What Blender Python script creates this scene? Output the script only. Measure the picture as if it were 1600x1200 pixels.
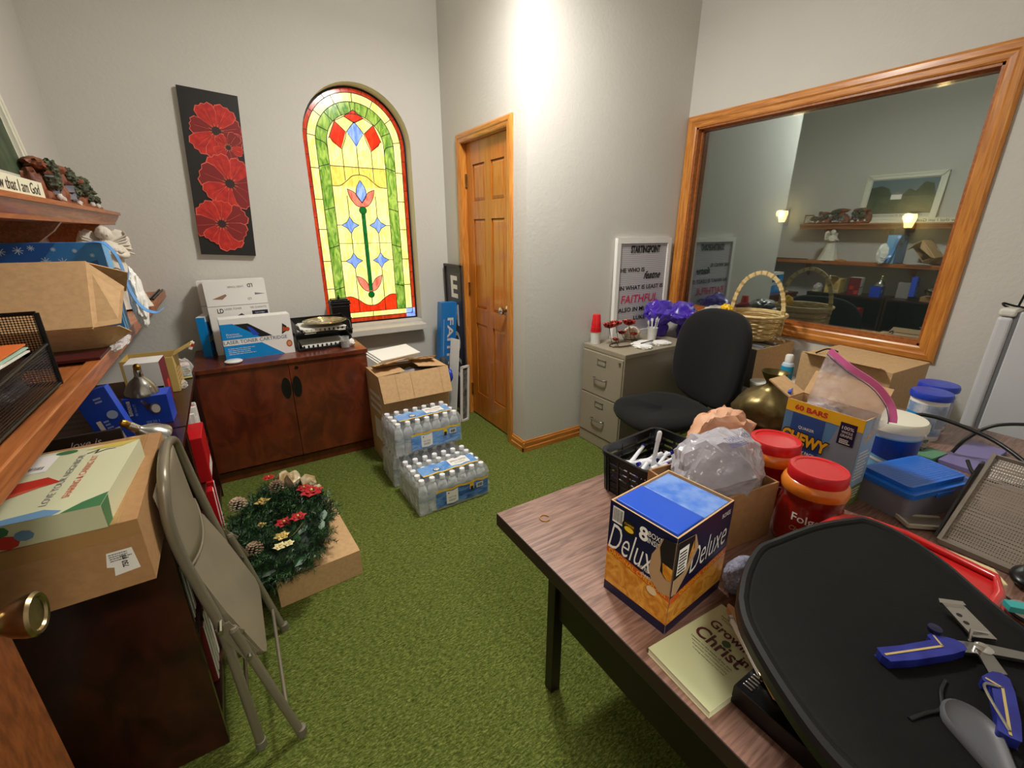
import bpy, bmesh, math, random
from mathutils import Vector, Matrix, noise
R = math.radians
V = Vector
PI = math.pi
random.seed(4)
for o in list(bpy.data.objects): bpy.data.objects.remove(o)
SC = bpy.context.scene
COL = SC.collection

# ------------------------------------------------------------------ camera, light, exposure
cd = bpy.data.cameras.new('camera'); cam = bpy.data.objects.new('camera', cd); COL.objects.link(cam)
cam.location = (0, 0, 1.455)
cam.rotation_euler = (R(90 - 19.03), 0, R(-32.22))
cd.sensor_width = 36; cd.lens = 690 / 1600 * 36; cd.clip_start = 0.01
SC.camera = cam
w = bpy.data.worlds.new('world'); SC.world = w; w.use_nodes = True
w.node_tree.nodes['Background'].inputs[0].default_value = (.75, .85, 1, 1)
w.node_tree.nodes['Background'].inputs[1].default_value = 0.35
SC.view_settings.view_transform = 'Standard'; SC.view_settings.look = 'None'
SC.view_settings.exposure = 0.50; SC.view_settings.gamma = 1; SC.view_settings.use_curve_mapping = False

def area(name, loc, size, power, col, rot=(0, 0, 0), shape='DISK'):
    l = bpy.data.lights.new(name, 'AREA'); l.energy = power; l.color = col; l.shape = shape; l.size = size
    o = bpy.data.objects.new(name, l); COL.objects.link(o); o.location = loc; o.rotation_euler = rot
    return o
def point(name, loc, r, power, col):
    l = bpy.data.lights.new(name, 'POINT'); l.energy = power; l.color = col; l.shadow_soft_size = r
    o = bpy.data.objects.new(name, l); COL.objects.link(o); o.location = loc
    return o
point('ceiling_lamp_light', (1.10, 1.80, 2.80), .13, 22, (1, .965, .90))
area('ceiling_lamp_glow', (1.10, 1.80, 2.74), .34, 26, (1, .965, .90))
area('hall_fill_light', (0, -.75, 2.55), .6, 30, (1, .93, .82))  # unseen fill lamp, added behind the camera to lift the room

# ------------------------------------------------------------------ materials
def lin(c):
    return tuple(((v / 255) / 12.92 if v / 255 <= .04045 else (((v / 255) + .055) / 1.055) ** 2.4) for v in c)
MC = {}
def mat(name, rgb, rough=.5, metal=0, nz=None, bump=None, coat=0, rgb2=None, stretch=(1, 1, 1), trans=0, alpha=1, emit=0, spec=.5, sheen=0, kind='noise', dist=0):
    if name in MC: return MC[name]
    m = bpy.data.materials.new(name); m.use_nodes = True; MC[name] = m
    nt = m.node_tree; b = nt.nodes['Principled BSDF']
    c = lin(rgb)
    b.inputs['Base Color'].default_value = (*c, 1)
    b.inputs['Roughness'].default_value = rough; b.inputs['Metallic'].default_value = metal
    b.inputs['Specular IOR Level'].default_value = spec
    b.inputs['Coat Weight'].default_value = coat; b.inputs['Coat Roughness'].default_value = .1
    b.inputs['Transmission Weight'].default_value = trans; b.inputs['Alpha'].default_value = alpha
    b.inputs['Sheen Weight'].default_value = sheen
    tc = nt.nodes.new('ShaderNodeTexCoord'); mp = nt.nodes.new('ShaderNodeMapping')
    nt.links.new(tc.outputs['Object'], mp.inputs[0]); mp.inputs['Scale'].default_value = stretch
    if nz or rgb2:
        sc, am = nz if nz else (20, .15)
        n = nt.nodes.new('ShaderNodeTexNoise'); n.inputs['Scale'].default_value = sc; n.inputs['Detail'].default_value = 5
        n.inputs['Distortion'].default_value = dist
        nt.links.new(mp.outputs[0], n.inputs[0])
        r = nt.nodes.new('ShaderNodeValToRGB'); nt.links.new(n.outputs[0], r.inputs[0])
        d = lin(rgb2) if rgb2 else tuple(min(1, v * (1 + am)) for v in c)
        a = c if rgb2 else tuple(v * (1 - am) for v in c)
        r.color_ramp.elements[0].color = (*a, 1); r.color_ramp.elements[1].color = (*d, 1)
        r.color_ramp.elements[0].position = .36; r.color_ramp.elements[1].position = .64
        nt.links.new(r.outputs[0], b.inputs['Base Color'])
        if emit: nt.links.new(r.outputs[0], b.inputs['Emission Color'])
    elif emit: b.inputs['Emission Color'].default_value = (*c, 1)
    if emit: b.inputs['Emission Strength'].default_value = emit
    if bump:
        n2 = nt.nodes.new('ShaderNodeTexNoise'); n2.inputs['Scale'].default_value = bump[0]; n2.inputs['Detail'].default_value = 4
        nt.links.new(mp.outputs[0], n2.inputs[0])
        bp = nt.nodes.new('ShaderNodeBump'); bp.inputs['Strength'].default_value = bump[1]; bp.inputs['Distance'].default_value = bump[2] if len(bump) > 2 else .004
        nt.links.new(n2.outputs[0], bp.inputs['Height']); nt.links.new(bp.outputs[0], b.inputs['Normal'])
    return m

def film(name, rgb, amount, rough=.12, bump=(30, .5, .004)):
    """thin clear plastic: part see-through, part glossy, part milky"""
    if name in MC: return MC[name]
    m = bpy.data.materials.new(name); m.use_nodes = True; MC[name] = m
    nt = m.node_tree; b = nt.nodes['Principled BSDF']; out = nt.nodes['Material Output']
    b.inputs['Base Color'].default_value = (*lin(rgb), 1); b.inputs['Roughness'].default_value = rough
    t = nt.nodes.new('ShaderNodeBsdfTransparent'); mx = nt.nodes.new('ShaderNodeMixShader')
    fr = nt.nodes.new('ShaderNodeLayerWeight'); fr.inputs['Blend'].default_value = .35
    ad = nt.nodes.new('ShaderNodeMath'); ad.operation = 'MULTIPLY_ADD'; ad.use_clamp = True
    ad.inputs[1].default_value = .6; ad.inputs[2].default_value = amount
    nt.links.new(fr.outputs['Facing'], ad.inputs[0]); nt.links.new(ad.outputs[0], mx.inputs[0])
    nt.links.new(t.outputs[0], mx.inputs[1]); nt.links.new(b.outputs[0], mx.inputs[2]); nt.links.new(mx.outputs[0], out.inputs[0])
    tc = nt.nodes.new('ShaderNodeTexCoord'); n2 = nt.nodes.new('ShaderNodeTexNoise'); n2.inputs['Scale'].default_value = bump[0]
    nt.links.new(tc.outputs['Object'], n2.inputs[0])
    bp = nt.nodes.new('ShaderNodeBump'); bp.inputs['Strength'].default_value = bump[1]; bp.inputs['Distance'].default_value = bump[2]
    nt.links.new(n2.outputs[0], bp.inputs['Height']); nt.links.new(bp.outputs[0], b.inputs['Normal'])
    return m

def meshmat(name, rgb, scale, fill=.5, metal=.6):
    """punched wire mesh"""
    if name in MC: return MC[name]
    m = bpy.data.materials.new(name); m.use_nodes = True; MC[name] = m
    nt = m.node_tree; b = nt.nodes['Principled BSDF']; out = nt.nodes['Material Output']
    b.inputs['Base Color'].default_value = (*lin(rgb), 1); b.inputs['Roughness'].default_value = .35; b.inputs['Metallic'].default_value = metal
    tc = nt.nodes.new('ShaderNodeTexCoord'); vo = nt.nodes.new('ShaderNodeTexVoronoi'); vo.inputs['Scale'].default_value = scale
    vo.inputs['Randomness'].default_value = 0.0
    nt.links.new(tc.outputs['Object'], vo.inputs[0])
    lt = nt.nodes.new('ShaderNodeMath'); lt.operation = 'GREATER_THAN'; lt.inputs[1].default_value = fill
    nt.links.new(vo.outputs['Distance'], lt.inputs[0])
    t = nt.nodes.new('ShaderNodeBsdfTransparent'); mx = nt.nodes.new('ShaderNodeMixShader')
    nt.links.new(lt.outputs[0], mx.inputs[0]); nt.links.new(t.outputs[0], mx.inputs[1]); nt.links.new(b.outputs[0], mx.inputs[2]); nt.links.new(mx.outputs[0], out.inputs[0])
    return m

WALL = mat('wall_paint', (203, 200, 193), .75, nz=(2, .015), bump=(55, .30, .005))
CEIL = mat('ceiling_paint', (225, 222, 214), .9)
OAK = mat('oak', (178, 108, 40), .3, rgb2=(214, 143, 62), nz=(7, .2), stretch=(14, 14, .9), coat=.3, dist=.8)
OAKH = mat('oak_along_y', (178, 108, 44), .3, rgb2=(214, 143, 66), nz=(7, .2), stretch=(14, .9, 14), coat=.3, dist=.8)
OAKX = mat('oak_along_x', (170, 100, 40), .3, rgb2=(206, 134, 60), nz=(7, .2), stretch=(.9, 14, 14), coat=.3, dist=.8)
PINE = mat('stained_pine', (150, 82, 38), .4, rgb2=(186, 110, 56), nz=(8, .2), stretch=(10, .8, 10), coat=.25, dist=1)
DOORW = mat('door_wood', (176, 98, 28), .3, rgb2=(200, 122, 42), nz=(6, .2), stretch=(9, 9, .7), coat=.4, dist=1)
DOORN = mat('near_door_wood', (106, 52, 22), .5, rgb2=(140, 74, 34), nz=(26, .2), stretch=(3, 3, 1), coat=.2)
CHERRY = mat('cherry_laminate', (82, 32, 18), .28, rgb2=(116, 50, 27), nz=(7, .3), stretch=(1.6, 1.6, .8), coat=.35, dist=1.2)
CHERD = mat('dark_cherry', (38, 14, 10), .32, rgb2=(62, 25, 17), nz=(8, .3), stretch=(1.5, 1.5, .9), coat=.25, dist=1)
KRAFT = mat('cardboard', (202, 164, 118), .8, nz=(60, .06), bump=(25, .12, .003))
KRAFTD = mat('cardboard_brown', (170, 128, 84), .8, nz=(60, .07), bump=(25, .12, .003))
KRAFTI = mat('cardboard_inside', (150, 112, 74), .85)
TAPE = mat('packing_tape', (170, 132, 84), .25)
WHITE = mat('white_card', (236, 234, 230), .5)
PAPER = mat('paper', (238, 236, 230), .75)
GREY = mat('grey_print', (128, 126, 130), .6)
INK = mat('black_ink', (22, 20, 22), .5)
BLACKP = mat('black_plastic', (9, 9, 10), .32, bump=(200, .1, .001))
BLACKF = mat('black_fabric', (7, 7, 8), .95, bump=(260, .5, .002), sheen=.05)
BLACKM = mat('black_metal', (18, 18, 20), .35, metal=.4)
GREYM = mat('grey_sign_metal', (90, 92, 96), .4, metal=.3)
RED = mat('red_plastic', (206, 22, 30), .3, coat=.3)
REDP = mat('red_print', (200, 48, 38), .55)
BLUE = mat('blue_print', (20, 124, 196), .45)
NAVY = mat('navy_print', (16, 22, 58), .35)
ROYAL = mat('royal_blue', (32, 74, 196), .35)
CHROME = mat('chrome', (210, 208, 205), .12, metal=1)
STEEL = mat('steel', (170, 170, 168), .3, metal=1)
BRASS = mat('aged_brass', (158, 140, 104), .28, metal=1, nz=(30, .25))
WPLAST = mat('white_plastic', (232, 232, 228), .3)
YELLOW = mat('yellow_print', (240, 196, 40), .5)
TAN = mat('tan_metal', (152, 142, 122), .42, nz=(3, .04))
CREAM = mat('cream_card', (226, 222, 194), .6)

def carpet():
    m = bpy.data.materials.new('green_turf_carpet'); m.use_nodes = True
    nt = m.node_tree; b = nt.nodes['Principled BSDF']; b.inputs['Roughness'].default_value = .95; b.inputs['Specular IOR Level'].default_value = .15
    tc = nt.nodes.new('ShaderNodeTexCoord'); mp = nt.nodes.new('ShaderNodeMapping'); mp.inputs['Scale'].default_value = (46, 125, 20); mp.inputs['Rotation'].default_value = (0, 0, R(-12))
    nt.links.new(tc.outputs['Object'], mp.inputs[0])
    n = nt.nodes.new('ShaderNodeTexNoise'); n.inputs['Scale'].default_value = 1.5; n.inputs['Detail'].default_value = 7; n.inputs['Roughness'].default_value = .78; n.inputs['Distortion'].default_value = .6
    nt.links.new(mp.outputs[0], n.inputs[0])
    r = nt.nodes.new('ShaderNodeValToRGB'); nt.links.new(n.outputs[0], r.inputs[0])
    e = r.color_ramp.elements; e[0].position = .35; e[0].color = (*lin((48, 58, 20)), 1); e[1].position = .67; e[1].color = (*lin((156, 164, 92)), 1)
    k = e.new(.5); k.color = (*lin((94, 106, 42)), 1)
    nt.links.new(r.outputs[0], b.inputs['Base Color'])
    bp = nt.nodes.new('ShaderNodeBump'); bp.inputs['Strength'].default_value = .8; bp.inputs['Distance'].default_value = .008
    nt.links.new(n.outputs[0], bp.inputs['Height']); nt.links.new(bp.outputs[0], b.inputs['Normal'])
    return m
TURF = carpet()

# ------------------------------------------------------------------ mesh builder
class Fr:
    """plane frame: origin, right, up; normal = right x up"""
    def __init__(s, o, u, v, sc=1.0):
        s.o = V(o); s.u = V(u).normalized(); s.v = V(v).normalized(); s.n = s.u.cross(s.v).normalized(); s.sc = sc
    def p(s, a, b, l=0): return s.o + s.u * a * s.sc + s.v * b * s.sc + s.n * l
    def sub(s, a, b, ang=0, l=0):
        c, d = math.cos(ang), math.sin(ang)
        return Fr(s.p(a, b, l), s.u * c + s.v * d, s.v * c - s.u * d, s.sc)

TXT = {}
def textmesh(s, bold=0, shear=0):
    k = (s, bold, shear)
    if k not in TXT:
        cu = bpy.data.curves.new('t', 'FONT'); cu.body = s; cu.size = 1; cu.offset = bold; cu.shear = shear; cu.resolution_u = 3
        cu.align_x = 'CENTER'; cu.align_y = 'CENTER'
        o = bpy.data.objects.new('t', cu); COL.objects.link(o)
        dg = bpy.context.evaluated_depsgraph_get(); me = o.evaluated_get(dg).to_mesh()
        vs = [v.co.copy() for v in me.vertices]; fs = [tuple(p.vertices) for p in me.polygons]
        xs = [v.x for v in vs] or [0]; ys = [v.y for v in vs] or [0]
        TXT[k] = (vs, fs, min(xs), max(xs), min(ys), max(ys))
        o.evaluated_get(dg).to_mesh_clear(); bpy.data.objects.remove(o); bpy.data.curves.remove(cu)
    return TXT[k]

class MB:
    def __init__(s): s.v = []; s.f = []; s.m = []; s.mats = []; s.T = Matrix.Identity(4)
    def mi(s, mt):
        if mt not in s.mats: s.mats.append(mt)
        return s.mats.index(mt)
    def add(s, vs, fs, mt):
        n = len(s.v); s.v += [s.T @ V(v) for v in vs]; k = s.mi(mt)
        for f in fs: s.f.append(tuple(i + n for i in f)); s.m.append(k)
        return s
    def box(s, a, b, mt, M=None):
        x0, y0, z0 = a; x1, y1, z1 = b
        vs = [V(p) for p in [(x0, y0, z0), (x1, y0, z0), (x1, y1, z0), (x0, y1, z0), (x0, y0, z1), (x1, y0, z1), (x1, y1, z1), (x0, y1, z1)]]
        if M: vs = [M @ v for v in vs]
        return s.add(vs, [(0, 3, 2, 1), (4, 5, 6, 7), (0, 1, 5, 4), (1, 2, 6, 5), (2, 3, 7, 6), (3, 0, 4, 7)], mt)
    def bar(s, p, q, w, h, mt, up=(0, 0, 1)):
        p, q = V(p), V(q); d = (q - p).normalized(); u = V(up)
        if abs(d.dot(u)) > .99: u = V((0, 1, 0))
        a = d.cross(u).normalized() * w / 2; b = a.cross(d).normalized() * h / 2
        vs = [p - a - b, p + a - b, p + a + b, p - a + b, q - a - b, q + a - b, q + a + b, q - a + b]
        return s.add(vs, [(0, 1, 2, 3), (7, 6, 5, 4), (0, 4, 5, 1), (1, 5, 6, 2), (2, 6, 7, 3), (3, 7, 4, 0)], mt)
    def tube(s, pts, r, mt, seg=10, closed=False, rs=None, cap=True, flat=1):
        pts = [V(p) for p in pts]; n = len(pts); vs = []; prev = None
        for i, p in enumerate(pts):
            a = pts[(i - 1) % n] if (closed or i > 0) else p; b = pts[(i + 1) % n] if (closed or i < n - 1) else p
            t = (b - a).normalized()
            if prev is None:
                prev = t.cross(V((0, 0, 1)));
                if prev.length < .05: prev = t.cross(V((0, 1, 0)))
            prev = (prev - t * prev.dot(t)).normalized(); bn = t.cross(prev)
            rr = rs[i] if rs else r
            for k in range(seg):
                an = 2 * PI * k / seg; vs.append(p + prev * math.cos(an) * rr + bn * math.sin(an) * rr * flat)
        fs = []
        for i in range(n if closed else n - 1):
            j = (i + 1) % n
            for k in range(seg):
                l = (k + 1) % seg; fs.append((i * seg + k, i * seg + l, j * seg + l, j * seg + k))
        if not closed and cap: fs.append(tuple(range(seg))[::-1]); fs.append(tuple((n - 1) * seg + k for k in range(seg)))
        return s.add(vs, fs, mt)
    def lathe(s, prof, mt, c=(0, 0, 0), seg=28, M=None, sx=1, sy=1, fn=None, cap=True):
        c = V(c); vs = []; mts = mt if isinstance(mt, list) else None
        for i, (r, z) in enumerate(prof):
            for k in range(seg):
                an = 2 * PI * k / seg; rr = fn(r, z, an) if fn else r
                v = V((rr * math.cos(an) * sx, rr * math.sin(an) * sy, z))
                vs.append((M @ v if M else v) + c)
        n0 = len(s.v); s.v += [s.T @ v for v in vs]
        for i in range(len(prof) - 1):
            k0 = s.mi(mts[min(i, len(mts) - 1)] if mts else mt)
            for k in range(seg):
                l = (k + 1) % seg; s.f.append(tuple(n0 + q for q in (i * seg + k, i * seg + l, (i + 1) * seg + l, (i + 1) * seg + k))); s.m.append(k0)
        if cap:
            if prof[0][0] > 1e-4: s.f.append(tuple(n0 + k for k in range(seg))[::-1]); s.m.append(s.mi(mts[0] if mts else mt))
            if prof[-1][0] > 1e-4: s.f.append(tuple(n0 + (len(prof) - 1) * seg + k for k in range(seg))); s.m.append(s.mi(mts[-1] if mts else mt))
        return s
    def poly(s, pts, mt): return s.add(pts, [tuple(range(len(pts)))], mt)
    def shape(s, fr, pts, mt, l=.0006): return s.poly([fr.p(a, b, l) for a, b in pts], mt)
    def rect(s, fr, a0, b0, a1, b1, mt, l=.0006): return s.shape(fr, [(a0, b0), (a1, b0), (a1, b1), (a0, b1)], mt, l)
    def disc(s, fr, a, b, r, mt, l=.0006, seg=20, ry=None): return s.shape(fr, [(a + r * math.cos(2 * PI * k / seg), b + (ry or r) * math.sin(2 * PI * k / seg)) for k in range(seg)], mt, l)
    def line(s, fr, pts, w, mt, l=.0012):
        for (a, b) in zip(pts[:-1], pts[1:]):
            p, q = V(a), V(b); d = q - p
            if d.length < 1e-6: continue
            d.normalize(); nn = V((-d.y, d.x)) * w / 2; e = d * w * .3
            s.shape(fr, [tuple(p - nn - e), tuple(q - nn + e), tuple(q + nn + e), tuple(p + nn - e)], mt, l)
        return s
    def prism(s, fr, pts, t0, t1, mt, side=None):
        n = len(pts); vs = [fr.p(a, b, t0) for a, b in pts] + [fr.p(a, b, t1) for a, b in pts]
        s.add(vs, [tuple(range(n))[::-1], tuple(range(n, 2 * n))], mt)
        return s.add(vs, [(i, (i + 1) % n, n + (i + 1) % n, n + i) for i in range(n)], side or mt)
    def text(s, fr, t, a, b, h, mt, l=.0009, width=None, bold=0, shear=0, ang=0):
        """text centred on (a, b), letter height h, optional width to fit"""
        vs, fs, x0, x1, y0, y1 = textmesh(t, bold, shear)
        if not fs: return s
        sy = h / max(.01, (y1 - y0)); sx = sy if width is None else width / (x1 - x0)
        cx, cy = (x0 + x1) / 2, (y0 + y1) / 2; c, d = math.cos(ang), math.sin(ang)
        out = []
        for v in vs:
            x, y = (v.x - cx) * sx, (v.y - cy) * sy
            out.append(fr.p(a + x * c - y * d, b + x * d + y * c, l))
        return s.add(out, fs, mt)
    def grid(s, fn, nu, nv, mt):
        vs = [fn(i / nu, j / nv) for j in range(nv + 1) for i in range(nu + 1)]
        return s.add(vs, [(j * (nu + 1) + i, j * (nu + 1) + i + 1, (j + 1) * (nu + 1) + i + 1, (j + 1) * (nu + 1) + i) for j in range(nv) for i in range(nu)], mt)
    def blob(s, c, rad, mt, amp=.1, fq=3, seed=0, sub=4, ridge=False, floor=None, fn=None, box=1.0):
        bm = bmesh.new(); bmesh.ops.create_icosphere(bm, subdivisions=sub, radius=1)
        vs = []
        for v in bm.verts:
            p = v.co.copy(); q = p * fq + V((seed * 7.3, seed * 3.1, seed))
            if ridge: k = 1 - abs(noise.noise(q)) * 2.2 + .5 * (1 - abs(noise.noise(q * 2.3)) * 2) - .6
            else: k = noise.noise(q) + .5 * noise.noise(q * 2.1)
            if box != 1.0: p = V([math.copysign(abs(x) ** box, x) for x in p])
            p = p * (1 + amp * k); p = V((p.x * rad[0], p.y * rad[1], p.z * rad[2]))
            if fn: p = fn(p)
            p = p + V(c)
            if floor is not None and p.z < floor: p.z = floor + .0005 * noise.noise(q)
            vs.append(p)
        fs = [tuple(v.index for v in f.verts) for f in bm.faces]; bm.free()
        return s.add(vs, fs, mt)
    def hull(s, c, rad, mt, n=34, seed=1, amp=.04, fq=3, cuts=2, floor=None, low=-.9):
        """sharp-folded bag: hull of random points on an ellipsoid, creased and wrinkled"""
        rn = random.Random(seed); bm = bmesh.new()
        for i in range(n):
            z = rn.uniform(low, 1); a = rn.uniform(0, 2 * PI); r = math.sqrt(max(0, 1 - z * z)); k = rn.uniform(.86, 1.08); bm.verts.new((r * math.cos(a) * k, r * math.sin(a) * k, z * k))
        g = bmesh.ops.convex_hull(bm, input=list(bm.verts)); bmesh.ops.delete(bm, geom=[v for v in g['geom_interior'] if isinstance(v, bmesh.types.BMVert)], context='VERTS')
        bmesh.ops.subdivide_edges(bm, edges=list(bm.edges), cuts=cuts, use_grid_fill=True)
        vs = []; bm.verts.ensure_lookup_table(); bm.verts.index_update()
        for v in bm.verts:
            p = v.co; q = p * fq + V((seed, seed * 2.1, 0)); k = (1 - abs(noise.noise(q)) * 3) + .5 * (1 - abs(noise.noise(q * 2.2)) * 3)
            p = p * (1 + amp * k); p = V((p.x * rad[0], p.y * rad[1], p.z * rad[2])) + V(c)
            if floor is not None and p.z < floor: p.z = floor
            vs.append(p)
        fs = [tuple(v.index for v in f.verts) for f in bm.faces]; bm.free(); return s.add(vs, fs, mt)
    def build(s, name, parent=None, loc=None, rz=0, rot=None, smooth=None, bevel=0, seg=2, world=False, subsurf=0, solid=0):
        me = bpy.data.meshes.new(name)
        vs = s.v
        if world and parent is not None:
            iv = parent.matrix_basis.inverted() if parent.parent is None else (parent.parent.matrix_basis @ parent.matrix_basis).inverted(); vs = [iv @ V(v) for v in vs]
        elif world and loc is not None: vs = [V(v) - V(loc) for v in vs]
        me.from_pydata([tuple(v) for v in vs], [], s.f)
        for m in s.mats: me.materials.append(m)
        me.polygons.foreach_set('material_index', s.m)
        me.update()
        if smooth:
            me.shade_smooth(); me.set_sharp_from_angle(angle=R(smooth))
        o = bpy.data.objects.new(name, me); COL.objects.link(o)
        if parent is not None: o.parent = parent
        if loc is not None: o.location = loc
        if rot is not None: o.rotation_euler = rot
        elif rz: o.rotation_euler = (0, 0, rz)
        if bevel:
            b = o.modifiers.new('bevel', 'BEVEL'); b.width = bevel; b.segments = seg; b.limit_method = 'ANGLE'; b.angle_limit = R(40)
        if subsurf:
            b = o.modifiers.new('sub', 'SUBSURF'); b.levels = b.render_levels = subsurf
        if solid:
            b = o.modifiers.new('solid', 'SOLIDIFY'); b.thickness = solid
        return o

def tag(o, label, cat, group=None):
    o['label'] = label; o['category'] = cat
    if group: o['group'] = group
    return o
def thing(name, label, cat, loc=(0, 0, 0), rz=0, group=None, rot=None):
    o = bpy.data.objects.new(name, None); o.empty_display_size = .05; COL.objects.link(o)
    o.location = loc; o.rotation_euler = rot if rot else (0, 0, rz)
    o.matrix_basis = Matrix.LocRotScale(V(loc), o.rotation_euler, None)
    return tag(o, label, cat, group)
def struct(o): o['kind'] = 'structure'; return o
def dup(root, loc, rz=0, rot=None, label=None, group=None):
    r = root.copy(); COL.objects.link(r); r.location = loc; r.rotation_euler = rot if rot else (0, 0, rz)
    if label: r['label'] = label
    if group: r['group'] = group
    for ch in list(root.children):
        c = ch.copy(); COL.objects.link(c); c.parent = r
        for g in ch.children:
            d = g.copy(); COL.objects.link(d); d.parent = c
    return r
def rrect(a0, b0, a1, b1, r, n=5):
    out = []
    for cx, cy, s0 in ((a1 - r, b1 - r, 0), (a0 + r, b1 - r, 90), (a0 + r, b0 + r, 180), (a1 - r, b0 + r, 270)):
        for k in range(n + 1):
            an = R(s0 + 90 * k / n); out.append((cx + r * math.cos(an), cy + r * math.sin(an)))
    return out
def arc(cx, cy, r, a0, a1, n=16): return [(cx + r * math.cos(R(a0 + (a1 - a0) * k / n)), cy + r * math.sin(R(a0 + (a1 - a0) * k / n))) for k in range(n + 1)]
def lerp(a, b, t): return a + (b - a) * t
def spline(pts, n=8):
    pts = [V(p) for p in pts]; out = []
    for i in range(len(pts) - 1):
        p0 = pts[max(i - 1, 0)]; p1 = pts[i]; p2 = pts[i + 1]; p3 = pts[min(i + 2, len(pts) - 1)]
        for k in range(n):
            t = k / n
            out.append(.5 * ((2 * p1) + (p2 - p0) * t + (2 * p0 - 5 * p1 + 4 * p2 - p3) * t * t + (3 * p1 - p0 - 3 * p2 + p3) * t ** 3))
    out.append(pts[-1]); return out
def barcode(b, fr, a0, b0, a1, b1, seed=1):
    rnd = random.Random(seed); x = a0
    while x < a1:
        wd = rnd.choice((.0006, .001, .0016)) * (a1 - a0) / .04; b.rect(fr, x, b0, min(x + wd, a1), b1, INK, .0014); x += wd + rnd.choice((.0006, .0012)) * (a1 - a0) / .04
def scribble(b, fr, a0, b0, a1, b1, rows, mt, seed=1, l=.0012, fill=.5):
    """small print: rows of word-length marks"""
    rnd = random.Random(seed); h = (b1 - b0) / rows
    for r in range(rows):
        x = a0; y = b0 + h * r; end = a1 - rnd.random() * (a1 - a0) * .25
        while x < end:
            wd = (a1 - a0) * rnd.uniform(.05, .16); b.rect(fr, x, y, min(x + wd, end), y + h * fill, mt, l); x += wd + (a1 - a0) * .02
# ------------------------------------------------------------------ the room
XL, XR, YB, YC, XD, ZC = -.635, 2.90, 3.447, 2.301, 1.551, 3.05
YN = -.05
struct(MB().box((XL - .4, -1.9, -.06), (XR + .1, YB + .1, 0), TURF).build('floor'))
struct(MB().box((XL - .1, -1.9, ZC), (XR + .1, YB + .1, ZC + .08), CEIL).build('ceiling'))
struct(MB().box((XL - .1, YN, 0), (XL, YB + .1, ZC), WALL).build('wall_left'))
# back wall with the arched opening
WX, WR, WS, WB = .935, .362, 2.03, .777
b = MB()
for y in (YB,):
    b.box((XL, YB, 0), (WX - WR, YB + .16, ZC), WALL); b.box((WX + WR, YB, 0), (XD + .1, YB + .16, ZC), WALL)
    b.box((WX - WR, YB, 0), (WX + WR, YB + .16, WB), WALL)
    A = arc(WX, WS, WR, 180, 0, 28)
    for (p, q) in zip(A[:-1], A[1:]):
        b.add([(p[0], y, p[1]), (q[0], y, q[1]), (q[0], y, ZC), (p[0], y, ZC)], [(0, 1, 2, 3)], WALL)
        b.add([(p[0], y, p[1]), (q[0], y, q[1]), (q[0], y + .16, q[1]), (p[0], y + .16, p[1])], [(0, 1, 2, 3)], WALL)
struct(b.build('wall_back', smooth=30))
# wall with the panel door
DY0, DY1, DZ = 2.507, 3.132, 2.04
b = MB()
b.box((XD, YC, 0), (XD + .12, DY0, ZC), WALL); b.box((XD, DY1, 0), (XD + .12, YB, ZC), WALL); b.box((XD, DY0, DZ), (XD + .12, DY1, ZC), WALL)
struct(b.build('wall_closet_side'))
struct(MB().box((XD + .12, YC, 0), (XR + .1, YC + .1, ZC), WALL).build('wall_closet_front'))
# right wall with the interior window
b = MB(); wy0, wy1, wz0, wz1 = .74, 2.22, .91, 2.125
b.box((XR, YN, 0), (XR + .16, wy0, ZC), WALL); b.box((XR, wy1, 0), (XR + .16, YC, ZC), WALL)
b.box((XR, wy0, 0), (XR + .16, wy1, wz0), WALL); b.box((XR, wy0, wz1), (XR + .16, wy1, ZC), WALL)
struct(b.build('wall_right'))
# wall behind the camera with the open doorway, and the hall beyond it
b = MB(); b.box((XL - .1, YN - .12, 0), (-.42, YN, ZC), WALL); b.box((.42, YN - .12, 0), (XR + .1, YN, ZC), WALL); b.box((-.42, YN - .12, 2.06), (.42, YN, ZC), WALL)
struct(b.build('wall_near'))
b = MB(); b.box((-1.0, -1.9, 0), (-.9, YN - .12, ZC), WALL); b.box((.9, -1.9, 0), (1.0, YN - .12, ZC), WALL); b.box((-1.0, -1.9, 0), (1.0, -1.8, ZC), WALL)
struct(b.build('wall_hall'))
# dim room on the other side of the interior window
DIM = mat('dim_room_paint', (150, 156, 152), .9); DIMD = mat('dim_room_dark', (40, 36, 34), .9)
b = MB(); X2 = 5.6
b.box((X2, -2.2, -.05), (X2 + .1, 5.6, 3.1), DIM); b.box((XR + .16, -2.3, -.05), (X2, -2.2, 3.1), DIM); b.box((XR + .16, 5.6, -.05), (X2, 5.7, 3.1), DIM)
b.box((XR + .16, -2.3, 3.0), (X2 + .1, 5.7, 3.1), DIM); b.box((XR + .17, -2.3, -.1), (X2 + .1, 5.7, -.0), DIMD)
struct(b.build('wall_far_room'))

# trims: baseboards
def baseboard(name, p, q, nrm, m):
    b = MB(); p, q, n = V(p), V(q), V(nrm)
    prof = [(0, 0), (.017, 0), (.017, .030), (.012, .036), (.012, .062), (.006, .070), (.006, .078), (0, .082)]
    vs = [p + n * a + V((0, 0, z)) for a, z in prof] + [q + n * a + V((0, 0, z)) for a, z in prof]; k = len(prof)
    b.add(vs, [tuple(range(k)), tuple(range(k, 2 * k))[::-1]] + [(i, (i + 1) % k, k + (i + 1) % k, k + i) for i in range(k)], m)
    return struct(b.build(name, smooth=30))
baseboard('baseboard_closet_front', (XD - .017, YC, 0), (XR, YC, 0), (0, -1, 0), OAKX)
baseboard('baseboard_closet_side', (XD, YC - .017, 0), (XD, DY0 - .06, 0), (-1, 0, 0), OAKH)
baseboard('baseboard_closet_corner', (XD, DY1 + .06, 0), (XD, YB, 0), (-1, 0, 0), OAKH)
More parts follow.
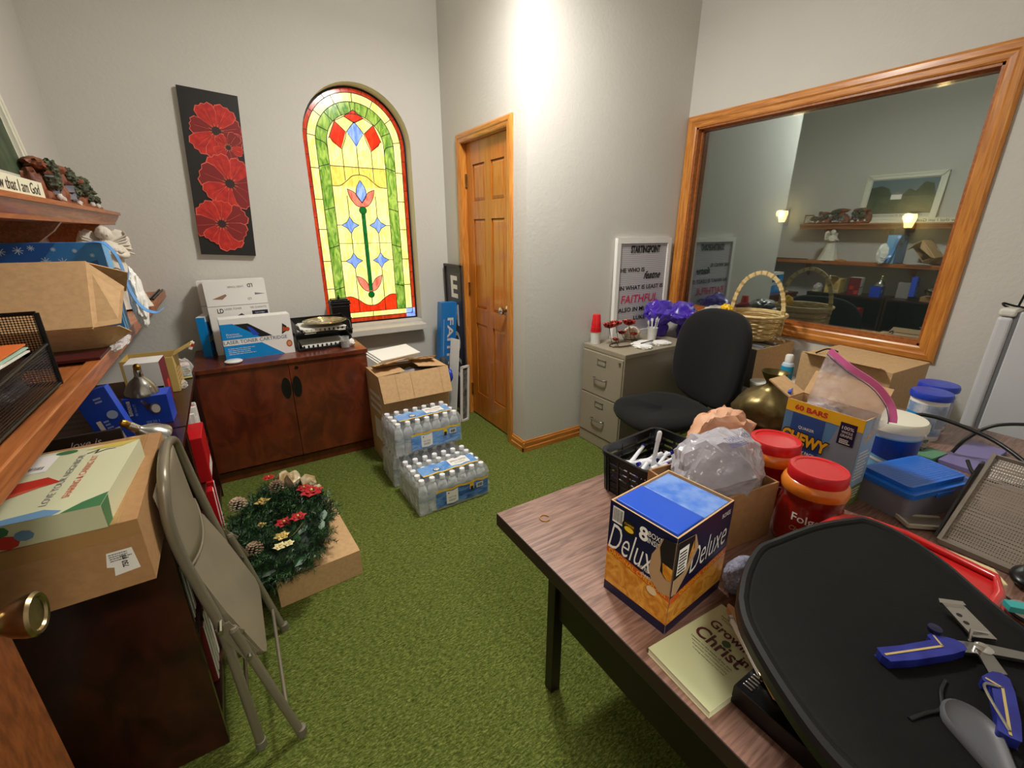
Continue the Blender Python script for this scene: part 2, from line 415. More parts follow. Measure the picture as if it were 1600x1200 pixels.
baseboard('baseboard_back', (XL, YB, 0), (XD, YB, 0), (0, -1, 0), OAKX)
baseboard('baseboard_left', (XL, YN, 0), (XL, YB, 0), (1, 0, 0), OAKH)

# panel door in its casing
def sixpanel(b, fr, w, h, m, groove):
    """raised stiles and rails with six sunk panels; fr at lower-left of the slab face"""
    st = .095 * w / .62; mid = .085 * w / .62
    rows = [(.20, .78), (.90, 1.54), (1.66, 1.90)]; cols = [(st, (w - mid) / 2), ((w + mid) / 2, w - st)]
    sc = h / 2.04
    zs = [0] + [z * sc for r in rows for z in r] + [h]
    for i in range(0, len(zs), 2): b.prism(fr, [(0, zs[i]), (w, zs[i]), (w, zs[i + 1]), (0, zs[i + 1])], 0, .012, m)
    for r in rows:
        z0, z1 = r[0] * sc, r[1] * sc
        for (x0, x1) in ((0, cols[0][0]), (cols[0][1], cols[1][0]), (cols[1][1], w)): b.prism(fr, [(x0, z0), (x1, z0), (x1, z1), (x0, z1)], 0, .012, m)
        for (x0, x1) in cols:
            b.prism(fr, [(x0, z0), (x1, z0), (x1, z1), (x0, z1)], -.002, .001, groove)
            e = .022
            a = [(x0 + .004, z0 + .004), (x1 - .004, z0 + .004), (x1 - .004, z1 - .004), (x0 + .004, z1 - .004)]; c = [(x0 + e, z0 + e), (x1 - e, z0 + e), (x1 - e, z1 - e), (x0 + e, z1 - e)]
            for k in range(4):
                b.poly([fr.p(*a[k], .002), fr.p(*a[(k + 1) % 4], .002), fr.p(*c[(k + 1) % 4], .009), fr.p(*c[k], .009)], m)
            b.poly([fr.p(*q, .009) for q in c], m)
GROOVE = mat('wood_groove', (120, 62, 20), .5)
d1 = MB(); dfr = Fr((XD + .045, DY1 - .003, .012), (0, -1, 0), (0, 0, 1)); dw = DY1 - DY0 - .006
d1.box((XD + .045, DY0 + .003, .012), (XD + .08, DY1 - .003, DZ - .004), DOORW); sixpanel(d1, dfr, dw, DZ - .016, DOORW, GROOVE)
door1 = struct(d1.build('door_1', bevel=.0015))
b = MB(); kf = V((XD + .033, DY0 + .065, .945)); MX = Matrix.Rotation(R(-90), 4, 'Y')
b.lathe([(.031, 0), (.031, .004), (.012, .010), (.011, .028), (.024, .036), (.028, .048), (.025, .058), (.012, .063), (0, .064)], CHROME, kf, 24, MX)
b.build('door_handle', door1, smooth=40)
b = MB()
for z in (.22, 1.04, 1.80): b.box((XD + .020, DY1 - .016, z - .045), (XD + .034, DY1 + .004, z + .045), BRASS)
b.build('hinge', door1)
cs = MB()
def casing(b, fr, x0, z0, x1, z1, wd, m, mh, bottom=False, t=.019):
    """mitred moulding around an opening in the plane fr"""
    prof = [(0, 0, .008), (.010, .008, t * .7), (wd * .35, t * .7, t * .75), (wd * .55, t * .75, t), (wd * .8, t, t), (wd, t, .012)]
    offs = [(0, .010), (.008, .014), (wd * .40, .015), (wd * .52, t), (wd * .84, t), (wd, t * .62), (wd, 0)]
    def ring(o):
        return [(x0 - o, z0 - (o if bottom else 0)), (x0 - o, z1 + o), (x1 + o, z1 + o), (x1 + o, z0 - (o if bottom else 0))]
    rs = [(ring(o), l) for o, l in [(0, 0)] + offs]
    for (ra, la), (rb, lb) in zip(rs[:-1], rs[1:]):
        for k in range(4 if bottom else 3):
            k2 = (k + 1) % 4
            b.poly([fr.p(*ra[k], la), fr.p(*rb[k], lb), fr.p(*rb[k2], lb), fr.p(*ra[k2], la)][::-1], m if k in (0, 2) else mh)
    return b
cf = Fr((XD, DY1, 0), (0, -1, 0), (0, 0, 1))
casing(cs, cf, 0, 0, DY1 - DY0, DZ, .06, OAK, OAKH)
cs.box((XD, DY0 - .001, 0), (XD + .12, DY0 + .002, DZ), OAK); cs.box((XD, DY1 - .002, 0), (XD + .12, DY1 + .001, DZ), OAK); cs.box((XD, DY0, DZ - .002), (XD + .12, DY1, DZ + .001), OAKH)
struct(cs.build('trim_1', smooth=25))

# interior window: casing, jambs, glass
fw = Fr((XR, wy1, 0), (0, -1, 0), (0, 0, 1)); ww = wy1 - wy0
b = MB(); casing(b, fw, 0, wz0, ww, wz1, .073, OAK, OAKH, bottom=True, t=.022)
JD = mat('jamb_wood', (150, 84, 34), .35, rgb2=(176, 104, 48), nz=(7, .2), stretch=(8, 8, 8), coat=.2)
for (y0, y1, z0, z1) in ((wy0 - .002, wy0 + .012, wz0, wz1), (wy1 - .012, wy1 + .002, wz0, wz1), (wy0, wy1, wz0 - .002, wz0 + .012), (wy0, wy1, wz1 - .012, wz1 + .002)):
    b.box((XR - .004, y0, z0), (XR + .16, y1, z1), JD)
for (y0, y1, z0, z1) in ((wy0 + .012, wy0 + .022, wz0, wz1), (wy1 - .022, wy1 - .012, wz0, wz1), (wy0, wy1, wz0 + .012, wz0 + .022), (wy0, wy1, wz1 - .022, wz1 - .012)):
    b.box((XR + .035, y0, z0), (XR + .055, y1, z1), JD)
win2 = struct(b.build('window_2', smooth=25))
gm = bpy.data.materials.new('reflective_glass'); gm.use_nodes = True; nt = gm.node_tree; nt.nodes.remove(nt.nodes['Principled BSDF'])
gl = nt.nodes.new('ShaderNodeBsdfGlossy'); gl.inputs['Roughness'].default_value = .004; gl.inputs[0].default_value = (.86, .95, .93, 1)
tr = nt.nodes.new('ShaderNodeBsdfTransparent'); tr.inputs[0].default_value = (.62, .68, .66, 1)
mx = nt.nodes.new('ShaderNodeMixShader'); mx.inputs[0].default_value = .34
nt.links.new(tr.outputs[0], mx.inputs[1]); nt.links.new(gl.outputs[0], mx.inputs[2]); nt.links.new(mx.outputs[0], nt.nodes['Material Output'].inputs[0])
MB().box((XR + .057, wy0 + .012, wz0 + .012), (XR + .063, wy1 - .012, wz1 - .012), gm).build('pane', win2)

# sconces in the far room
SG = mat('sconce_glass', (255, 196, 110), .5, emit=9); SB = mat('sconce_bronze', (70, 50, 36), .4, metal=.7)
sc0 = None
for k, (y, z) in enumerate(((2.93, 1.62), (1.75, 1.55))):
    if sc0 is None:
        sc0 = thing('wall_sconce', 'warm glowing wall sconce seen deep in the window glass, the one nearer the window corner', 'lamp', (X2, y, z), group='sconces behind the glass')
        MB().lathe([(.03, -.06), (.05, .03), (.045, .06)], SG, (-.08, 0, 0), 16).build('lamp_shade', sc0, smooth=40)
        q = MB(); q.box((-.02, -.03, -.1), (0, .03, .08), SB); q.tube([(-.01, 0, -.06), (-.05, 0, -.09), (-.08, 0, -.06)], .007, SB); q.build('bracket', sc0)
    else:
        dup(sc0, (X2, y, z), label='warm glowing wall sconce seen deep in the window glass, the one farther right')
    point('sconce_light', (X2 - .16, y, z + .03), .04, 3.2, (1, .62, .3))

# stained-glass window
def pane(name, c1, c2, e=1.0): return mat('glass_' + name, c1, .15, rgb2=c2, nz=(9, .2), stretch=(3, 3, 1), emit=e, dist=1.5, spec=.3)  # panes glow by emission in place of daylight from outside
GY = pane('yellow', (222, 210, 108), (250, 242, 162), .62); GG = pane('green', (70, 124, 30), (164, 192, 84), .5); GR = pane('red', (196, 38, 14), (222, 60, 24), .62)
GRB = pane('dark_red', (150, 34, 14), (186, 60, 26), .45); GB = pane('blue', (96, 132, 214), (150, 176, 240), .6); GP = pane('pink', (196, 90, 72), (226, 134, 110), .6)
GDG = pane('deep_green', (8, 84, 28), (16, 110, 40), .45); GA = pane('amber', (206, 182, 74), (232, 212, 104), .62)
LEAD = mat('lead_came', (26, 22, 20), .5, metal=.3)
sg = Fr((WX, YB + .105, 0), (1, 0, 0), (0, 0, 1))
def archpts(r, bot, n=28): return [(-r, bot)] + [(x, z) for x, z in arc(0, WS, r, 180, 0, n)] + [(r, bot)]
b = MB()
b.prism(sg, archpts(.362, WB), -.02, 0, LEAD)
b.shape(sg, archpts(.350, .787), GRB, .0010); b.shape(sg, archpts(.322, .820), GY, .0014)
b.shape(sg, archpts(.268, .862), GG, .0018); b.shape(sg, archpts(.196, .862), GY, .0022)
b.rect(sg, -.322, .820, .322, .860, GY, .0020); b.rect(sg, .27, .79, .345, .860, GB, .0026); b.rect(sg, -.345, .79, -.27, .860, GB, .0026)
L2, L3, LL = .0028, .0034, .0044
def curve2(pts, n=8): return [tuple(p)[:2] for p in spline([(a, c, 0) for a, c in pts], n)]
hill = curve2([(-.196, .982), (-.15, .982), (-.10, .955), (-.05, .918), (0, .906), (.05, .918), (.10, .955), (.15, .982), (.196, .982)], 5)
b.shape(sg, [(-.196, .862)] + hill + [(.196, .862)], GR, L2)
# upper petals in amber
for x in (-.147, -.049, .049, .147): b.rect(sg, x - .047, 1.76, x + .047, 1.888, GA, .0025)
b.shape(sg, [(0, 2.272 - .02), (.066, 2.205), (0, 2.160 + .01), (-.066, 2.205)], GR, L3)
for s in (-1, 1):
    b.shape(sg, [(s * .064, 2.11), (s * .132, 2.170), (s * .176, 2.07), (s * .16, 2.04), (s * .105, 2.0)][::s], GR, L3)
    b.shape(sg, [(s * .064, 2.205), (s * .132, 2.170), (s * .066, 2.112), (s * .002, 2.17)][::s], GY, .003)
b.shape(sg, [(0, 2.178), (.056, 2.11), (.03, 2.07), (0, 2.018), (-.03, 2.07), (-.056, 2.11)], GB, L3)
for sx in (-1, 1):
    for z in (1.500, 1.247):
        cxx = sx * .101; pts = []
        for k in range(4):
            a0 = R(90 * k); a1 = R(90 * (k + 1))
            p0 = (cxx + .061 * math.cos(a0), z + .057 * math.sin(a0)); p1 = (cxx + .061 * math.cos(a1), z + .057 * math.sin(a1)); m = (cxx + .032 * math.cos((a0 + a1) / 2), z + .030 * math.sin((a0 + a1) / 2))
            pts += [p0, (lerp(p0[0], m[0], .6), lerp(p0[1], m[1], .6)), m, (lerp(p1[0], m[0], .6), lerp(p1[1], m[1], .6))]
        b.shape(sg, pts, GB, L3); b.line(sg, pts + [pts[0]], .004, LEAD, LL)
        b.line(sg, [(cxx + sx * .061, z), (sx * .196, z)], .004, LEAD, LL)
def tulip(zc, ztip, sc, flip=False):
    for s in (-1, 1):
        pt = curve2([(0, zc + .02), (s * .045 * sc, zc + .035 * sc), (s * .082 * sc, zc + .085 * sc), (s * .096 * sc, zc + .142 * sc)], 5) + curve2([(s * .096 * sc, zc + .142 * sc), (s * .045 * sc, zc + .118 * sc), (0, zc + .05 * sc)], 5)[1:]
        b.shape(sg, pt[::s], GP, L3); b.line(sg, pt, .004, LEAD, LL)
tulip(1.603, 1.8, 1.0)
bp = curve2([(0, 1.658), (.034, 1.70), (.030, 1.755), (0, 1.805)], 5); bp = bp + [(-x, z) for x, z in bp[::-1]]
b.shape(sg, bp, GB, L3); b.line(sg, bp, .004, LEAD, LL)
tulip(.992, 1.2, 1.0)
b.rect(sg, -.013, 1.02, .013, 1.60, GDG, .0048); b.line(sg, [(-.013, 1.02), (-.013, 1.6)], .003, LEAD, .005); b.line(sg, [(.013, 1.02), (.013, 1.6)], .003, LEAD, .005)
b.disc(sg, 0, 1.603, .028, LEAD, .0052); b.disc(sg, 0, 1.603, .024, GDG, .0056); b.disc(sg, 0, .990, .025, LEAD, .0052); b.disc(sg, 0, .990, .021, GDG, .0056)
# lead lines
W = .0045
for r, bt in ((.350, .787), (.322, .820), (.268, .862), (.196, .862)): b.line(sg, archpts(r, bt), W, LEAD, LL)
b.line(sg, [(-.35, .787), (.35, .787)], W, LEAD, LL); b.line(sg, [(-.322, .820), (.322, .820)], W, LEAD, LL); b.line(sg, [(-.322, .861), (.322, .861)], W, LEAD, LL)
b.line(sg, hill, W, LEAD, LL); b.line(sg, [(-.196, 1.89), (.196, 1.89)], W, LEAD, LL)
b.line(sg, [(0, .82), (0, .86)], W, LEAD, LL); b.line(sg, [(0, .906), (0, .97)], W, LEAD, LL)
for s in (-1, 1):
    b.line(sg, [(s * .101, .862), (s * .101, 1.19)], W, LEAD, LL); b.line(sg, [(s * .101, 1.304), (s * .101, 1.443)], W, LEAD, LL); b.line(sg, [(s * .101, 1.557), (s * .101, 1.70)], W, LEAD, LL)
    b.line(sg, [(s * .101, 1.80), (s * .101, 2.0)], W, LEAD, LL)
    b.line(sg, curve2([(s * .196, 1.762), (s * .14, 1.766), (s * .09, 1.80), (s * .05, 1.832), (0, 1.842)], 5), W, LEAD, LL)
    b.line(sg, [(0, 1.842), (0, 2.018)], W, LEAD, LL)
    b.line(sg, curve2([(s * .101, 2.0), (s * .07, 2.07), (s * .058, 2.11), (0, 2.178)], 5), W, LEAD, LL)
    b.line(sg, curve2([(s * .101, 2.0), (s * .15, 2.04), (s * .176, 2.07)], 5), W, LEAD, LL)
    b.line(sg, [(s * .05, 2.10), (0, 2.03)], .003, LEAD, LL)
    b.line(sg, [(s * .064, 2.11), (s * .132, 2.170), (s * .182, 2.06)], W, LEAD, LL); b.line(sg, [(0, 2.172), (s * .066, 2.205), (0, 2.25)], W, LEAD, LL)
    b.line(sg, [(s * .066, 2.205), (s * .132, 2.170)], W, LEAD, LL); b.line(sg, [(s * .066, 2.205), (0, 2.17)], W, LEAD, LL)
    b.line(sg, curve2([(s * .196, 1.373), (s * .12, 1.373), (s * .06, 1.373), (0, 1.373)], 3), .0025, LEAD, LL)
    for z in (1.06, 1.36, 1.62, 1.90): b.line(sg, [(s * .196, z), (s * .268, z - .02)], W, LEAD, LL)
    b.line(sg, curve2([(s * .196, 1.99), (s * .21, 2.03), (s * .268, 2.05)], 4), W, LEAD, LL)
    for a in (22, 44, 66, 86): b.line(sg, [(s * .196 * math.cos(R(a)), WS + .196 * math.sin(R(a))), (s * .268 * math.cos(R(a)), WS + .268 * math.sin(R(a)))], W, LEAD, LL)
    for a in (8, 36, 64, 90): b.line(sg, [(s * .268 * math.cos(R(a)), WS + .268 * math.sin(R(a))), (s * .322 * math.cos(R(a)), WS + .322 * math.sin(R(a)))], W, LEAD, LL)
    for z in (1.0, 1.2, 1.42, 1.62, 1.82): b.line(sg, [(s * .268, z + .05), (s * .322, z + .05)], W, LEAD, LL)
    for z in (.95, 1.15, 1.35, 1.55, 1.75, 1.95): b.line(sg, [(s * .322, z), (s * .35, z)], .003, LEAD, LL)
    for a in (12, 34, 56, 78): b.line(sg, [(s * .322 * math.cos(R(a)), WS + .322 * math.sin(R(a))), (s * .35 * math.cos(R(a)), WS + .35 * math.sin(R(a)))], .003, LEAD, LL)
win1 = struct(b.build('window_1'))
SILL = mat('painted_sill', (206, 202, 192), .5)
MB().box((WX - WR - .055, YB - .10, .712), (WX + WR + .0, YB + .12, .757), SILL).build('window_sill', win1, bevel=.003)
# ------------------------------------------------------------------ helpers for boxes
def carton(parent, w, d, h, m=KRAFT, inner=KRAFTI, t=.005, flaps=(), open_top=True, name='box_body', prints=None, bottom=True, flapmat=None):
    """board box centred on x/y, base z=0; flaps: (side, length, angle, inset)"""
    b = MB()
    if open_top:
        b.box((-w / 2, -d / 2, 0), (w / 2, -d / 2 + t, h), m); b.box((-w / 2, d / 2 - t, 0), (w / 2, d / 2, h), m)
        b.box((-w / 2, -d / 2 + t, 0), (-w / 2 + t, d / 2 - t, h), m); b.box((w / 2 - t, -d / 2 + t, 0), (w / 2, d / 2 - t, h), m)
        b.box((-w / 2 + t, -d / 2 + t, 0), (w / 2 - t, d / 2 - t, t), inner)
    else: b.box((-w / 2, -d / 2, 0), (w / 2, d / 2, h), m)
    if prints: prints(b)
    o = b.build(name, parent, bevel=.0008)
    for side, ln, ang, ins in flaps:
        f = MB(); a = R(ang)   # angle from horizontal outward, 90 = straight up
        hw = (w if side in 'fb' else d) / 2 - ins
        c, s = math.cos(a), math.sin(a)
        dirs = {'f': ((0, -1, 0), (1, 0, 0), (0, -d / 2, h)), 'b': ((0, 1, 0), (1, 0, 0), (0, d / 2, h)), 'l': ((-1, 0, 0), (0, 1, 0), (-w / 2, 0, h)), 'r': ((1, 0, 0), (0, 1, 0), (w / 2, 0, h))}[side]
        out, al, org = V(dirs[0]), V(dirs[1]), V(dirs[2])
        dv = out * c + V((0, 0, 1)) * s; nn = out * -s + V((0, 0, 1)) * c
        p = [org + al * -hw, org + al * hw, org + al * (hw * .985) + dv * ln, org + al * (-hw * .985) + dv * ln]
        q = [x + nn * .004 for x in p]
        f.add(p + q, [(0, 1, 2, 3), (7, 6, 5, 4), (0, 4, 5, 1), (1, 5, 6, 2), (2, 6, 7, 3), (3, 7, 4, 0)], flapmat or m)
        f.build('flap', parent)
    return o
def faces(w, d, h):
    """frames with origin at the lower-left of each side, seen from outside"""
    return {'f': Fr((-w / 2, -d / 2, 0), (1, 0, 0), (0, 0, 1)), 'r': Fr((w / 2, -d / 2, 0), (0, 1, 0), (0, 0, 1)), 'b': Fr((w / 2, d / 2, 0), (-1, 0, 0), (0, 0, 1)), 'l': Fr((-w / 2, d / 2, 0), (0, -1, 0), (0, 0, 1)), 't': Fr((-w / 2, -d / 2, h), (1, 0, 0), (0, 1, 0))}

# ------------------------------------------------------------------ back wall: canvas
CANB = mat('canvas_black', (22, 18, 18), .55); CANE = mat('canvas_edge', (176, 168, 156), .7)
PET = mat('petal_red', (176, 28, 22), .6, rgb2=(206, 44, 30), nz=(30, .2)); PETD = mat('petal_dark_red', (132, 26, 26), .6); VEIN = mat('petal_vein', (214, 96, 78), .6); EYE = mat('flower_eye', (52, 26, 26), .6); STAM = mat('stamen', (206, 150, 110), .6)
t = thing('wall_canvas', 'tall narrow black canvas painted with red flowers, on the wall left of the stained glass', 'picture', (.037, YB, 1.315), rot=(0, R(3.4), 0))
b = MB(); cw, ch, ct = .294, .905, .036
fr = Fr((-cw / 2, -ct, 0), (1, 0, 0), (0, 0, 1))
b.box((-cw / 2, -ct, 0), (cw / 2, -.001, ch), CANE); b.rect(fr, 0, 0, cw, ch, CANB, .0006)
rnd = random.Random(7)
def clip(p): return (min(max(p[0], .001), cw - .001), min(max(p[1], .001), ch - .001))
def flower(cx, cy, r, l, ph=0, n=7):
    for k in range(n):
        an = 2 * PI * k / n + ph + rnd.uniform(-.12, .12); rr = r * rnd.uniform(.85, 1.1); wd = rr * rnd.uniform(.34, .44)
        c, s = math.cos(an), math.sin(an)
        pts = [(0, 0), (.3, .5), (.62, .95), (.85, 1.0), (1.0, .62), (.96, .3), (1.02, 0), (.96, -.3), (1.0, -.62), (.85, -1.0), (.62, -.95), (.3, -.5)]
        pp = [clip((cx + (x * rr) * c - (y * wd) * s, cy + (x * rr) * s + (y * wd) * c)) for x, y in pts]
        pe = [clip((cx + (x * rr * 1.03) * c - (y * wd * 1.08) * s, cy + (x * rr * 1.03) * s + (y * wd * 1.08) * c)) for x, y in pts]
        b.shape(fr, pe, VEIN, l + k * .00012); b.shape(fr, pp, PET if k % 3 else PETD, l + k * .00012 + .00006)
        for yy in (-.35, 0, .35):
            b.line(fr, [clip((cx + .25 * rr * c, cy + .25 * rr * s)), clip((cx + .85 * rr * c - yy * wd * s, cy + .85 * rr * s + yy * wd * c))], .0014, VEIN if yy == 0 else PETD, l + .0012)
    b.disc(fr, cx, cy, r * .17, EYE, l + .0014, 14)
    for k in range(12):
        an = 2 * PI * k / 12 + .2; b.line(fr, [(cx + r * .16 * math.cos(an), cy + r * .16 * math.sin(an)), (cx + r * .26 * math.cos(an), cy + r * .26 * math.sin(an))], .002, STAM, l + .0016)
flower(.165, .70, .145, .0012, .3); flower(.215, .62, .085, .0032, 1.1, 5); flower(.20, .42, .155, .0052, .1); flower(.13, .185, .14, .0072, .5)
b.build('painted_canvas', t)

# ------------------------------------------------------------------ two-door cabinet and what stands on it
t = thing('storage_cabinet', 'cherry-brown two-door cabinet with a flat top under the canvas', 'cabinet', (.225, 2.90, 0))
b = MB(); x0, x1, dd, H = -.475, .47, .50, .70
b.box((x0, .03, .06), (x1, dd, H), CHERRY); b.box((x0 + .005, .06, 0), (x1 - .005, dd, .06), CHERRY); b.box((x0, .03, 0), (x1, .055, .075), CHERRY)
b.build('body', t, bevel=.002)
MB().box((x0 - .003, -.004, H), (x1 + .005, dd + .03, H + .028), CHERRY).build('cabinet_top', t, bevel=.003)
mid = (x0 + x1) / 2
for s in (-1, 1):
    b = MB(); a, c = (x0 + .002, mid - .0015) if s < 0 else (mid + .0015, x1 - .002)
    b.box((a, .008, .078), (c, .029, H - .003), CHERRY); dr = b.build('door', t, bevel=.0015)
    b = MB(); hx = mid + s * .034; fr = Fr((hx, .008, .545), (1, 0, 0), (0, 0, 1))
    pts = [(.026 * math.cos(R(a)) , .068 * math.sin(R(a))) for a in range(0, 360, 15)]
    pts = [(x - s * .004, y) for x, y in pts]; b.prism(fr, pts, 0, .004, BLACKP); b.build('handle', dr, bevel=.0015)
b = MB(); b.disc(Fr((mid + .042, .008, H - .035), (1, 0, 0), (0, 0, 1)), 0, 0, .011, BLACKM, .001); b.lathe([(.010, 0), (.010, .004), (0, .004)], BLACKM, (mid + .042, .008, H - .035), 16, Matrix.Rotation(R(90), 4, 'X')); b.build('lock', t)
ZT = .728
# toner cartons
LBLUE = mat('sky_blue_print', (0, 138, 214), .4); LDARK = mat('dark_swoosh', (52, 44, 46), .5)
def toner(name, label, loc, rz, w, d, h, style, rot=None):
    t = thing(name, label, 'box', loc, rz, 'toner cartons on the cabinet', rot)
    b = MB(); b.box((-w / 2, -d / 2, 0), (w / 2, d / 2, h), WHITE); F = faces(w, d, h); f = F['f']
    if style == 'blue':
        b.shape(f, [(0, h * .88), (w * .17, h * .88), (w * .53, h * .50), (0, h * .50)], LBLUE)
        b.shape(f, [(0, h * .36), (w * .53, h * .36), (w * .84, .001), (0, .001)], LBLUE)
        b.shape(f, [(w * .19, h * .86), (w * .38, h * .86), (w * .70, h * .50), (w * .53, h * .50)], INK, .0009); b.shape(f, [(w * .36, h * .80), (w * .43, h * .74), (w * .52, h * .56), (w * .43, h * .56)], ROYAL, .0014)
        b.text(f, 'LASER TONER CARTRIDGE', w * .46, h * .435, h * .085, mat('print_blue_grey', (40, 84, 120), .5), width=w * .90)
        b.text(f, 'Premium', w * .15, h * .63, h * .05, WHITE, width=w * .17); b.text(f, 'Compatible', w * .17, h * .57, h * .055, WHITE, width=w * .21)
        scribble(b, f, w * .05, h * .14, w * .45, h * .32, 4, WHITE, 3, .0012, .25)
        OR = mat('butterfly_orange', (176, 76, 30), .5)
        b.shape(f, [(w * .84, h * .50), (w * .87, h * .78), (w * .93, h * .70), (w * .92, h * .58)], INK, .0009); b.shape(f, [(w * .855, h * .56), (w * .875, h * .70), (w * .91, h * .66), (w * .90, h * .58)], OR, .0012)
        b.disc(f, w * .935, h * .62, w * .035, OR, .0014); b.disc(f, w * .93, h * .25, w * .045, OR, .0010, ry=h * .09); b.disc(f, w * .93, h * .25, w * .03, mat('seal_tan', (206, 150, 110), .5), .0013, ry=h * .06)
        b.shape(F['l'], [(0, 0), (d, 0), (d, h), (0, h)], LBLUE)
    else:
        b.rect(f, 0, h * .66, w, h * .667, GREY); b.text(f, 'LD', w * .19, h * .60, h * .06, INK, width=w * .10, bold=.02); b.text(f, 'LASER TONER', w * .40, h * .62, h * .028, GREY, width=w * .28); b.text(f, '100% GUARANTEE', w * .82, h * .62, h * .03, GREY, width=w * .28)
        b.rect(f, w * .70, h * .48, w * .97, h * .575, NAVY); b.text(f, 'Cartridge', w * .83, h * .545, h * .022, WHITE, l=.0014, width=w * .16); b.text(f, 'Q2612A', w * .83, h * .512, h * .026, WHITE, l=.0014, width=w * .16)
        b.shape(f, [(w * .14, h * .40), (w * .52, h * .55), (w * .66, h * .47), (w * .30, h * .30)], LDARK); b.shape(f, [(w * .20, h * .42), (w * .50, h * .52), (w * .54, h * .50), (w * .24, h * .40)], STEEL, .0011); b.shape(f, [(w * .34, h * .37), (w * .55, h * .47), (w * .62, h * .455), (w * .42, h * .35)], WHITE, .0014)
        b.text(f, 'LD', w * .74, h * .92, h * .05, INK, width=w * .09, bold=.02, ang=PI); b.text(f, 'LASER TONER', w * .50, h * .91, h * .025, GREY, width=w * .26, ang=PI); b.text(f, 'LD', w * .70, h * .74, h * .03, INK, width=w * .06, ang=PI)
        b.shape(f, [(w * .10, h * .76), (w * .32, h * .82), (w * .34, h * .80), (w * .26, h * .75)], mat('toner_brown', (150, 116, 96), .5)); b.shape(f, [(w * .80, h * .82), (w * .98, h * .80), (w * .80, h * .79)], GREY)
        l = F['l']; b.shape(l, [(0, h * .02), (d, h * .02), (d, h * .45), (0, h * .3)], LDARK); b.rect(l, 0, .0, d, h * .03, WHITE, .001)
    b.build('printed_carton', t, bevel=.001); return t
toner('toner_box', 'white and sky blue laser toner box with a butterfly, front on the cabinet top', (.098, 3.10, ZT), R(3), .375, .105, .245, 'blue')
toner('toner_box', 'tall white toner box with upside-down lettering, standing behind the blue one', (.03, 3.262, ZT), R(2), .325, .09, .45, 'ld')
toner('toner_box', 'white toner box at the very back, only its edge showing on the left', (.005, 3.365, ZT), R(0), .34, .09, .44, 'ld')
t = toner('toner_box', 'small blue-sided carton wedged between the left wall and the white toner boxes', (-.165, 3.30, ZT), R(80), .17, .045, .24, 'blue')
t = thing('white_disc', 'small flat white plastic disc at the front left of the cabinet top', 'dish', (-.052, 2.975, ZT))
MB().lathe([(.030, 0), (.045, .006), (.047, .012), (.040, .017), (0, .019)], WPLAST, (0, 0, 0), 28).build('disc', t, smooth=40)
# two-tier letter tray
t = thing('letter_tray', 'black plastic two-tier letter tray on the right of the cabinet top', 'tray', (.475, 3.16, ZT), R(2))
for k, z in enumerate((0.004, .105)):
    b = MB(); w, d = .335, .25
    for i in range(12):
        x = -w / 2 + .012 + i * (w - .024) / 11; b.box((x - .006, -d / 2 + .02, z), (x + .006, d / 2, z + .004), BLACKP)
    b.box((-w / 2, -d / 2, z), (w / 2, -d / 2 + .02, z + .014), BLACKP); b.box((-w / 2, d / 2 - .004, z), (w / 2, d / 2, z + .075), BLACKP)
    for s in (-1, 1):
        x = s * w / 2
        b.add([(x - .003, -d / 2, z), (x + .003, -d / 2, z), (x + .003, d / 2, z), (x - .003, d / 2, z), (x - .003, -d / 2 + .03, z + .06), (x + .003, -d / 2 + .03, z + .06), (x + .003, d / 2, z + .078), (x - .003, d / 2, z + .078)], [(0, 3, 2, 1), (4, 5, 6, 7), (0, 1, 5, 4), (1, 2, 6, 5), (2, 3, 7, 6), (3, 0, 4, 7)], BLACKP)
    for i in range(11):
        x = -w / 2 + .03 + i * (w - .06) / 10; b.box((x - .005, -d / 2 + .004, z + .012), (x + .005, -d / 2 + .010, z + .03), BLACKP)
    for s in (-1, 1): b.box((s * w / 2 - .008, -d / 2 + .02, z - .004 if k == 0 else z - .028), (s * w / 2 + .008, -d / 2 + .05, z + .01), BLACKP); b.box((s * w / 2 - .008, d / 2 - .03, z - .004 if k == 0 else z - .028), (s * w / 2 + .008, d / 2, z + .01), BLACKP)
    b.build('tray_shelf', t, bevel=.0015)
b = MB(); rnd = random.Random(3)
for i in range(7): b.box((-.14, -.115, .009 + i * .003), (.13, .11, .0115 + i * .003), PAPER, Matrix.Rotation(R(rnd.uniform(-3, 3)), 4, 'Z'))
tag(b.build('paper_stack', loc=(.475, 3.16, ZT), rz=R(2)), 'stack of white paper in the lower tray of the black letter tray', 'paper')
b = MB()
for i in range(9): b.box((-.135, -.12, .110 + i * .0035), (.135, .11, .113 + i * .0035), PAPER if i % 3 else CREAM, Matrix.Rotation(R(rnd.uniform(-7, 7)), 4, 'Z'))
tag(b.build('envelope_stack', loc=(.475, 3.16, ZT), rz=R(2)), 'untidy pile of envelopes in the upper tray of the black letter tray', 'paper')
GLASSD = film('dish_glass', (206, 196, 160), .35, .08, (40, .6, .004))
t = thing('glass_plate', 'round cut-glass plate with gold rings on top of the letter tray', 'plate', (.50, 3.13, ZT + .146), R(0))
b = MB(); b.lathe([(.05, 0), (.06, .002), (.10, .012), (.135, .022), (.137, .025), (.10, .018), (.055, .008), (0, .006)], mat('plate_glass', (214, 204, 172), .12, rgb2=(150, 138, 96), nz=(26, .3), coat=.6), (0, 0, 0), 40)
b.build('plate', t, smooth=40)
b = MB()
for r, z in ((.06, .010), (.085, .015), (.112, .021), (.130, .0255)): b.tube([(r * math.cos(a * PI / 20), r * math.sin(a * PI / 20), z) for a in range(40)], .0013, mat('gold_rim', (168, 140, 76), .25, metal=1), 6, True)
b.build('gold_rings', t)
t = thing('black_lantern', 'square black cast-metal lantern box on the sill end behind the letter tray', 'lantern', (.652, 3.375, ZT + .030))
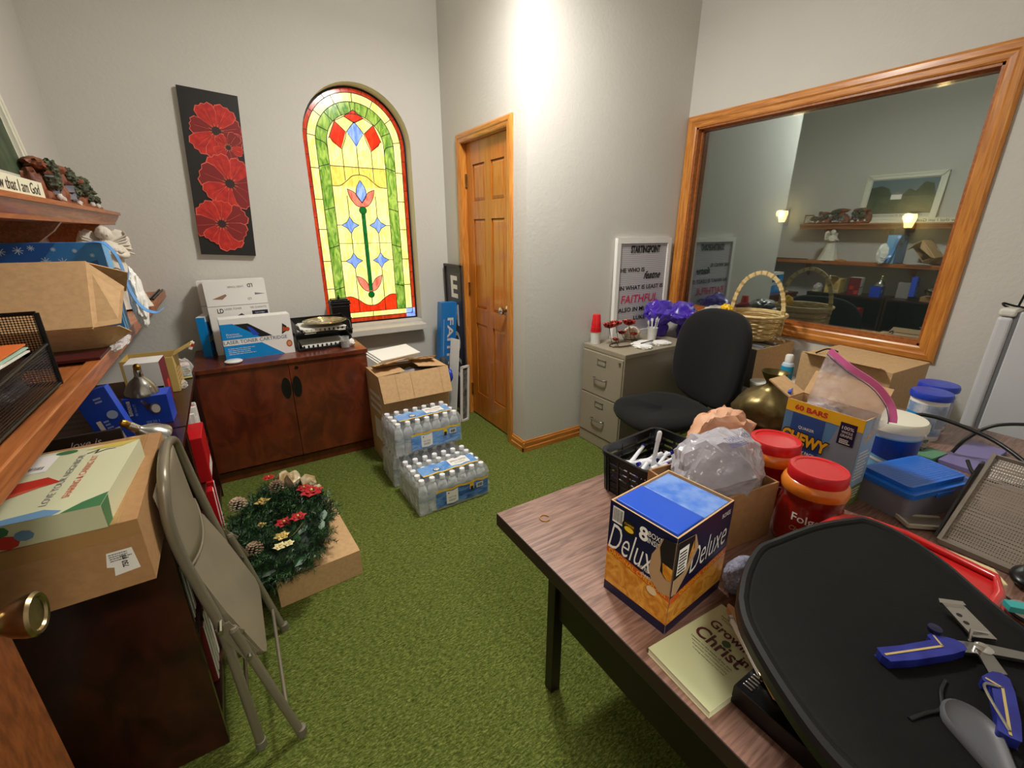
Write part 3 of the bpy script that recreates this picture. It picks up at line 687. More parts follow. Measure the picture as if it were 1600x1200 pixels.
b = MB(); b.box((-.062, -.045, 0), (.062, .045, .21), BLACKM); b.box((-.070, -.052, .205), (.070, .052, .216), BLACKM); b.box((-.066, -.048, .216), (.066, .048, .232), BLACKM); b.box((-.055, -.04, .232), (.055, .04, .242), BLACKM)
for z in (.02, .10, .185): b.box((-.066, -.049, z), (.066, .049, z + .008), BLACKM)
for i in range(5):
    b.tube([(-.045 + i * .0225, -.048, .03), (-.045 + i * .0225 + .01, -.050, .06), (-.045 + i * .0225, -.048, .095)], .003, BLACKM, 6)
b.lathe([(.008, .242), (.010, .25), (.004, .256), (.006, .262), (0, .268)], BLACKM, (0, 0, 0), 12)
b.build('lantern_body', t, bevel=.002)
GL = film('clear_glass', (220, 224, 222), .16, .05, (10, .1, .001))
t = thing('glass_votive', 'little clear glass jar with brown contents at the right end of the cabinet top', 'jar', (.585, 3.00, ZT))
MB().lathe([(.024, .001), (.027, .004), (.028, .075), (.026, .075), (.025, .006), (0, .005)], GL, (0, 0, 0), 24).build('jar', t, smooth=40)
MB().lathe([(.0235, .007), (.0245, .045), (0, .045)], mat('jar_contents', (120, 100, 84), .7, rgb2=(160, 146, 130), nz=(60, .2)), (0, 0, 0), 20).build('contents', t, smooth=40)
tag(MB().blob((.632, 3.03, ZT + .024), (.022, .018, .024), PAPER, .3, 2.2, 5, 3).build('crumpled_tissue'), 'little crumpled white tissue beside the glass jar on the cabinet', 'tissue')

# ------------------------------------------------------------------ tall carton beside the cabinet
t = thing('tall_carton', 'tall torn brown cardboard box with its front flap folded down, between cabinet and door', 'box', (.912, 2.765, 0), R(1))
w, d, h = .47, .265, .605
def pr(b):
    F = faces(w, d, h); b.text(F['f'], 'DIXIE', .085, .10, .05, INK, width=.13, bold=.02); b.text(F['f'], 'SmartStock', .085, .045, .028, INK, width=.14)
    scribble(b, F['l'], .05, .35, .30, .5, 3, PAPER, 5); b.rect(F['l'], .1, .15, .25, .3, PAPER)
carton(t, w, d, h, KRAFT, KRAFTI, flaps=(('f', .17, -68, .0), ('l', .18, 177, .012), ('r', .20, 172, .012), ('b', .13, 168, .03)), prints=pr)
for x in (-.17, .03, .13): b = MB(); b.rect(Fr((0, -d / 2 - .002, h + .003), (-1, 0, 0), (0, -math.cos(R(68)), -math.sin(R(68)))), x, .004, x + .002, .165, KRAFTD, .0036); b.build('flap_crease', t)
b = MB(); rnd = random.Random(12)
pts = [V((-.22 + i * .022, -.055 + rnd.uniform(-.012, .012) + .03 * i / 20, h + .058 - .012 * abs(i - 9) / 9)) for i in range(20)]
vs = []
for i, p in enumerate(pts): vs += [p + V((0, .10, -.02)), p + V((0, 0, 0)), p + V((0, -.008 - rnd.random() * .01, .008 + rnd.random() * .006))]
b.add(vs, [(3 * i + k, 3 * i + 3 + k, 3 * i + 4 + k, 3 * i + 1 + k) for i in range(19) for k in (0, 1)], KRAFT)
b.build('torn_edge', t, solid=.002)
b = MB()
for i in range(3): b.box((-.15, -.09, 0), (.15, .09, .005), PAPER, Matrix.Translation((-.06 + i * .014, .155 - i * .006, h + .052 + i * .008)) @ Matrix.Rotation(R(14), 4, 'Z') @ Matrix.Rotation(R(9), 4, 'X'))
tag(b.build('loose_papers', loc=(.912, 2.765, 0)), 'loose white sheets lying across the back flap of the tall carton', 'paper')
tag(MB().blob((.92, 2.75, .52), (.13, .09, .065), mat('grey_plastic_wrap', (150, 146, 148), .3), .3, 3, 9, 3, True).build('plastic_wrapping'), 'grey plastic wrapping showing inside the open tall carton', 'wrapping')

# ------------------------------------------------------------------ signs leaning in the corner
t = thing('framed_sign', 'dark framed board with big white letters, leaning against the wall by the door', 'sign', (1.40, 3.36, 0), 0)
t.location = (1.535, 3.24, .005); t.rotation_euler = (0, R(-1.0), 0); t.matrix_basis = Matrix.LocRotScale(t.location, t.rotation_euler, None)
b = MB(); fr = Fr((0, .165, 0), (0, -1, 0), (0, 0, 1)); w, h = .30, 1.21
b.prism(fr, [(0, 0), (w, 0), (w, h), (0, h)], 0, .012, mat('sign_grey', (66, 66, 70), .5))
for p in ([(0, 0), (.018, 0), (.018, h), (0, h)], [(w - .018, 0), (w, 0), (w, h), (w - .018, h)], [(0, 0), (w, 0), (w, .018), (0, .018)], [(0, h - .018), (w, h - .018), (w, h), (0, h)]): b.prism(fr, p, .012, .022, mat('sign_frame', (38, 26, 24), .4))
for k, c in enumerate('EMOC'): b.text(fr, c, .165, 1.04 - k * .22, .17, WHITE, l=.0135, width=.12, bold=.03, ang=0)
b.build('sign_board', t)
t = thing('blue_banner_box', 'flat bright blue box with the word FAITH up its side, leaning in the corner', 'box', (1.372, 3.25, .005), rot=(R(2), R(3.4), R(8)))
b = MB(); fr = Fr((-.07, -.03, 0), (1, 0, 0), (0, 0, 1)); BB = mat('banner_blue', (30, 116, 190), .4)
b.box((-.07, -.03, 0), (.07, .03, .93), BB); b.text(fr, 'FAITH', .085, .62, .055, mat('banner_text', (212, 204, 196), .5), width=.38, ang=R(-90), bold=.02); b.rect(fr, .02, .40, .03, .80, mat('banner_line', (110, 150, 196), .5))
b.build('box_body', t, bevel=.002)
t = thing('guitar_case', 'dark grey rounded case end standing between the tall carton and the blue box', 'case', (1.285, 3.12, .004), rot=(R(0), R(5), R(0)))
MB().blob((0, 0, .26), (.045, .05, .27), mat('case_grey', (52, 54, 58), .7), .03, 2, 3, 3, box=.7).build('case_body', t, smooth=60)
b = MB(); b.tube([(.02, -.058, .32), (.025, -.066, .36), (.028, -.060, .40)], .005, WHITE, 8); b.build('zip_pull', t)
b = MB(); b.blob((1.330, 3.02, .40), (.022, .035, .055), ROYAL, .15, 2, 2, 3)
tag(b.build('blue_pouch', smooth=60), 'small bright blue pouch tucked beside the tall carton', 'pouch')
t = thing('narrow_picture_frame', 'narrow white picture frame standing on edge in front of the framed sign', 'frame', (1.43, 3.00, .003), rot=(0, R(3), R(20)))
b = MB(); fr = Fr((-.045, 0, 0), (1, 0, 0), (0, 0, 1))
for p in ([(0, 0), (.016, 0), (.016, .46), (0, .46)], [(.074, 0), (.09, 0), (.09, .46), (.074, .46)], [(0, 0), (.09, 0), (.09, .016), (0, .016)], [(0, .444), (.09, .444), (.09, .46), (0, .46)]): b.prism(fr, p, 0, .014, WHITE)
b.prism(fr, [(.016, .016), (.074, .016), (.074, .444), (.016, .444)], 0, .005, mat('frame_back', (56, 56, 52), .7, rgb2=(120, 120, 110), nz=(30, .3)))
b.build('frame_body', t)
t = thing('white_board', 'thin white board edge leaning behind the white frame', 'board', (1.365, 3.09, .003), rot=(0, R(6), R(15)))
MB().box((-.004, -.05, 0), (.004, .05, .66), WHITE).build('board', t)

# ------------------------------------------------------------------ water packs
CLR = film('bottle_plastic', (236, 242, 246), .42, .08, (60, .8, .004)); WRAP = film('shrink_wrap', (240, 244, 248), .20, .10, (26, 1.0, .016))
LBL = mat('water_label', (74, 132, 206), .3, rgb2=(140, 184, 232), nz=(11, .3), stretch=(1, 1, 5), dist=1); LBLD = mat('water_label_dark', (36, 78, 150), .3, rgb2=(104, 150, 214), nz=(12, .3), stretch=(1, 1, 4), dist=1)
CAP = mat('white_cap', (240, 242, 244), .35)
bm_ = MB(); R0 = .0295
bm_.lathe([(.020, .001), (.028, .006), (R0, .02), (R0 - .0015, .035), (R0, .045), (R0 - .0015, .06), (R0, .07), (R0 - .001, .115), (R0, .125), (.024, .150), (.016, .168), (.0125, .176), (.0125, .186)], CLR, (0, 0, 0), 14)
bo = bm_.build('bottle', None, smooth=50)
lb = MB().lathe([(R0 + .0004, .072), (R0 + .0004, .112)], mat('bottle_label', (196, 206, 214), .4, rgb2=(90, 130, 160), nz=(9, .3), stretch=(1, 1, 8)), (0, 0, 0), 14, cap=False).build('bottle_label', bo, smooth=50)
cp = MB().lathe([(.0158, .178), (.0160, .197), (.0148, .200), (0, .199)], CAP, (0, 0, 0), 14).build('bottle_cap', bo, smooth=40)
bottle_used = False
def water_pack(label, loc, rz, nx=7, ny=5, tilt=None):
    global bottle_used
    t = thing('water_pack', label, 'water bottles', loc, rz, 'shrink-wrapped water packs', tilt)
    px = .0605; W2, D2 = nx * px / 2, ny * px / 2
    for j in range(ny):
        for i in range(nx):
            x, y = -W2 + px / 2 + i * px, -D2 + px / 2 + j * px
            if not bottle_used: o = bo; bottle_used = True; chs = None
            else:
                o = bo.copy(); COL.objects.link(o)
                for c in (lb, cp): d = c.copy(); COL.objects.link(d); d.parent = o
            o.parent = t; o.location = (x, y, 0); o.rotation_euler = (0, 0, (i * 1.7 + j) % 6)
    W, D = W2 + .004, D2 + .004; b = MB()
    def sk(u, v):     # shrunken skin following the bottles
        a = u * (2 * W + 2 * D) * 2
        per = [(-W, -D), (W, -D), (W, D), (-W, D)]; L = [2 * W, 2 * D, 2 * W, 2 * D]; s_ = u * sum(L); k = 0
        while k < 3 and s_ > L[k]: s_ -= L[k]; k += 1
        p0, p1 = V(per[k]), V(per[(k + 1) % 4]); f = min(1, s_ / L[k]); q = p0.lerp(p1, f); z = .004 + v * .19
        scl = -.010 * abs(math.sin(PI * f * (nx if k % 2 == 0 else ny))) ** .5 * 0 - .012 * max(0, (v - .72) / .28) ** 2
        n = noise.noise(V((u * 30, v * 7, loc[0] * 9))) * .004
        cc = q * (1 + (scl + n) / .2)
        return V((cc.x, cc.y, z))
    b.grid(sk, 96, 8, WRAP); b.build('shrink_wrap', t, smooth=60)
    f = Fr((-W2, -D - .0045, 0), (1, 0, 0), (0, 0, 1)); b = MB(); wd = 2 * W2
    def band(fr, x0, x1, y0, y1, m, l=0, wav=.002):
        n = 26; vs = []
        for i in range(n + 1):
            x = lerp(x0, x1, i / n)
            for y in (y0, y1): vs.append(fr.p(x, y + .003 * math.sin(x * 60), l + wav * math.sin(x / px * 2 * PI)))
        b.add(vs, [(2 * i, 2 * i + 2, 2 * i + 3, 2 * i + 1) for i in range(n)], m)
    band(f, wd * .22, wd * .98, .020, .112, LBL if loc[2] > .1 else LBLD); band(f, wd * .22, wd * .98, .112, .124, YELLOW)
    band(f, wd * .36, wd * .53, .030, .108, PAPER, .0016)
    f2 = Fr(f.p(0, 0, .0045), f.u, f.v); b.text(f2, 'spring', wd * .44, .068, .012, GREY, width=.045); b.text(f2, 'water', wd * .44, .050, .012, GREY, width=.045); b.disc(f2, wd * .39, .097, .004, INK)
    b.rect(f2, wd * .80, .075, wd * .90, .104, PAPER); barcode(b, f2, wd * .81, .080, wd * .89, .100, 3); b.rect(f2, wd * .70, .078, wd * .76, .112, YELLOW); b.rect(f2, wd * .71, .070, wd * .75, .095, NAVY, .001)
    b.build('front_label', t)
    b = MB(); g = Fr((-W2, -D2, .2015), (1, 0, 0), (0, 1, 0))
    band(g, wd * .12, wd * .92, .06, .155, LBL, 0, .0012); band(g, wd * .12, wd * .92, .050, .060, YELLOW, 0, .0012); band(g, wd * .55, wd * .83, .075, .152, PAPER, .0016, .0012)
    g2 = Fr(g.p(0, 0, .003), g.u, g.v); b.text(g2, 'SPRING WATER', wd * .69, .12, .016, GREY, width=.10); b.text(g2, 'bottles', wd * .69, .095, .010, GREY, width=.06)
    b.disc(g2, wd * .34, .088, .020, NAVY, ry=.018); b.disc(g2, wd * .34, .088, .016, PAPER, .001, ry=.014); b.text(g2, '35', wd * .34, .088, .016, INK, l=.0016)
    b.build('top_label', t)
    return t
water_pack('clear pack of water bottles on the carpet, front one nearest the room', (.868, 2.125, 0), R(1))
water_pack('clear pack of water bottles on the floor under the upper pack', (.852, 2.445, 0), R(-1), 7, 4)
water_pack('upper clear pack of water bottles stacked in front of the tall carton', (.865, 2.43, .203), R(2), 7, 4)
# ------------------------------------------------------------------ left wall: bookcases
def bookcase(label, y0, y1, group='bookcases along the left wall'):
    t = thing('bookcase', label, 'bookcase', (-.435, (y0 + y1) / 2, 0), group=group)
    hw = (y1 - y0) / 2; x0, x1 = -.199, .199
    for s in (-1, 1): MB().box((x0, min(s * hw, s * (hw - .02)), 0), (x1, max(s * hw, s * (hw - .02)), .727), CHERD).build('side_panel', t, bevel=.001)
    MB().box((x0, -hw + .02, .0), (x0 + .008, hw - .02, .727), CHERD).build('back_panel', t)
    for z in (.07, .39): MB().box((x0 + .008, -hw + .02, z - .02), (x1 - .005, hw - .02, z), CHERD).build('shelf', t, bevel=.001)
    MB().box((x0 + .008, -hw + .02, 0), (x1 - .01, hw - .02, .05), CHERD).build('plinth', t)
    MB().box((x0, -hw - .001, .727), (x1 + .003, hw + .001, .750), CHERD).build('top_board', t, bevel=.002)
    return t
bookcase('dark cherry open bookcase nearest the camera, under the big flat carton', 1.22, 1.972)
bookcase('dark cherry open bookcase farther back, holding red binders and topped with bulbs', 1.985, 2.79)
for i, (y, h, tk, c, lab) in enumerate(((2.10, .27, .05, (204, 30, 34), 'thick red binder lying out of the far bookcase with a white label'), (2.20, .26, .03, (196, 40, 36), 'thin red binder on the lower shelf behind the thick one'))):
    t = thing('red_binder', lab, 'binder', (-.300, y + .12, .072), rot=(0, 0, R(4)), group='red binders')
    m = mat('binder_red', (204, 26, 34), .35)
    b = MB(); b.box((-.13, -tk / 2, 0), (.075, tk / 2, h), m); b.box((-.125, -tk / 2 + .004, .006), (.078, tk / 2 - .004, h - .006), PAPER); b.build('cover', t, bevel=.002)
    MB().box((.0755, -tk / 2 + .006, .02), (.0765 + .002, tk / 2 - .006, .08), PAPER).build('spine_label', t)
t = thing('red_book', 'big bright red book with a white block of print standing out of the far bookcase', 'book', (-.26, 2.30, .395), rot=(0, 0, R(0)), group='red binders')
b = MB(); b.box((-.10, -.11, 0), (.045, .09, .215), mat('binder_red', (204, 26, 34), .35)); b.rect(Fr((.045, -.11, 0), (0, 1, 0), (0, 0, 1)), .02, .012, .17, .06, PAPER); b.build('book_body', t, bevel=.003)
rnd = random.Random(5)
for i in range(6):
    y = 2.46 + i * .035; c = ((232, 230, 226), (210, 40, 44), (236, 232, 228), (190, 196, 206), (220, 60, 60), (228, 228, 224))[i]; hh = rnd.uniform(.20, .27)
    b = MB(); b.box((-.12, -.012, 0), (.06 - rnd.random() * .02, .012, hh), mat('booklet_%d' % i, c, .5)); fr = Fr((.06, -.012, 0), (0, 1, 0), (0, 0, 1)); b.box((-.11, -.009, .004), (.063, .009, hh - .004), PAPER)
    tag(b.build('booklet', loc=(-.31, y, .393), rz=R(rnd.uniform(-3, 3)), bevel=.001), ('white booklet next to the red book on the upper shelf', 'red booklet second from the red book', 'third booklet along, white with a worn edge', 'pale blue-grey booklet on the upper shelf', 'coral red booklet near the far end of the upper shelf', 'last white booklet at the far end of the upper shelf')[i], 'book', 'booklets on the bookcase shelf')
for i in range(7):
    b = MB(); hh = .2 + .01 * i; b.box((-.11, -.014, 0), (.06, .014, hh), mat('lower_book_%d' % (i % 3), ((120, 40, 36), (28, 28, 34), (150, 70, 50))[i % 3], .5)); b.box((-.105, -.011, .004), (.062, .011, hh - .004), PAPER)
    tag(b.build('dark_book', loc=(-.31, 1.30 + i * .036, .395 if i < 3 else .073), rz=0, bevel=.001), 'dark book in a row on a shelf of the near bookcase', 'book', 'dark books in the near bookcase')

# big flat carton and the game box on it
t = thing('flat_carton', 'big flat brown cardboard box with tape and a torn white sticker, on the near bookcase', 'box', (-.420, 1.295, .7515), R(0))
w, d, h = .36, .49, .152
def pr(b):
    F = faces(w, d, h); f = F['f']
    b.rect(f, .001, h - .035, w - .001, h - .001, TAPE, .0005); b.rect(f, .001, .03, .10, .12, TAPE, .0007); tp = F['t']; b.rect(tp, w * .78, 0, w * .92, d, TAPE, .0005); b.rect(tp, w * .905, .0, w * .91, d, KRAFTD, .0008)
    st = [(.298, .092), (.338, .092), (.342, .04), (.300, .036), (.303, .056), (.292, .060)]
    b.shape(f, st, PAPER, .0010); q = f.sub(.318, .065, R(90)); b.text(q, '750 ml', 0, -.003, .010, INK, l=.0015, width=.028, bold=.03); scribble(b, f, .300, .07, .338, .09, 4, GREY, 2, .0015)
carton(t, w, d, h, KRAFTD, open_top=False, prints=pr, name='box_body')
GCREAM = mat('game_cream', (214, 216, 180), .45)
t = thing('game_box', 'pale cream activity box with red paper heart and coloured shapes, on the flat carton', 'box', (-.452, 1.222, .904), R(-4))
w, d, h = .36, .33, .050; b = MB(); b.box((-w / 2, -d / 2, 0), (w / 2, d / 2, h), GCREAM); F = faces(w, d, h); tp = F['t']; f = F['f']
C1, C2, C3, C4, C5 = (mat('heart_red', (196, 52, 38), .5), mat('heart_orange', (206, 82, 54), .5), mat('shape_blue', (110, 152, 190), .5), mat('shape_green', (64, 120, 78), .5), mat('shape_yellow', (206, 186, 92), .5))
b.shape(tp, [(.115, .12), (.16, .175), (.23, .185), (.26, .150), (.18, .120)], C1); b.shape(tp, [(.10, .10), (.165, .120), (.155, .135), (.12, .135), (.075, .105), (.085, .07), (.145, .075)], C2, .0009); b.shape(tp, [(.245, .150), (.165, .120), (.145, .075)], mat('heart_light', (214, 96, 66), .5), .0008)
b.rect(tp, .06, .22, .215, .315, PAPER); b.rect(tp, .145, .22, .148, .315, INK, .001); barcode(b, tp, .16, .235, .205, .25, 5); barcode(b, tp, .09, .235, .135, .25, 8); scribble(b, tp, .07, .26, .14, .31, 5, GREY, 4); b.text(tp, '123', .12, .30, .009, INK, l=.0014)
q = tp.sub(.262, .165, R(90)); b.text(q, 'LOVE YOUR NEIGHBOR', 0, 0, .012, GREY, width=.235); q = tp.sub(.29, .165, R(90)); b.text(q, 'SHARING & CARING KIT', 0, 0, .012, C2, width=.20)
b.line(tp, [(.27, .285), (.288, .300), (.285, .28), (.305, .295), (.32, .292)], .0025, INK)
b.shape(tp, [(.16, .0), (.21, .022), (.27, .03), (.30, .012), (.29, .0)], C3); b.shape(tp, [(.30, 0), (.325, .03), (w, .055), (w, 0)], C4); b.shape(tp, [(.0, 0), (.06, .035), (.11, .0)], C2); b.disc(tp, .10, .03, .025, mat('shape_pale', (170, 196, 200), .5), .0005, 16, .018); b.shape(tp, [(.30, d), (.26, d - .02), (.33, d - .03), (w, d)], C5); b.disc(tp, .225, d - .015, .02, C4, .0007, 16, .012)
for (x, y, r, c) in ((.03, .03, .02, C3), (.06, .015, .018, C2), (.10, .035, .016, C1), (.15, .024, .017, C3), (.19, .014, .020, C1), (.22, .014, .018, C1), (.245, .022, .014, C3), (.215, .038, .014, C4), (.12, .018, .02, C5), (.02, .012, .014, C4)): b.disc(f, x, y, r, c, .0006 + x * .002, 8, r * .8)
b.text(f, 'WHO IS YOUR NEIGHBOR?', .11, .006, .006, INK, width=.15); b.shape(F['r'], [(0, 0), (.03, 0), (.045, h), (0, h)], C4)
b.build('printed_box', t, bevel=.0015)
tag(MB().box((-.14, -.004, 0), (.13, .014, .11), mat('plaque_dark', (44, 34, 30), .5)).text(Fr((-.14, -.004, 0), (1, 0, 0), (0, 0, 1)), 'love is', .19, .085, .018, PAPER, shear=.4).build('wood_plaque', loc=(-.47, 1.59, .803), rot=(R(-8), 0, 0)), 'small dark plaque with white script behind the cream activity box', 'sign')
b = MB(); b.box((-.60, 1.565, .7515), (-.30, 1.70, .80), KRAFTD); tag(b.build('low_carton', bevel=.001), 'low brown carton behind the flat carton, carrying the dark plaque', 'box')

# things on the far bookcase
GB2 = mat('grey_carton', (150, 142, 136), .7)
t = thing('grey_carton', 'small pale grey printed carton behind the tilted blue bulb box', 'box', (-.480, 1.90, .7515), R(-4)); b = MB(); w, d, h = .135, .11, .17
b.box((-w / 2, -d / 2, 0), (w / 2, d / 2, h), GB2); F = faces(w, d, h); scribble(b, F['f'], .015, .10, .10, .165, 4, GREY, 2); b.text(F['f'], 'LED', .07, .06, .02, GREY); barcode(b, F['f'], .01, .01, .04, .05, 2); b.build('carton_body', t, bevel=.001)
BPK = mat('bulb_pack_blue', (28, 72, 196), .35); PBL = mat('print_pale_blue', (170, 190, 235), .5)
def bulbbox(label, loc, rot, w, d, h, pic):
    t = thing('bulb_box', label, 'box', loc, rot=rot, group='blue floodlight bulb boxes'); b = MB(); b.box((-w / 2, -d / 2, 0), (w / 2, d / 2, h), BPK); F = faces(w, d, h); f = F['f']
    if pic:
        b.disc(f, w * .68, h * .56, w * .13, STEEL, .001, 20, h * .20); b.disc(f, w * .69, h * .56, w * .10, WHITE, .0013, 20, h * .15); b.shape(f, [(w * .40, h * .88), (w * .46, h * .92), (w * .60, h * .72), (w * .52, h * .5)], CHROME, .0009)
        b.shape(f, [(w * .08, h * .40), (w * .16, h * .42), (w * .16, h * .92), (w * .08, h * .92)], WHITE); q = f.sub(w * .12, h * .66, R(90)); b.text(q, 'FLOOD', 0, 0, .010, BPK, l=.0014); q = f.sub(w * .24, h * .6, R(90)); b.text(q, '90 WATT', 0, 0, .008, PBL)
        for i in range(3): b.text(f, ('90', '120', '1')[i], w * (.45 + i * .12), h * .12, .010, PBL)
    else:
        b.rect(f, w * .20, h * .28, w * .34, h * .55, WHITE); b.rect(f, w * .60, h * .12, w * .74, h * .38, WHITE); b.disc(f, w * .75, h * .58, .014, PBL); b.disc(f, w * .3, h * .14, .014, PBL); scribble(b, f, w * .4, h * .4, w * .6, h * .55, 3, PBL, 3); scribble(b, f, w * .5, h * .8, w * .75, h * .9, 2, PBL, 5)
    b.build('printed_box', t, bevel=.001); return t
bulbbox('blue bulb box tipped over at an angle in front of the grey carton', (-.375, 1.79, .776), (R(-6), R(-14), R(0)), .085, .05, .215, False)
bulbbox('blue bulb box with a picture of a bulb, under the silver floodlight', (-.340, 2.105, .7515), (0, 0, R(-3)), .135, .10, .115, True)
BS = mat('bulb_silver', (170, 168, 162), .22, metal=.9, nz=(12, .08)); BG = mat('bulb_brass', (196, 158, 70), .25, metal=1)
def bulb(label, loc, rot, k):
    t = thing('flood_bulb', label, 'light bulb', loc, rot=rot, group='floodlight bulbs')
    MB().lathe([(.050 * k, 0), (.060 * k, .004), (.060 * k, .010), (.056 * k, .018), (.050 * k, .034), (.036 * k, .052), (.019 * k, .066), (.016 * k, .072)], BS, (0, 0, 0), 32).build('reflector', t, smooth=50)
    MB().lathe([(.0155 * k, .070), (.0150 * k, .095), (.0125 * k, .100)], CHROME, (0, 0, 0), 18).build('neck', t, smooth=50)
    MB().lathe([(.0130 * k, .098), (.0138 * k, .101), (.0130 * k, .104), (.0138 * k, .107), (.0130 * k, .110), (.0135 * k, .113), (.008 * k, .120), (0, .121)], BG, (0, 0, 0), 18).build('screw_base', t, smooth=40)
    return t
bulb('grey metal floodlight bulb standing face down on the blue picture box', (-.352, 2.10, .868), (R(6), R(4), 0), .88)
bulb('shiny silver floodlight bulb lying on the edge by the folding chair', (-.262, 1.63, .846), (R(18), R(-38), 0), .80)
t = thing('white_red_carton', 'tall white carton with a dark red side, behind the silver floodlight', 'box', (-.355, 2.33, .7515), R(-4)); b = MB(); w, d, h = .115, .12, .195
b.box((-w / 2, -d / 2, 0), (w / 2, d / 2, h), WHITE); F = faces(w, d, h); b.rect(F['f'], .02, h * .42, w * .98, h * .47, INK); b.text(F['f'], 'SECURITY', .07, h * .445, .007, WHITE, l=.0012, width=.05); b.shape(F['r'], [(0, 0), (d, 0), (d, h), (0, h)], mat('dark_red_print', (112, 22, 28), .5)); b.rect(F['r'], .01, .01, .05, .05, REDP, .001); b.rect(F['r'], .06, .06, .1, .1, REDP, .001); b.build('carton_body', t, bevel=.001)
t = thing('yellow_carton', 'pale yellow carton with its lid flap open, at the back of the far bookcase', 'box', (-.365, 2.545, .7515), R(-3)); YC2 = mat('yellow_card', (206, 176, 104), .6)
carton(t, .19, .15, .165, YC2, YC2, t=.003, flaps=(('r', .085, 28, .02),), prints=lambda b: (b.disc(faces(.19, .15, .165)['f'], .09, .145, .03, KRAFTD, ry=.008), scribble(b, faces(.19, .15, .165)['r'], .02, .03, .12, .12, 5, KRAFTD, 2)))
tag(MB().box((-.008, -.006, 0), (.008, .006, .038), WHITE).box((-.0085, -.0065, .015), (.0085, -.0062, .03), REDP).build('white_tag', loc=(-.208, 2.55, .925), rot=(0, R(25), 0)), 'little white and red tag on the tip of the open yellow flap', 'tag')
t = thing('card_pack', 'crinkled clear pack of pastel cards at the far end of the bookcase', 'packet', (-.285, 2.70, .7515), R(8)); b = MB()
for i in range(6): b.box((-.045, -.03, .003 + i * .012), (.045, .03, .012 + i * .012), mat('pastel_%d' % (i % 3), ((236, 226, 160), (206, 226, 232), (236, 214, 214))[i % 3], .5))
b.build('cards', t); b = MB(); b.blob((0, 0, .05), (.055, .042, .052), film('crinkled_cellophane', (226, 224, 222), .22, .06, (60, 1, .006)), .18, 3, 3, 3, True); b.build('cellophane', t)
tag(MB().blob((-.262, 2.50, .772), (.016, .03, .018), film('crinkled_cellophane', (226, 224, 222), .22), .25, 3, 5, 3, True).build('clear_wrapper'), 'clear crinkled wrapper by the open yellow carton', 'wrapper')

# ------------------------------------------------------------------ folding chair leaning on the bookcase
CH = mat('chair_beige_metal', (132, 124, 106), .33, metal=.35, nz=(6, .05)); CHP = mat('chair_panel', (146, 136, 116), .4, metal=.2, nz=(5, .06)); RUB = mat('chair_foot_rubber', (110, 104, 88), .6)
t = thing('folding_chair', 'folded beige metal chair leaning against the near bookcase and flat carton', 'chair', (-.10, 1.352, 0))
yn, yf = -.196, .196
b = MB(); dx = .012
P = [(-.055, yn, .01), (-.083 + dx, yn, .44), (-.103 + dx, yn, .60), (-.122 + dx, yn, .73), (-.126 + dx, yn + .004, .83), (-.120 + dx, yn + .03, .90), (-.120 + dx, yn + .09, .925), (-.124 + dx, 0, .925), (-.128 + dx, yf - .09, .90), (-.125 + dx, yf - .03, .87), (-.120 + dx, yf - .004, .80), (-.108 + dx, yf, .70), (-.090 + dx, yf, .57), (-.075 + dx, yf, .44), (-.055, yf, .01)]
b.tube(spline(P, 6), .0125, CH, 12); fr_ = b.build('back_frame', t, smooth=50)
for s, y in ((-1, yn - .026), (1, yf + .026)):
    b = MB(); b.tube([(.050, y, .008), (-.045, y, .475)], .0118, CH, 12); b.lathe([(.0118, 0), (.009, .008), (0, .010)], CH, (-.045, y, .475), 12); lg = b.build('leg', t, smooth=50)
    MB().lathe([(.0145, 0), (.0145, .028), (.012, .030)], RUB, (.052, y, .001), 14).build('rubber_foot', lg, smooth=50)
    MB().lathe([(.0150, 0), (.0150, .028), (.0125, .030)], RUB, (-.055, y + (.026 if s < 0 else -.026), .001), 14).build('rubber_foot', fr_, smooth=50)
    b = MB(); yy = y + s * .002; b.bar((-.078 + dx, y, .50), (-.020, y, .37), .034, .0035, CH, (0, 1, 0)); b.bar((-.078 + dx, y, .50), (-.030, y, .455), .022, .004, CH, (0, 1, 0)); b.tube([(-.025, y - .022, .385), (-.025, y + .022, .385)], .006, STEEL, 8); b.tube([(-.070, y - .022, .50), (-.070, y + .022, .50)], .006, STEEL, 8); b.build('hinge_bracket', t)
b = MB()
def bk(u, v):
    z = lerp(.665, .915, v); y = lerp(yn + .012, yf - .012, u); cur = .022 * (1 - (2 * u - 1) ** 2)
    dip = .028 * math.sin(PI * u); zz = z - (1 - v) * dip - (v) * .02 * abs(2 * u - 1) ** 4 * 1.5
    return V((-.103 - .018 * v + dx - .018 + cur, y, zz))
b.grid(bk, 20, 8, CHP); br = b.build('backrest', t, smooth=60, solid=.003)
MB().tube([bk(i / 20, 0) + V((0.001, 0, 0)) for i in range(21)], .0042, CH, 8).build('rolled_edge', br, smooth=50)
b = MB(); top = V((-.115, 0, .665)); bot = V((.002, 0, .285))
fr = Fr(bot, (0, 1, 0), (top - bot).normalized()); L = (top - bot).length
out = [(-.168, .03), (-.150, .006), (-.12, 0), (.12, 0), (.150, .006), (.168, .03), (.176, L * .55), (.160, L * .86), (.13, L), (-.13, L), (-.160, L * .86), (-.176, L * .55)]
b.prism(fr, out, -.008, .008, CHP); b.build('seat', t, bevel=.006, seg=3)
MB().tube([(.028, yn - .026, .118), (.028, yf + .026, .118)], .0055, CH, 10).build('stretcher', t, smooth=50)
MB().tube([(-.064, yn, .16), (-.064, yf, .16)], .0055, CH, 10).build('stretcher', t, smooth=50)

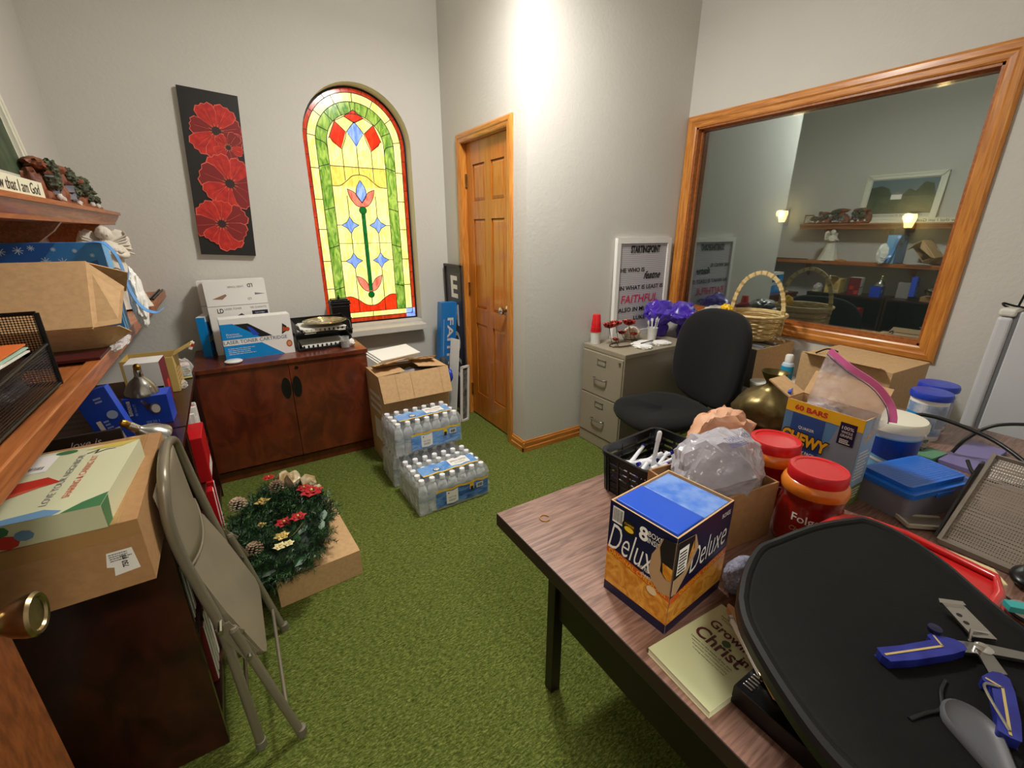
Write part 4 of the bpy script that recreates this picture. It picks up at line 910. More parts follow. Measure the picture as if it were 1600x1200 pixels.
# ------------------------------------------------------------------ wreath and the carton under it
t = thing('low_wide_carton', 'low wide brown cardboard box on the carpet with the wreath lying on it', 'box', (.105, 1.955, 0), R(3.5))
w, d, h = .335, .50, .125
def pr(b): tp = faces(w, d, h)['t']; b.rect(tp, w * .50, .0, w * .507, d, KRAFTD, .0007); b.shape(tp, [(0.01, .004), (w * .5, .004), (w * .5, .008), (.01, .007)], INK, .0008)
carton(t, w, d, h, KRAFT, open_top=False, prints=pr)
t = thing('christmas_wreath', 'big green artificial wreath with pinecones, red flowers and a gold ribbon', 'wreath', (.008, 1.960, .03))
G1, G2, G3, G4 = (mat('pine_green', (38, 72, 40), .7, rgb2=(74, 112, 66), nz=(20, .3)), mat('dark_pine', (22, 42, 28), .7), mat('frosted_pine', (120, 142, 124), .7), mat('leaf_green', (30, 74, 38), .45))
tiltM = Matrix.Translation((0, 0, .160)) @ Matrix.Rotation(R(-12), 4, 'Y')
rnd = random.Random(21)
WCX, RM = 0, .185
def wpt(th, r, z): return tiltM @ V((r * math.cos(th) * .81, r * math.sin(th) * 1.28, z))
b = MB()
b.tube([wpt(a * PI / 16, RM - .01, -.01) for a in range(32)], .060, G2, 8, True)
for i in range(1500):
    th = rnd.uniform(0, 2 * PI); ph = rnd.uniform(-.25 * PI, 1.25 * PI)
    r = RM - .012 + .070 * math.cos(ph) + rnd.uniform(-.035, .02); z = .05 * math.sin(ph)
    p = wpt(th, r, z); c0 = wpt(th, RM - .02, -.02); d0 = (p - c0).normalized(); d0 = (d0 + V((rnd.uniform(-.7, .7), rnd.uniform(-.7, .7), rnd.uniform(-.2, .6)))).normalized()
    m = rnd.choice((G1, G1, G2, G1, G3 if rnd.random() < .25 else G1)); ln = rnd.uniform(.035, .075)
    side = d0.cross(V((0, 0, 1)));
    if side.length < .1: side = V((1, 0, 0))
    side.normalize(); up = side.cross(d0)
    for k in range(9):
        f = k / 9; q = p + d0 * ln * f
        for s in (-1, 1):
            a = rnd.uniform(0, PI); nd = (d0 * .8 + side * s * math.cos(a) + up * math.sin(a) * s).normalized() * .026 * (1.15 - f * .6)
            wv = nd.cross(V((rnd.random(), rnd.random(), rnd.random()))).normalized() * .0022
            b.add([q - wv, q + wv, q + nd], [(0, 1, 2)], m)
b.build('pine_sprigs', t)
b = MB()
for i in range(70):
    th = rnd.uniform(0, 2 * PI); p = wpt(th, RM + rnd.uniform(-.07, .07), rnd.uniform(.02, .06)); an = rnd.uniform(0, 2 * PI); tl = rnd.uniform(-.4, .5); u = V((math.cos(an), math.sin(an), tl)).normalized(); v = u.cross(V((0, 0, 1))).normalized(); sc = rnd.uniform(.020, .040)
    n = u.cross(v); fr = Fr(p, u, v)
    b.add([fr.p(-sc, 0, 0), fr.p(-.4 * sc, .5 * sc, .1 * sc), fr.p(.5 * sc, .45 * sc, .1 * sc), fr.p(1.1 * sc, 0, 0), fr.p(.5 * sc, -.45 * sc, .1 * sc), fr.p(-.4 * sc, -.5 * sc, .1 * sc), fr.p(.2 * sc, 0, -.12 * sc)], [(0, 6, 1), (1, 6, 2), (2, 6, 3), (3, 6, 4), (4, 6, 5), (5, 6, 0)], G4 if rnd.random() < .7 else G3)
b.build('holly_leaves', t)
PC = mat('pinecone_brown', (110, 82, 58), .8, rgb2=(176, 150, 124), nz=(40, .3))
def cone(th, r, z, s, m=PC):
    p = wpt(th, r, z + .018); s *= 1.15; b = MB(); b.blob(p, (s * .5, s * .5, s * .5), G2, 0, 1, 1, 2)
    for ring in range(6):
        el = R(-10 + ring * 17); rr = s * math.cos(el); zz = s * .9 * math.sin(el); n = 12 - ring
        for k in range(n):
            a = 2 * PI * (k + .5 * (ring % 2)) / n; o = V((math.cos(a), math.sin(a), 0)); q = p + o * rr + V((0, 0, zz)); tn = V((-o.y, o.x, 0)) * s * .19
            b.add([q - tn * .6 - o * s * .25, q + tn * .6 - o * s * .25, q + tn + V((0, 0, s * .05)), q + o * s * .12, q - tn + V((0, 0, s * .05)), q + V((0, 0, s * .14))], [(0, 1, 5), (1, 2, 5), (2, 3, 5), (3, 4, 5), (4, 0, 5)], m)
    o = b.build('pinecone', t); return o
cone(R(75), RM + .0, .065, .032); cone(R(230), RM - .01, .06, .028); cone(R(135), RM + .05, .07, .034, mat('pale_pinecone', (170, 140, 116), .8, rgb2=(206, 186, 166), nz=(30, .3)))
PR = mat('poinsettia_red', (178, 24, 34), .6); GD = mat('gold_leaf', (216, 186, 108), .4, metal=.3); CRM = mat('cream_petal', (228, 216, 160), .6)
def bloom(th, r, z, s, m, nm='red_flower', n=6):
    s *= 1.3; p = wpt(th, r, z + .022); b = MB(); rn = random.Random(int(th * 100) + int(s * 1000))
    for L in range(2):
        for k in range(n):
            a = 2 * PI * k / n + L * .5 + rn.random() * .2; o = V((math.cos(a), math.sin(a), .35 + .5 * L)).normalized(); w_ = V((-math.sin(a), math.cos(a), 0)) * s * .36; ss = s * (1 - .3 * L)
            b.add([p, p + o * ss * .55 - w_, p + o * ss + V((0, 0, -.1 * s)), p + o * ss * .55 + w_, p + o * ss * .5 + V((0, 0, .14 * s))], [(0, 1, 4), (1, 2, 4), (2, 3, 4), (3, 0, 4)], m)
    b.blob(p + V((0, 0, s * .3)), (s * .14,) * 3, GD, .2, 3, 1, 2); b.build(nm, t)
bloom(R(85), RM + .055, .085, .026, PR); bloom(R(-60), RM * .45, .055, .032, PR); bloom(R(8), RM + .03, .06, .045, PR); bloom(R(20), RM + .01, .07, .03, PR); bloom(R(-40), RM * .8, .07, .03, PR)
bloom(R(-82), RM - .02, .075, .026, GD, 'gold_flower'); bloom(R(-88), RM + .03, .08, .022, CRM, 'cream_flower'); bloom(R(-78), RM + .04, .08, .018, CRM, 'cream_flower'); bloom(R(110), RM - .06, .06, .03, GD, 'gold_sprig', 4); bloom(R(180), RM * .4, .04, .02, GD, 'gold_sprig', 4)
RIB = mat('gold_ribbon', (176, 150, 100), .45, rgb2=(226, 214, 184), nz=(22, .3), metal=.2)
b = MB(); b.hull(wpt(R(52), RM + .045, .085), (.040, .062, .045), RIB, 26, 4, .05, 2.5); b.hull(wpt(R(30), RM + .06, .08), (.038, .048, .038), RIB, 24, 6, .05, 2.5); b.hull(wpt(R(66), RM + .05, .09), (.036, .045, .036), RIB, 24, 8, .05, 2.5); b.hull(wpt(R(12), RM + .06, .07), (.030, .036, .030), RIB, 24, 12, .05, 2.5)
b.build('ribbon_bow', t)
b = MB(); b.tube(spline([wpt(R(-75), RM - .02, .08), wpt(R(-66), RM + .0, .09), wpt(R(-50), RM + .02, .11)], 5), .0018, mat('twig', (120, 104, 84), .7), 5); b.build('twig', t)
tag(MB().blob((.03, 1.965, .160), (.035, .05, .018), film('silver_tinsel', (200, 206, 220), .5, .1, (80, 1, .008)), .35, 3, 3, 3, True).build('clear_packet'), 'small clear and blue packet showing through the middle of the wreath', 'packet')

# ------------------------------------------------------------------ wall shelves
t = thing('lower_wall_shelf', 'long stained wooden shelf on the left wall at chest height', 'shelf', (XL, 2.0, 1.09))
b = MB(); b.box((0, -1.7, 0), (.285, 1.446, .022), PINE); b.box((.268, -1.7, -.012), (.300, 1.446, .030), PINE); b.build('shelf_board', t, bevel=.003)
for y in (-1.2, -.1, 1.0):
    b = MB(); b.prism(Fr((0, y, 0), (1, 0, 0), (0, 0, -1)), [(0, 0), (.20, 0), (.15, .05), (.05, .14), (0, .18)], -.011, .011, PINE); b.build('bracket', t, bevel=.002)
t = thing('upper_wall_shelf', 'stained wooden display shelf with moulded edge high on the left wall', 'shelf', (XL, 1.9, 1.487))
b = MB(); prof = [(0, .0), (.198, 0), (.200, .012), (.214, .030), (.222, .046), (.230, .046), (.230, .060), (0, .060)]
vs = [V((a, -1.4, z)) for a, z in prof] + [V((a, 1.22, z)) for a, z in prof]; k = len(prof)
b.add(vs, [tuple(range(k)), tuple(range(k, 2 * k))[::-1]] + [(i, (i + 1) % k, k + (i + 1) % k, k + i) for i in range(k)], PINE); b.build('shelf_board', t, smooth=25)
for y in (-1.0, -.35, .30, .93): b = MB(); b.prism(Fr((0, y, 0), (1, 0, 0), (0, 0, -1)), [(0, 0), (.185, 0), (.16, .03), (.06, .11), (0, .17)], -.012, .012, PINE); b.build('bracket', t, bevel=.002)
# carton on the lower shelf, tipped on its side
t = thing('tipped_carton', 'open brown cardboard box lying tipped on the wall shelf, flaps to the right', 'box', (-.47, 1.775, 1.180))
b = MB()
P0, P1, P2 = V((0, -.025, -.062)), V((0, -.085, .016)), V((0, .055, .190)); P3 = P0 + (P2 - P1)
xa, xb = -.155, .122
q = [P0, P1, P2, P3]
for i in range(4):
    a, c = q[i], q[(i + 1) % 4]; nn = V((1, 0, 0)).cross(c - a).normalized() * .004
    pa = [V((xa, a.y, a.z)), V((xb, a.y, a.z)), V((xb, c.y, c.z)), V((xa, c.y, c.z))]; pb = [p + nn for p in pa]
    b.add(pa + pb, [(0, 1, 2, 3), (7, 6, 5, 4), (0, 4, 5, 1), (1, 5, 6, 2), (2, 6, 7, 3), (3, 7, 4, 0)], KRAFT)
b.poly([V((xa, p.y, p.z)) for p in q], KRAFT)
fr = Fr(V((xa, P1.y, P1.z)), (1, 0, 0), (P2 - P1).normalized()); b.rect(fr, .006, .075, .062, .115, PAPER, .005); barcode(b, Fr(fr.p(0, 0, .004), fr.u, fr.v), .015, .079, .05, .09, 4); scribble(b, Fr(fr.p(0, 0, .004), fr.u, fr.v), .012, .094, .056, .11, 3, GREY, 1)
b.build('box_body', t)
def flap(pts, nm='flap'):
    b = MB(); pts = [V(p) for p in pts]; n = (pts[1] - pts[0]).cross(pts[2] - pts[0]).normalized() * .0035; k = len(pts)
    b.add(pts + [p + n for p in pts], [tuple(range(k)), tuple(range(k, 2 * k))[::-1]] + [(i, (i + 1) % k, k + (i + 1) % k, k + i) for i in range(k)], KRAFT); b.build(nm, t)
flap([(xb, P1.y, P1.z), (xb, P2.y, P2.z), (xb + .075, P2.y - .02, P2.z - .075), (xb + .062, P1.y + .01, P1.z + .005)])
flap([(xb, P0.y, P0.z), (xb, P1.y, P1.z - .001), (xb + .055, P1.y + .02, P1.z - .005), (xb + .070, P0.y + .015, P0.z + .045)])
flap([(xb, P2.y, P2.z), (xb, P3.y, P3.z), (xb + .06, P3.y + .03, P3.z - .02), (xb + .085, P2.y + .03, P2.z - .035)])
tag(MB().box((-.54, 1.60, 1.1205), (-.335, 1.86, 1.128), mat('dark_red_folder', (74, 20, 26), .35)).build('dark_folder'), 'thin dark red folder on the wall shelf under the tipped carton', 'folder')
tag(MB().blob((-.318, 1.80, 1.126), (.018, .10, .012), film('crinkled_cellophane', (226, 224, 222), .22), .4, 3, 7, 3, True, floor=1.121).build('clear_wrap'), 'strip of clear crinkled wrap hanging out under the tipped carton', 'wrapper')

# mesh letter organizer
MESH = meshmat('black_wire_mesh', (20, 20, 22), 190, .42, .3)
t = thing('mesh_organizer', 'black wire-mesh desk tray full of papers at the near end of the wall shelf', 'organizer', (-.495, 1.19, 1.121))
b = MB(); hx, hy = .125, .19
for z in (.002, .072):
    b.poly([(-hx, -hy, z), (hx, -hy, z), (hx, hy, z), (-hx, hy, z)], MESH)
b.poly([(-hx, hy, 0), (hx, hy, 0), (hx, hy, .165), (-hx, hy, .165)], MESH); b.poly([(hx, -hy, 0), (hx, hy, 0), (hx, hy, .095), (hx, -hy, .075)], MESH); b.poly([(-hx, -hy, 0), (-hx, hy, 0), (-hx, hy, .095), (-hx, -hy, .075)], MESH)
b.build('mesh_panels', t)
b = MB()
for s in (-1, 1):
    b.tube([(s * hx, -hy, .003), (s * hx, hy, .003)], .004, BLACKM, 8); b.tube([(s * hx, -hy, .075), (s * hx, hy, .095)], .004, BLACKM, 8); b.tube([(s * hx, hy, 0), (s * hx, hy, .165)], .0055, BLACKM, 8); b.tube([(s * hx, -hy, 0), (s * hx, -hy, .075)], .004, BLACKM, 8)
for z in (.003, .075, .165): b.tube([(-hx, hy, z), (hx, hy, z)], .004, BLACKM, 8)
b.tube([(-hx, -hy, .075), (hx, -hy, .075)], .004, BLACKM, 8)
b.build('wire_frame', t, smooth=50)
rnd = random.Random(8)
cols = ((232, 120, 54), (240, 208, 60), (178, 214, 196), (236, 236, 232), (240, 236, 224))
for i in range(5):
    b = MB(); s = [(-.115, -.15), (.110, -.15), (.110, .14), (-.115, .14)]
    b.prism(Fr((0, 0, 0), (1, 0, 0), (0, 1, 0)), s, 0, .003, mat('sheet_%d' % i, cols[i], .6))
    if i == 0: b.rect(Fr((0, 0, .003), (1, 0, 0), (0, 1, 0)), -.08, -.12, .07, .10, mat('sheet_yellow', (244, 206, 44), .6)); b.rect(Fr((0, 0, .003), (1, 0, 0), (0, 1, 0)), -.06, -.02, .02, .09, mat('sheet_lilac', (186, 190, 214), .6), .001)
    tag(b.build('paper_sheet', loc=(-.50 , 1.175, 1.210 + (4 - i) * .0035), rot=(R(2.5), 0, R(rnd.uniform(-6, 6)))), ('orange and yellow leaflet on top of the papers in the mesh tray', 'bright yellow sheet under the orange leaflet', 'pale mint green sheet in the mesh tray pile', 'white sheet low in the mesh tray pile', 'ivory sheet at the bottom of the mesh tray pile')[i], 'paper', 'sheets in the mesh tray')
tag(MB().blob((-.47, 1.20, 1.160), (.085, .13, .026), mat('grey_bag', (120, 116, 116), .5), .25, 2.5, 4, 4, True, floor=1.126).build('grey_packet'), 'crumpled grey packet on the lower level of the mesh tray', 'packet')
tag(MB().box((-.60, 1.02, 1.126), (-.46, 1.13, 1.146), mat('purple_folder', (84, 60, 140), .5)).box((-.598, 1.018, 1.130), (-.462, 1.12, 1.142), PAPER).build('purple_booklet'), 'purple booklet on the lower level of the mesh tray', 'book')

# gift bag
t = thing('gift_bag', 'blue snowflake gift bag with a looped ribbon handle, behind the tipped carton', 'bag', (-.47, 2.08, 1.121))
GBL = mat('gift_blue', (38, 120, 206), .35, rgb2=(70, 158, 232), nz=(4, .2)); GBD = mat('gift_dark_blue', (26, 92, 178), .4); SNOW = mat('snowflake_white', (206, 232, 250), .5)
b = MB(); w, d, h = .27, .10, .30
b.box((-w / 2, -d / 2, 0), (w / 2 - .0, d / 2, h), GBL); F = faces(w, d, h); f = F['f']
b.shape(f, [(.0, .24), (.10, .225), (.16, .30), (0, .30)], GBD); b.shape(f, [(.13, .21), (.25, .245), (.25, .20), (.12, .17)], GBD, .0008)
for (x, z, r) in ((.03, .275, .012), (.07, .278, .012), (.125, .245, .012), (.165, .24, .014), (.06, .235, .008), (.15, .28, .006), (.20, .275, .006), (.225, .225, .010), (.10, .285, .008), (.24, .26, .006)):
    for k in range(4): a = PI * k / 4; b.line(f, [(x - r * math.cos(a), z - r * math.sin(a)), (x + r * math.cos(a), z + r * math.sin(a))], .0016, SNOW, .0014)
b.rect(F['r'], 0, 0, d, h, mat('gift_pale', (110, 176, 226), .4))
b.build('bag_body', t)
b = MB(); pts = spline([(.10, -.045, .30), (.145, -.06, .295), (.168, -.05, .24), (.172, -.04, .15), (.190, -.03, .08), (.222, .0, .050), (.245, .03, .06)], 8)
vs = []
for i, p in enumerate(pts): vs += [p + V((0, -.012, 0)), p + V((.004, .012, .004))]
b.add(vs, [(2 * i, 2 * i + 2, 2 * i + 3, 2 * i + 1) for i in range(len(pts) - 1)], mat('ribbon_blue', (74, 146, 218), .3)); b.build('ribbon', t, solid=.0012)
b = MB(); b.tube([(.155 + .018 * math.cos(a * PI / 12), -.052, .185 + .032 * math.sin(a * PI / 12)) for a in range(24)], .0016, mat('purple_cord', (74, 40, 96), .4), 6, True); b.build('cord_loop', t)
tag(MB().blob((-.292, 2.13, 1.22), (.022, .05, .10), PAPER, .22, 2, 6, 4, True).build('tissue_paper'), 'white tissue paper bulging beside the blue gift bag', 'tissue')
# angel
STONE = mat('plaster_white', (222, 214, 200), .7, nz=(14, .05), bump=(40, .6, .004))
t = thing('angel_statue', 'white plaster angel figurine with wings at the far end of the wall shelf', 'statue', (-.43, 2.72, 1.121), R(20))
b = MB()
def robe(r, z, a): return r * (1 + .10 * math.sin(a * 9 + z * 20) * (1 - z * 2.2))
b.lathe([(.105, 0), (.100, .012), (.088, .05), (.070, .11), (.054, .17), (.044, .205), (.048, .235), (.050, .262), (.036, .285), (.018, .295), (.015, .303)], STONE, (0, 0, 0), 44, fn=robe); b.build('robe', t, smooth=70)
b = MB(); b.blob((.006, -.004, .322), (.023, .024, .029), STONE, .03, 3, 1, 3); b.blob((0, .006, .328), (.028, .028, .029), STONE, .18, 5, 2, 3, True); b.blob((.006, -.027, .319), (.004, .005, .005), STONE, 0, 1, 1, 2); b.build('head', t, smooth=70)
for s in (-1, 1):
    b = MB()
    def wf(p, s=s): return V((p.x + s * .35 * abs(p.z), p.y, p.z))
    b.blob((s * .052, .030, .285), (.040, .013, .058), STONE, .10, 3, 2, 4)
    for k in range(6): b.tube([V((s * .026, .020, .262 + k * .006)), V((s * (.060 + k * .004), .012, .248 + k * .014)), V((s * (.094 - k * .004), .022, .236 + k * .020))], .008, STONE, 8, rs=[.006, .010, .006], flat=.5)
    b.build('wing', t, smooth=60)
for s in (-1, 1):
    b = MB(); b.tube(spline([(s * .040, -.004, .268), (s * .056, -.024, .235), (s * .034, -.052, .232), (s * .008, -.060, .246)], 5), .012, STONE, 10, rs=[.015 - .0004 * i for i in range(16)]); b.build('arm', t, smooth=60)
b = MB()
for k in range(5): b.blob((.022 + .012 * math.cos(k * 1.3), -.055 + .008 * math.sin(k * 1.3), .250 + .006 * (k % 2)), (.010, .010, .009), STONE, .25, 4, k, 2)
b.build('flower_bouquet', t, smooth=60)
tag(MB().box((-.36, 2.92, 1.121), (-.352, 3.40, 1.131), BLACKM).box((-.345, 2.92, 1.121), (-.338, 3.40, 1.130), BLACKM).build('metal_rods', bevel=.001), 'two thin dark metal rods lying along the far end of the wall shelf', 'rod')
t = thing('amber_ornament', 'small amber glass ornament in a dark frame at the shelf edge', 'ornament', (-.350, 2.55, 1.1205)); b = MB()
for k in range(5): b.blob((0, -.05 + k * .024, .012), (.010, .012, .011), mat('amber_glass', (232, 160, 84), .15, coat=.5), .05, 2, k, 2)
b.build('amber_beads', t, smooth=60); MB().tube([(0, -.065, .003), (.008, 0, .022), (0, .06, .003)], .002, BLACKM, 6).build('frame', t)

# ------------------------------------------------------------------ on the upper shelf
ZU = 1.548
PF = mat('frame_white', (222, 220, 204), .5)
t = thing('landscape_picture', 'large white-framed painting of a white farmhouse in green fields, leaning on the upper shelf', 'picture', (-.560, 2.20, ZU), rot=(0, R(-6), 0))
fr = Fr((0, -.36, 0), (0, 1, 0), (0, 0, 1)); w, h = .72, .52; b = MB()
for o, l, l2 in ((0, 0, .020), (.018, 0, .014), (.034, 0, .018)):
    e = .018; 
    for p in ([(o, o), (w - o, o), (w - o, o + e), (o, o + e)], [(o, h - o - e), (w - o, h - o - e), (w - o, h - o), (o, h - o)], [(o, o), (o + e, o), (o + e, h - o), (o, h - o)], [(w - o - e, o), (w - o, o), (w - o, h - o), (w - o - e, h - o)]): b.prism(fr, p, 0, l2, PF)
b.build('frame', t)
b = MB(); b.prism(fr, [(.05, .05), (w - .05, .05), (w - .05, h - .05), (.05, h - .05)], -.004, .004, PF)
f2 = Fr(fr.p(0, 0, .004), fr.u, fr.v)
b.rect(f2, .06, .30, w - .06, h - .06, mat('paint_sky', (90, 112, 122), .6)); b.rect(f2, .06, .10, w - .06, .30, mat('paint_field', (46, 62, 44), .6, rgb2=(74, 90, 62), nz=(12, .3)), .0008); b.rect(f2, .06, .06, w - .06, .10, mat('paint_caption', (196, 196, 184), .6), .0008); b.text(f2, 'The Old Farmhouse', w / 2, .08, .018, GREY, l=.0012, width=.5)
b.shape(f2, [(.06, .28), (.10, .40), (.18, .42), (.24, .33), (.30, .36), (.36, .28)], mat('paint_trees', (40, 62, 44), .7), .0012); b.shape(f2, [(.44, .28), (.49, .37), (.56, .40), (.66, .38), (.66, .28)], mat('paint_trees', (40, 62, 44), .7), .0012)
b.rect(f2, .35, .25, .45, .30, WHITE, .0016); b.shape(f2, [(.34, .30), (.40, .335), (.46, .30)], GREY, .0018)
b.build('painting', t)
t = thing('word_sign', 'long cream wooden block sign with handwritten words at the front of the upper shelf', 'sign', (-.437, 1.72, ZU))
b = MB(); b.box((-.012, -.40, 0), (.012, .27, .046), CREAM); b.text(Fr((.012, 0, 0), (0, 1, 0), (0, 0, 1)), 'Be still and know that I am God', -.07, .024, .030, INK, width=.60, shear=.15); b.build('sign_block', t, bevel=.002)
BRN = mat('resin_brown', (104, 56, 36), .55, rgb2=(150, 88, 56), nz=(24, .3), bump=(60, .8, .006)); GRN = mat('resin_green', (52, 60, 42), .7, rgb2=(90, 96, 74), nz=(50, .3), bump=(70, .8, .006)); BLR = mat('resin_blue_grey', (122, 128, 146), .6, rgb2=(160, 160, 170), nz=(20, .2)); WHR = mat('resin_white', (206, 200, 190), .6)
def cottage(label, y, w, h, seed, x=-.505):
    t = thing('village_figurine', label, 'figurine', (x, y, ZU), R(8), 'resin village figurines')
    rn = random.Random(seed)
    b = MB(); b.blob((0, 0, .012), (.055, w * .52, .018), BRN, .2, 4, seed, 3, floor=0.0005); b.build('base', t, smooth=60)
    b = MB()
    for k in range(7): b.blob((rn.uniform(-.03, -.005), lerp(-w * .4, w * .4, k / 6), h * (.30 + .18 * math.sin(k * 1.1 + seed))), (.030, w * .14, h * .36), BRN, .3, 4, seed + k, 3, True)
    b.blob((-.010, 0, h * .80), (.036, w * .46, h * .13), BRN, .25, 5, seed + 9, 3, True); b.build('brick_arch', t, smooth=60)
    b = MB()
    for k in range(4): b.blob((.018 + rn.random() * .012, rn.uniform(-w * .38, w * .38), h * rn.uniform(.35, .85)), (.022, w * .14, h * .13), GRN, .4, 5, seed + 20 + k, 3, True)
    b.build('foliage', t)
    b = MB()
    for k in range(3):
        y0 = rn.uniform(-w * .32, w * .28); z0 = h * rn.uniform(.10, .55); b.box((.012, y0, z0), (.036, y0 + w * .20, z0 + h * .16), BLR); b.add([(.010, y0 - .004, z0 + h * .16), (.040, y0 - .004, z0 + h * .16), (.040, y0 + w * .20 + .004, z0 + h * .16), (.010, y0 + w * .20 + .004, z0 + h * .16), (.025, y0 - .004, z0 + h * .24), (.025, y0 + w * .20 + .004, z0 + h * .24)], [(0, 1, 4), (2, 3, 5), (1, 2, 5, 4), (0, 4, 5, 3)], BRN); b.box((.036, y0 + w * .06, z0 + .004), (.038, y0 + w * .12, z0 + h * .09), INK)
    b.build('cottage', t)
    b = MB()
    for k in range(5): b.blob((.038, rn.uniform(-w * .4, w * .4), rn.uniform(.012, .035)), (.010, .012, .012), WHR, .3, 4, seed + 30 + k, 2)
    b.build('figures', t, smooth=60)
cottage('tall brown resin village figurine with a round brick arch, nearest the framed painting', 2.52, .20, .185, 3, -.53)
cottage('brown and blue-grey resin house figurine in the middle of the upper shelf', 2.73, .19, .185, 11, -.52)
cottage('dark brown resin figurine with green tree top, third along the upper shelf', 2.90, .13, .150, 17)
cottage('small low amber-brown resin figurine near the end of the upper shelf', 3.01, .08, .095, 29)
t = thing('little_photo_frame', 'small wooden photo frame at the far end of the upper shelf', 'frame', (-.50, 3.07, ZU), rot=(0, R(-12), R(-15)))
fr = Fr((0, -.05, 0), (0, 1, 0), (0, 0, 1)); b = MB(); w, h = .10, .11; FW = mat('frame_brown', (96, 52, 34), .4)
for p in ([(0, 0), (w, 0), (w, .012), (0, .012)], [(0, h - .012), (w, h - .012), (w, h), (0, h)], [(0, 0), (.012, 0), (.012, h), (0, h)], [(w - .012, 0), (w, 0), (w, h), (w - .012, h)]): b.prism(fr, p, 0, .01, FW)
b.build('frame', t); MB().prism(fr, [(.01, .01), (w - .01, .01), (w - .01, h - .01), (.01, h - .01)], 0, .003, mat('photo', (150, 146, 136), .4, rgb2=(206, 200, 190), nz=(20, .2))).build('photograph', t)

# ------------------------------------------------------------------ the open office door at the left
dv = V((.070, .82, 0)).normalized(); DL = .80
ND = struct(MB().build('door_2')); ND.location = (-.432, .020, .012); ND.rotation_euler = (0, 0, math.atan2(dv.y, dv.x) - PI / 2)
ND.matrix_basis = Matrix.LocRotScale(ND.location, ND.rotation_euler, None)
b = MB(); b.box((-.036, 0, 0), (-.012, DL, 2.03), DOORN); fr = Fr((-.012, 0, 0), (0, 1, 0), (0, 0, 1)); sixpanel(b, fr, DL, 2.03, DOORN, DOORW); 
b.build('door_slab', ND, bevel=.0015)
b = MB(); MY = Matrix.Rotation(R(90), 4, 'Y')
b.lathe([(.033, 0), (.033, .004), (.014, .010), (.010, .014), (.010, .026), (.016, .032), (.024, .044), (.029, .058), (.030, .066), (.027, .070), (.023, .069), (.021, .066), (0, .066)], BRASS, (0, DL - .062, .945), 32, MY); b.build('door_handle', ND, smooth=40)
# ------------------------------------------------------------------ filing cabinet and what stands on it
t = thing('filing_cabinet', 'beige metal two-drawer filing cabinet against the wall beside the black chair', 'filing cabinet', (2.36, 2.082, 0))
b = MB(); b.box((-.328, -.196, 0), (.33, .196, .72), TAN); b.build('cabinet_shell', t, bevel=.003)
MB().box((-.331, -.198, .690), (.332, .198, .722), TAN).build('top_cap', t, bevel=.004)
fx = -.330
MB().box((fx - .001, -.190, .004), (fx + .01, .190, .082), TAN).build('kick_panel', t, bevel=.002)
for z0, z1 in ((.090, .378), (.386, .684)):
    b = MB(); b.box((fx - .008, -.188, z0), (fx + .004, .188, z1), TAN); dr = b.build('drawer', t, bevel=.003)
    zc = z0 + (z1 - z0) * .42; b = MB(); b.tube(spline([(fx - .008, .055, zc), (fx - .030, .052, zc + .002), (fx - .034, 0, zc), (fx - .030, -.052, zc + .002), (fx - .008, -.055, zc)], 5), .0055, STEEL, 10); b.build('handle', dr, smooth=50)
    zl = z0 + (z1 - z0) * .80; b = MB(); fr = Fr((fx - .008, .040, zl - .020), (0, -1, 0), (0, 0, 1))
    for p in ([(0, 0), (.08, 0), (.08, .005), (0, .005)], [(0, .035), (.08, .035), (.08, .040), (0, .040)], [(0, 0), (.005, 0), (.005, .04), (0, .04)], [(.075, 0), (.08, 0), (.08, .04), (.075, .04)]): b.prism(fr, p, 0, .004, STEEL)
    b.rect(fr, .005, .005, .075, .035, mat('label_insert', (150, 138, 116), .6), .001); b.build('label_holder', dr)
b = MB(); b.lathe([(.009, 0), (.009, .008), (.006, .010), (0, .010)], STEEL, (fx - .008, -.165, .66), 14, Matrix.Rotation(R(-90), 4, 'Y')); b.build('lock', t, smooth=40)
ZF = .7225
t = thing('stacked_cups', 'red plastic cups upside down on a white cup, on the filing cabinet', 'cups', (2.085, 2.225, ZF))
MB().lathe([(.032, 0), (.033, .004), (.035, .078), (.036, .082), (.033, .082), (.030, .006), (0, .005)], WPLAST, (0, 0, 0), 28).build('white_cup', t, smooth=40)
b = MB()
for k in range(3): b.lathe([(.0385 - .0008 * k, .083 + .012 * k), (.0385 - .0008 * k, .088 + .012 * k), (.036 - .0008 * k, .089 + .012 * k), (.027, .178 + .010 * k), (.025, .182 + .010 * k), (0, .182 + .010 * k)], RED, (0, 0, 0), 28)
b.build('red_cups', t, smooth=35)
t = thing('metal_roses', 'rusty red metal roses on wire stems standing on the filing cabinet', 'ornament', (2.25, 2.12, ZF)); RST = mat('rose_red_metal', (132, 30, 26), .3, metal=.5, rgb2=(178, 66, 46), nz=(30, .3)); WIR = mat('rusty_wire', (92, 74, 56), .5, metal=.6)
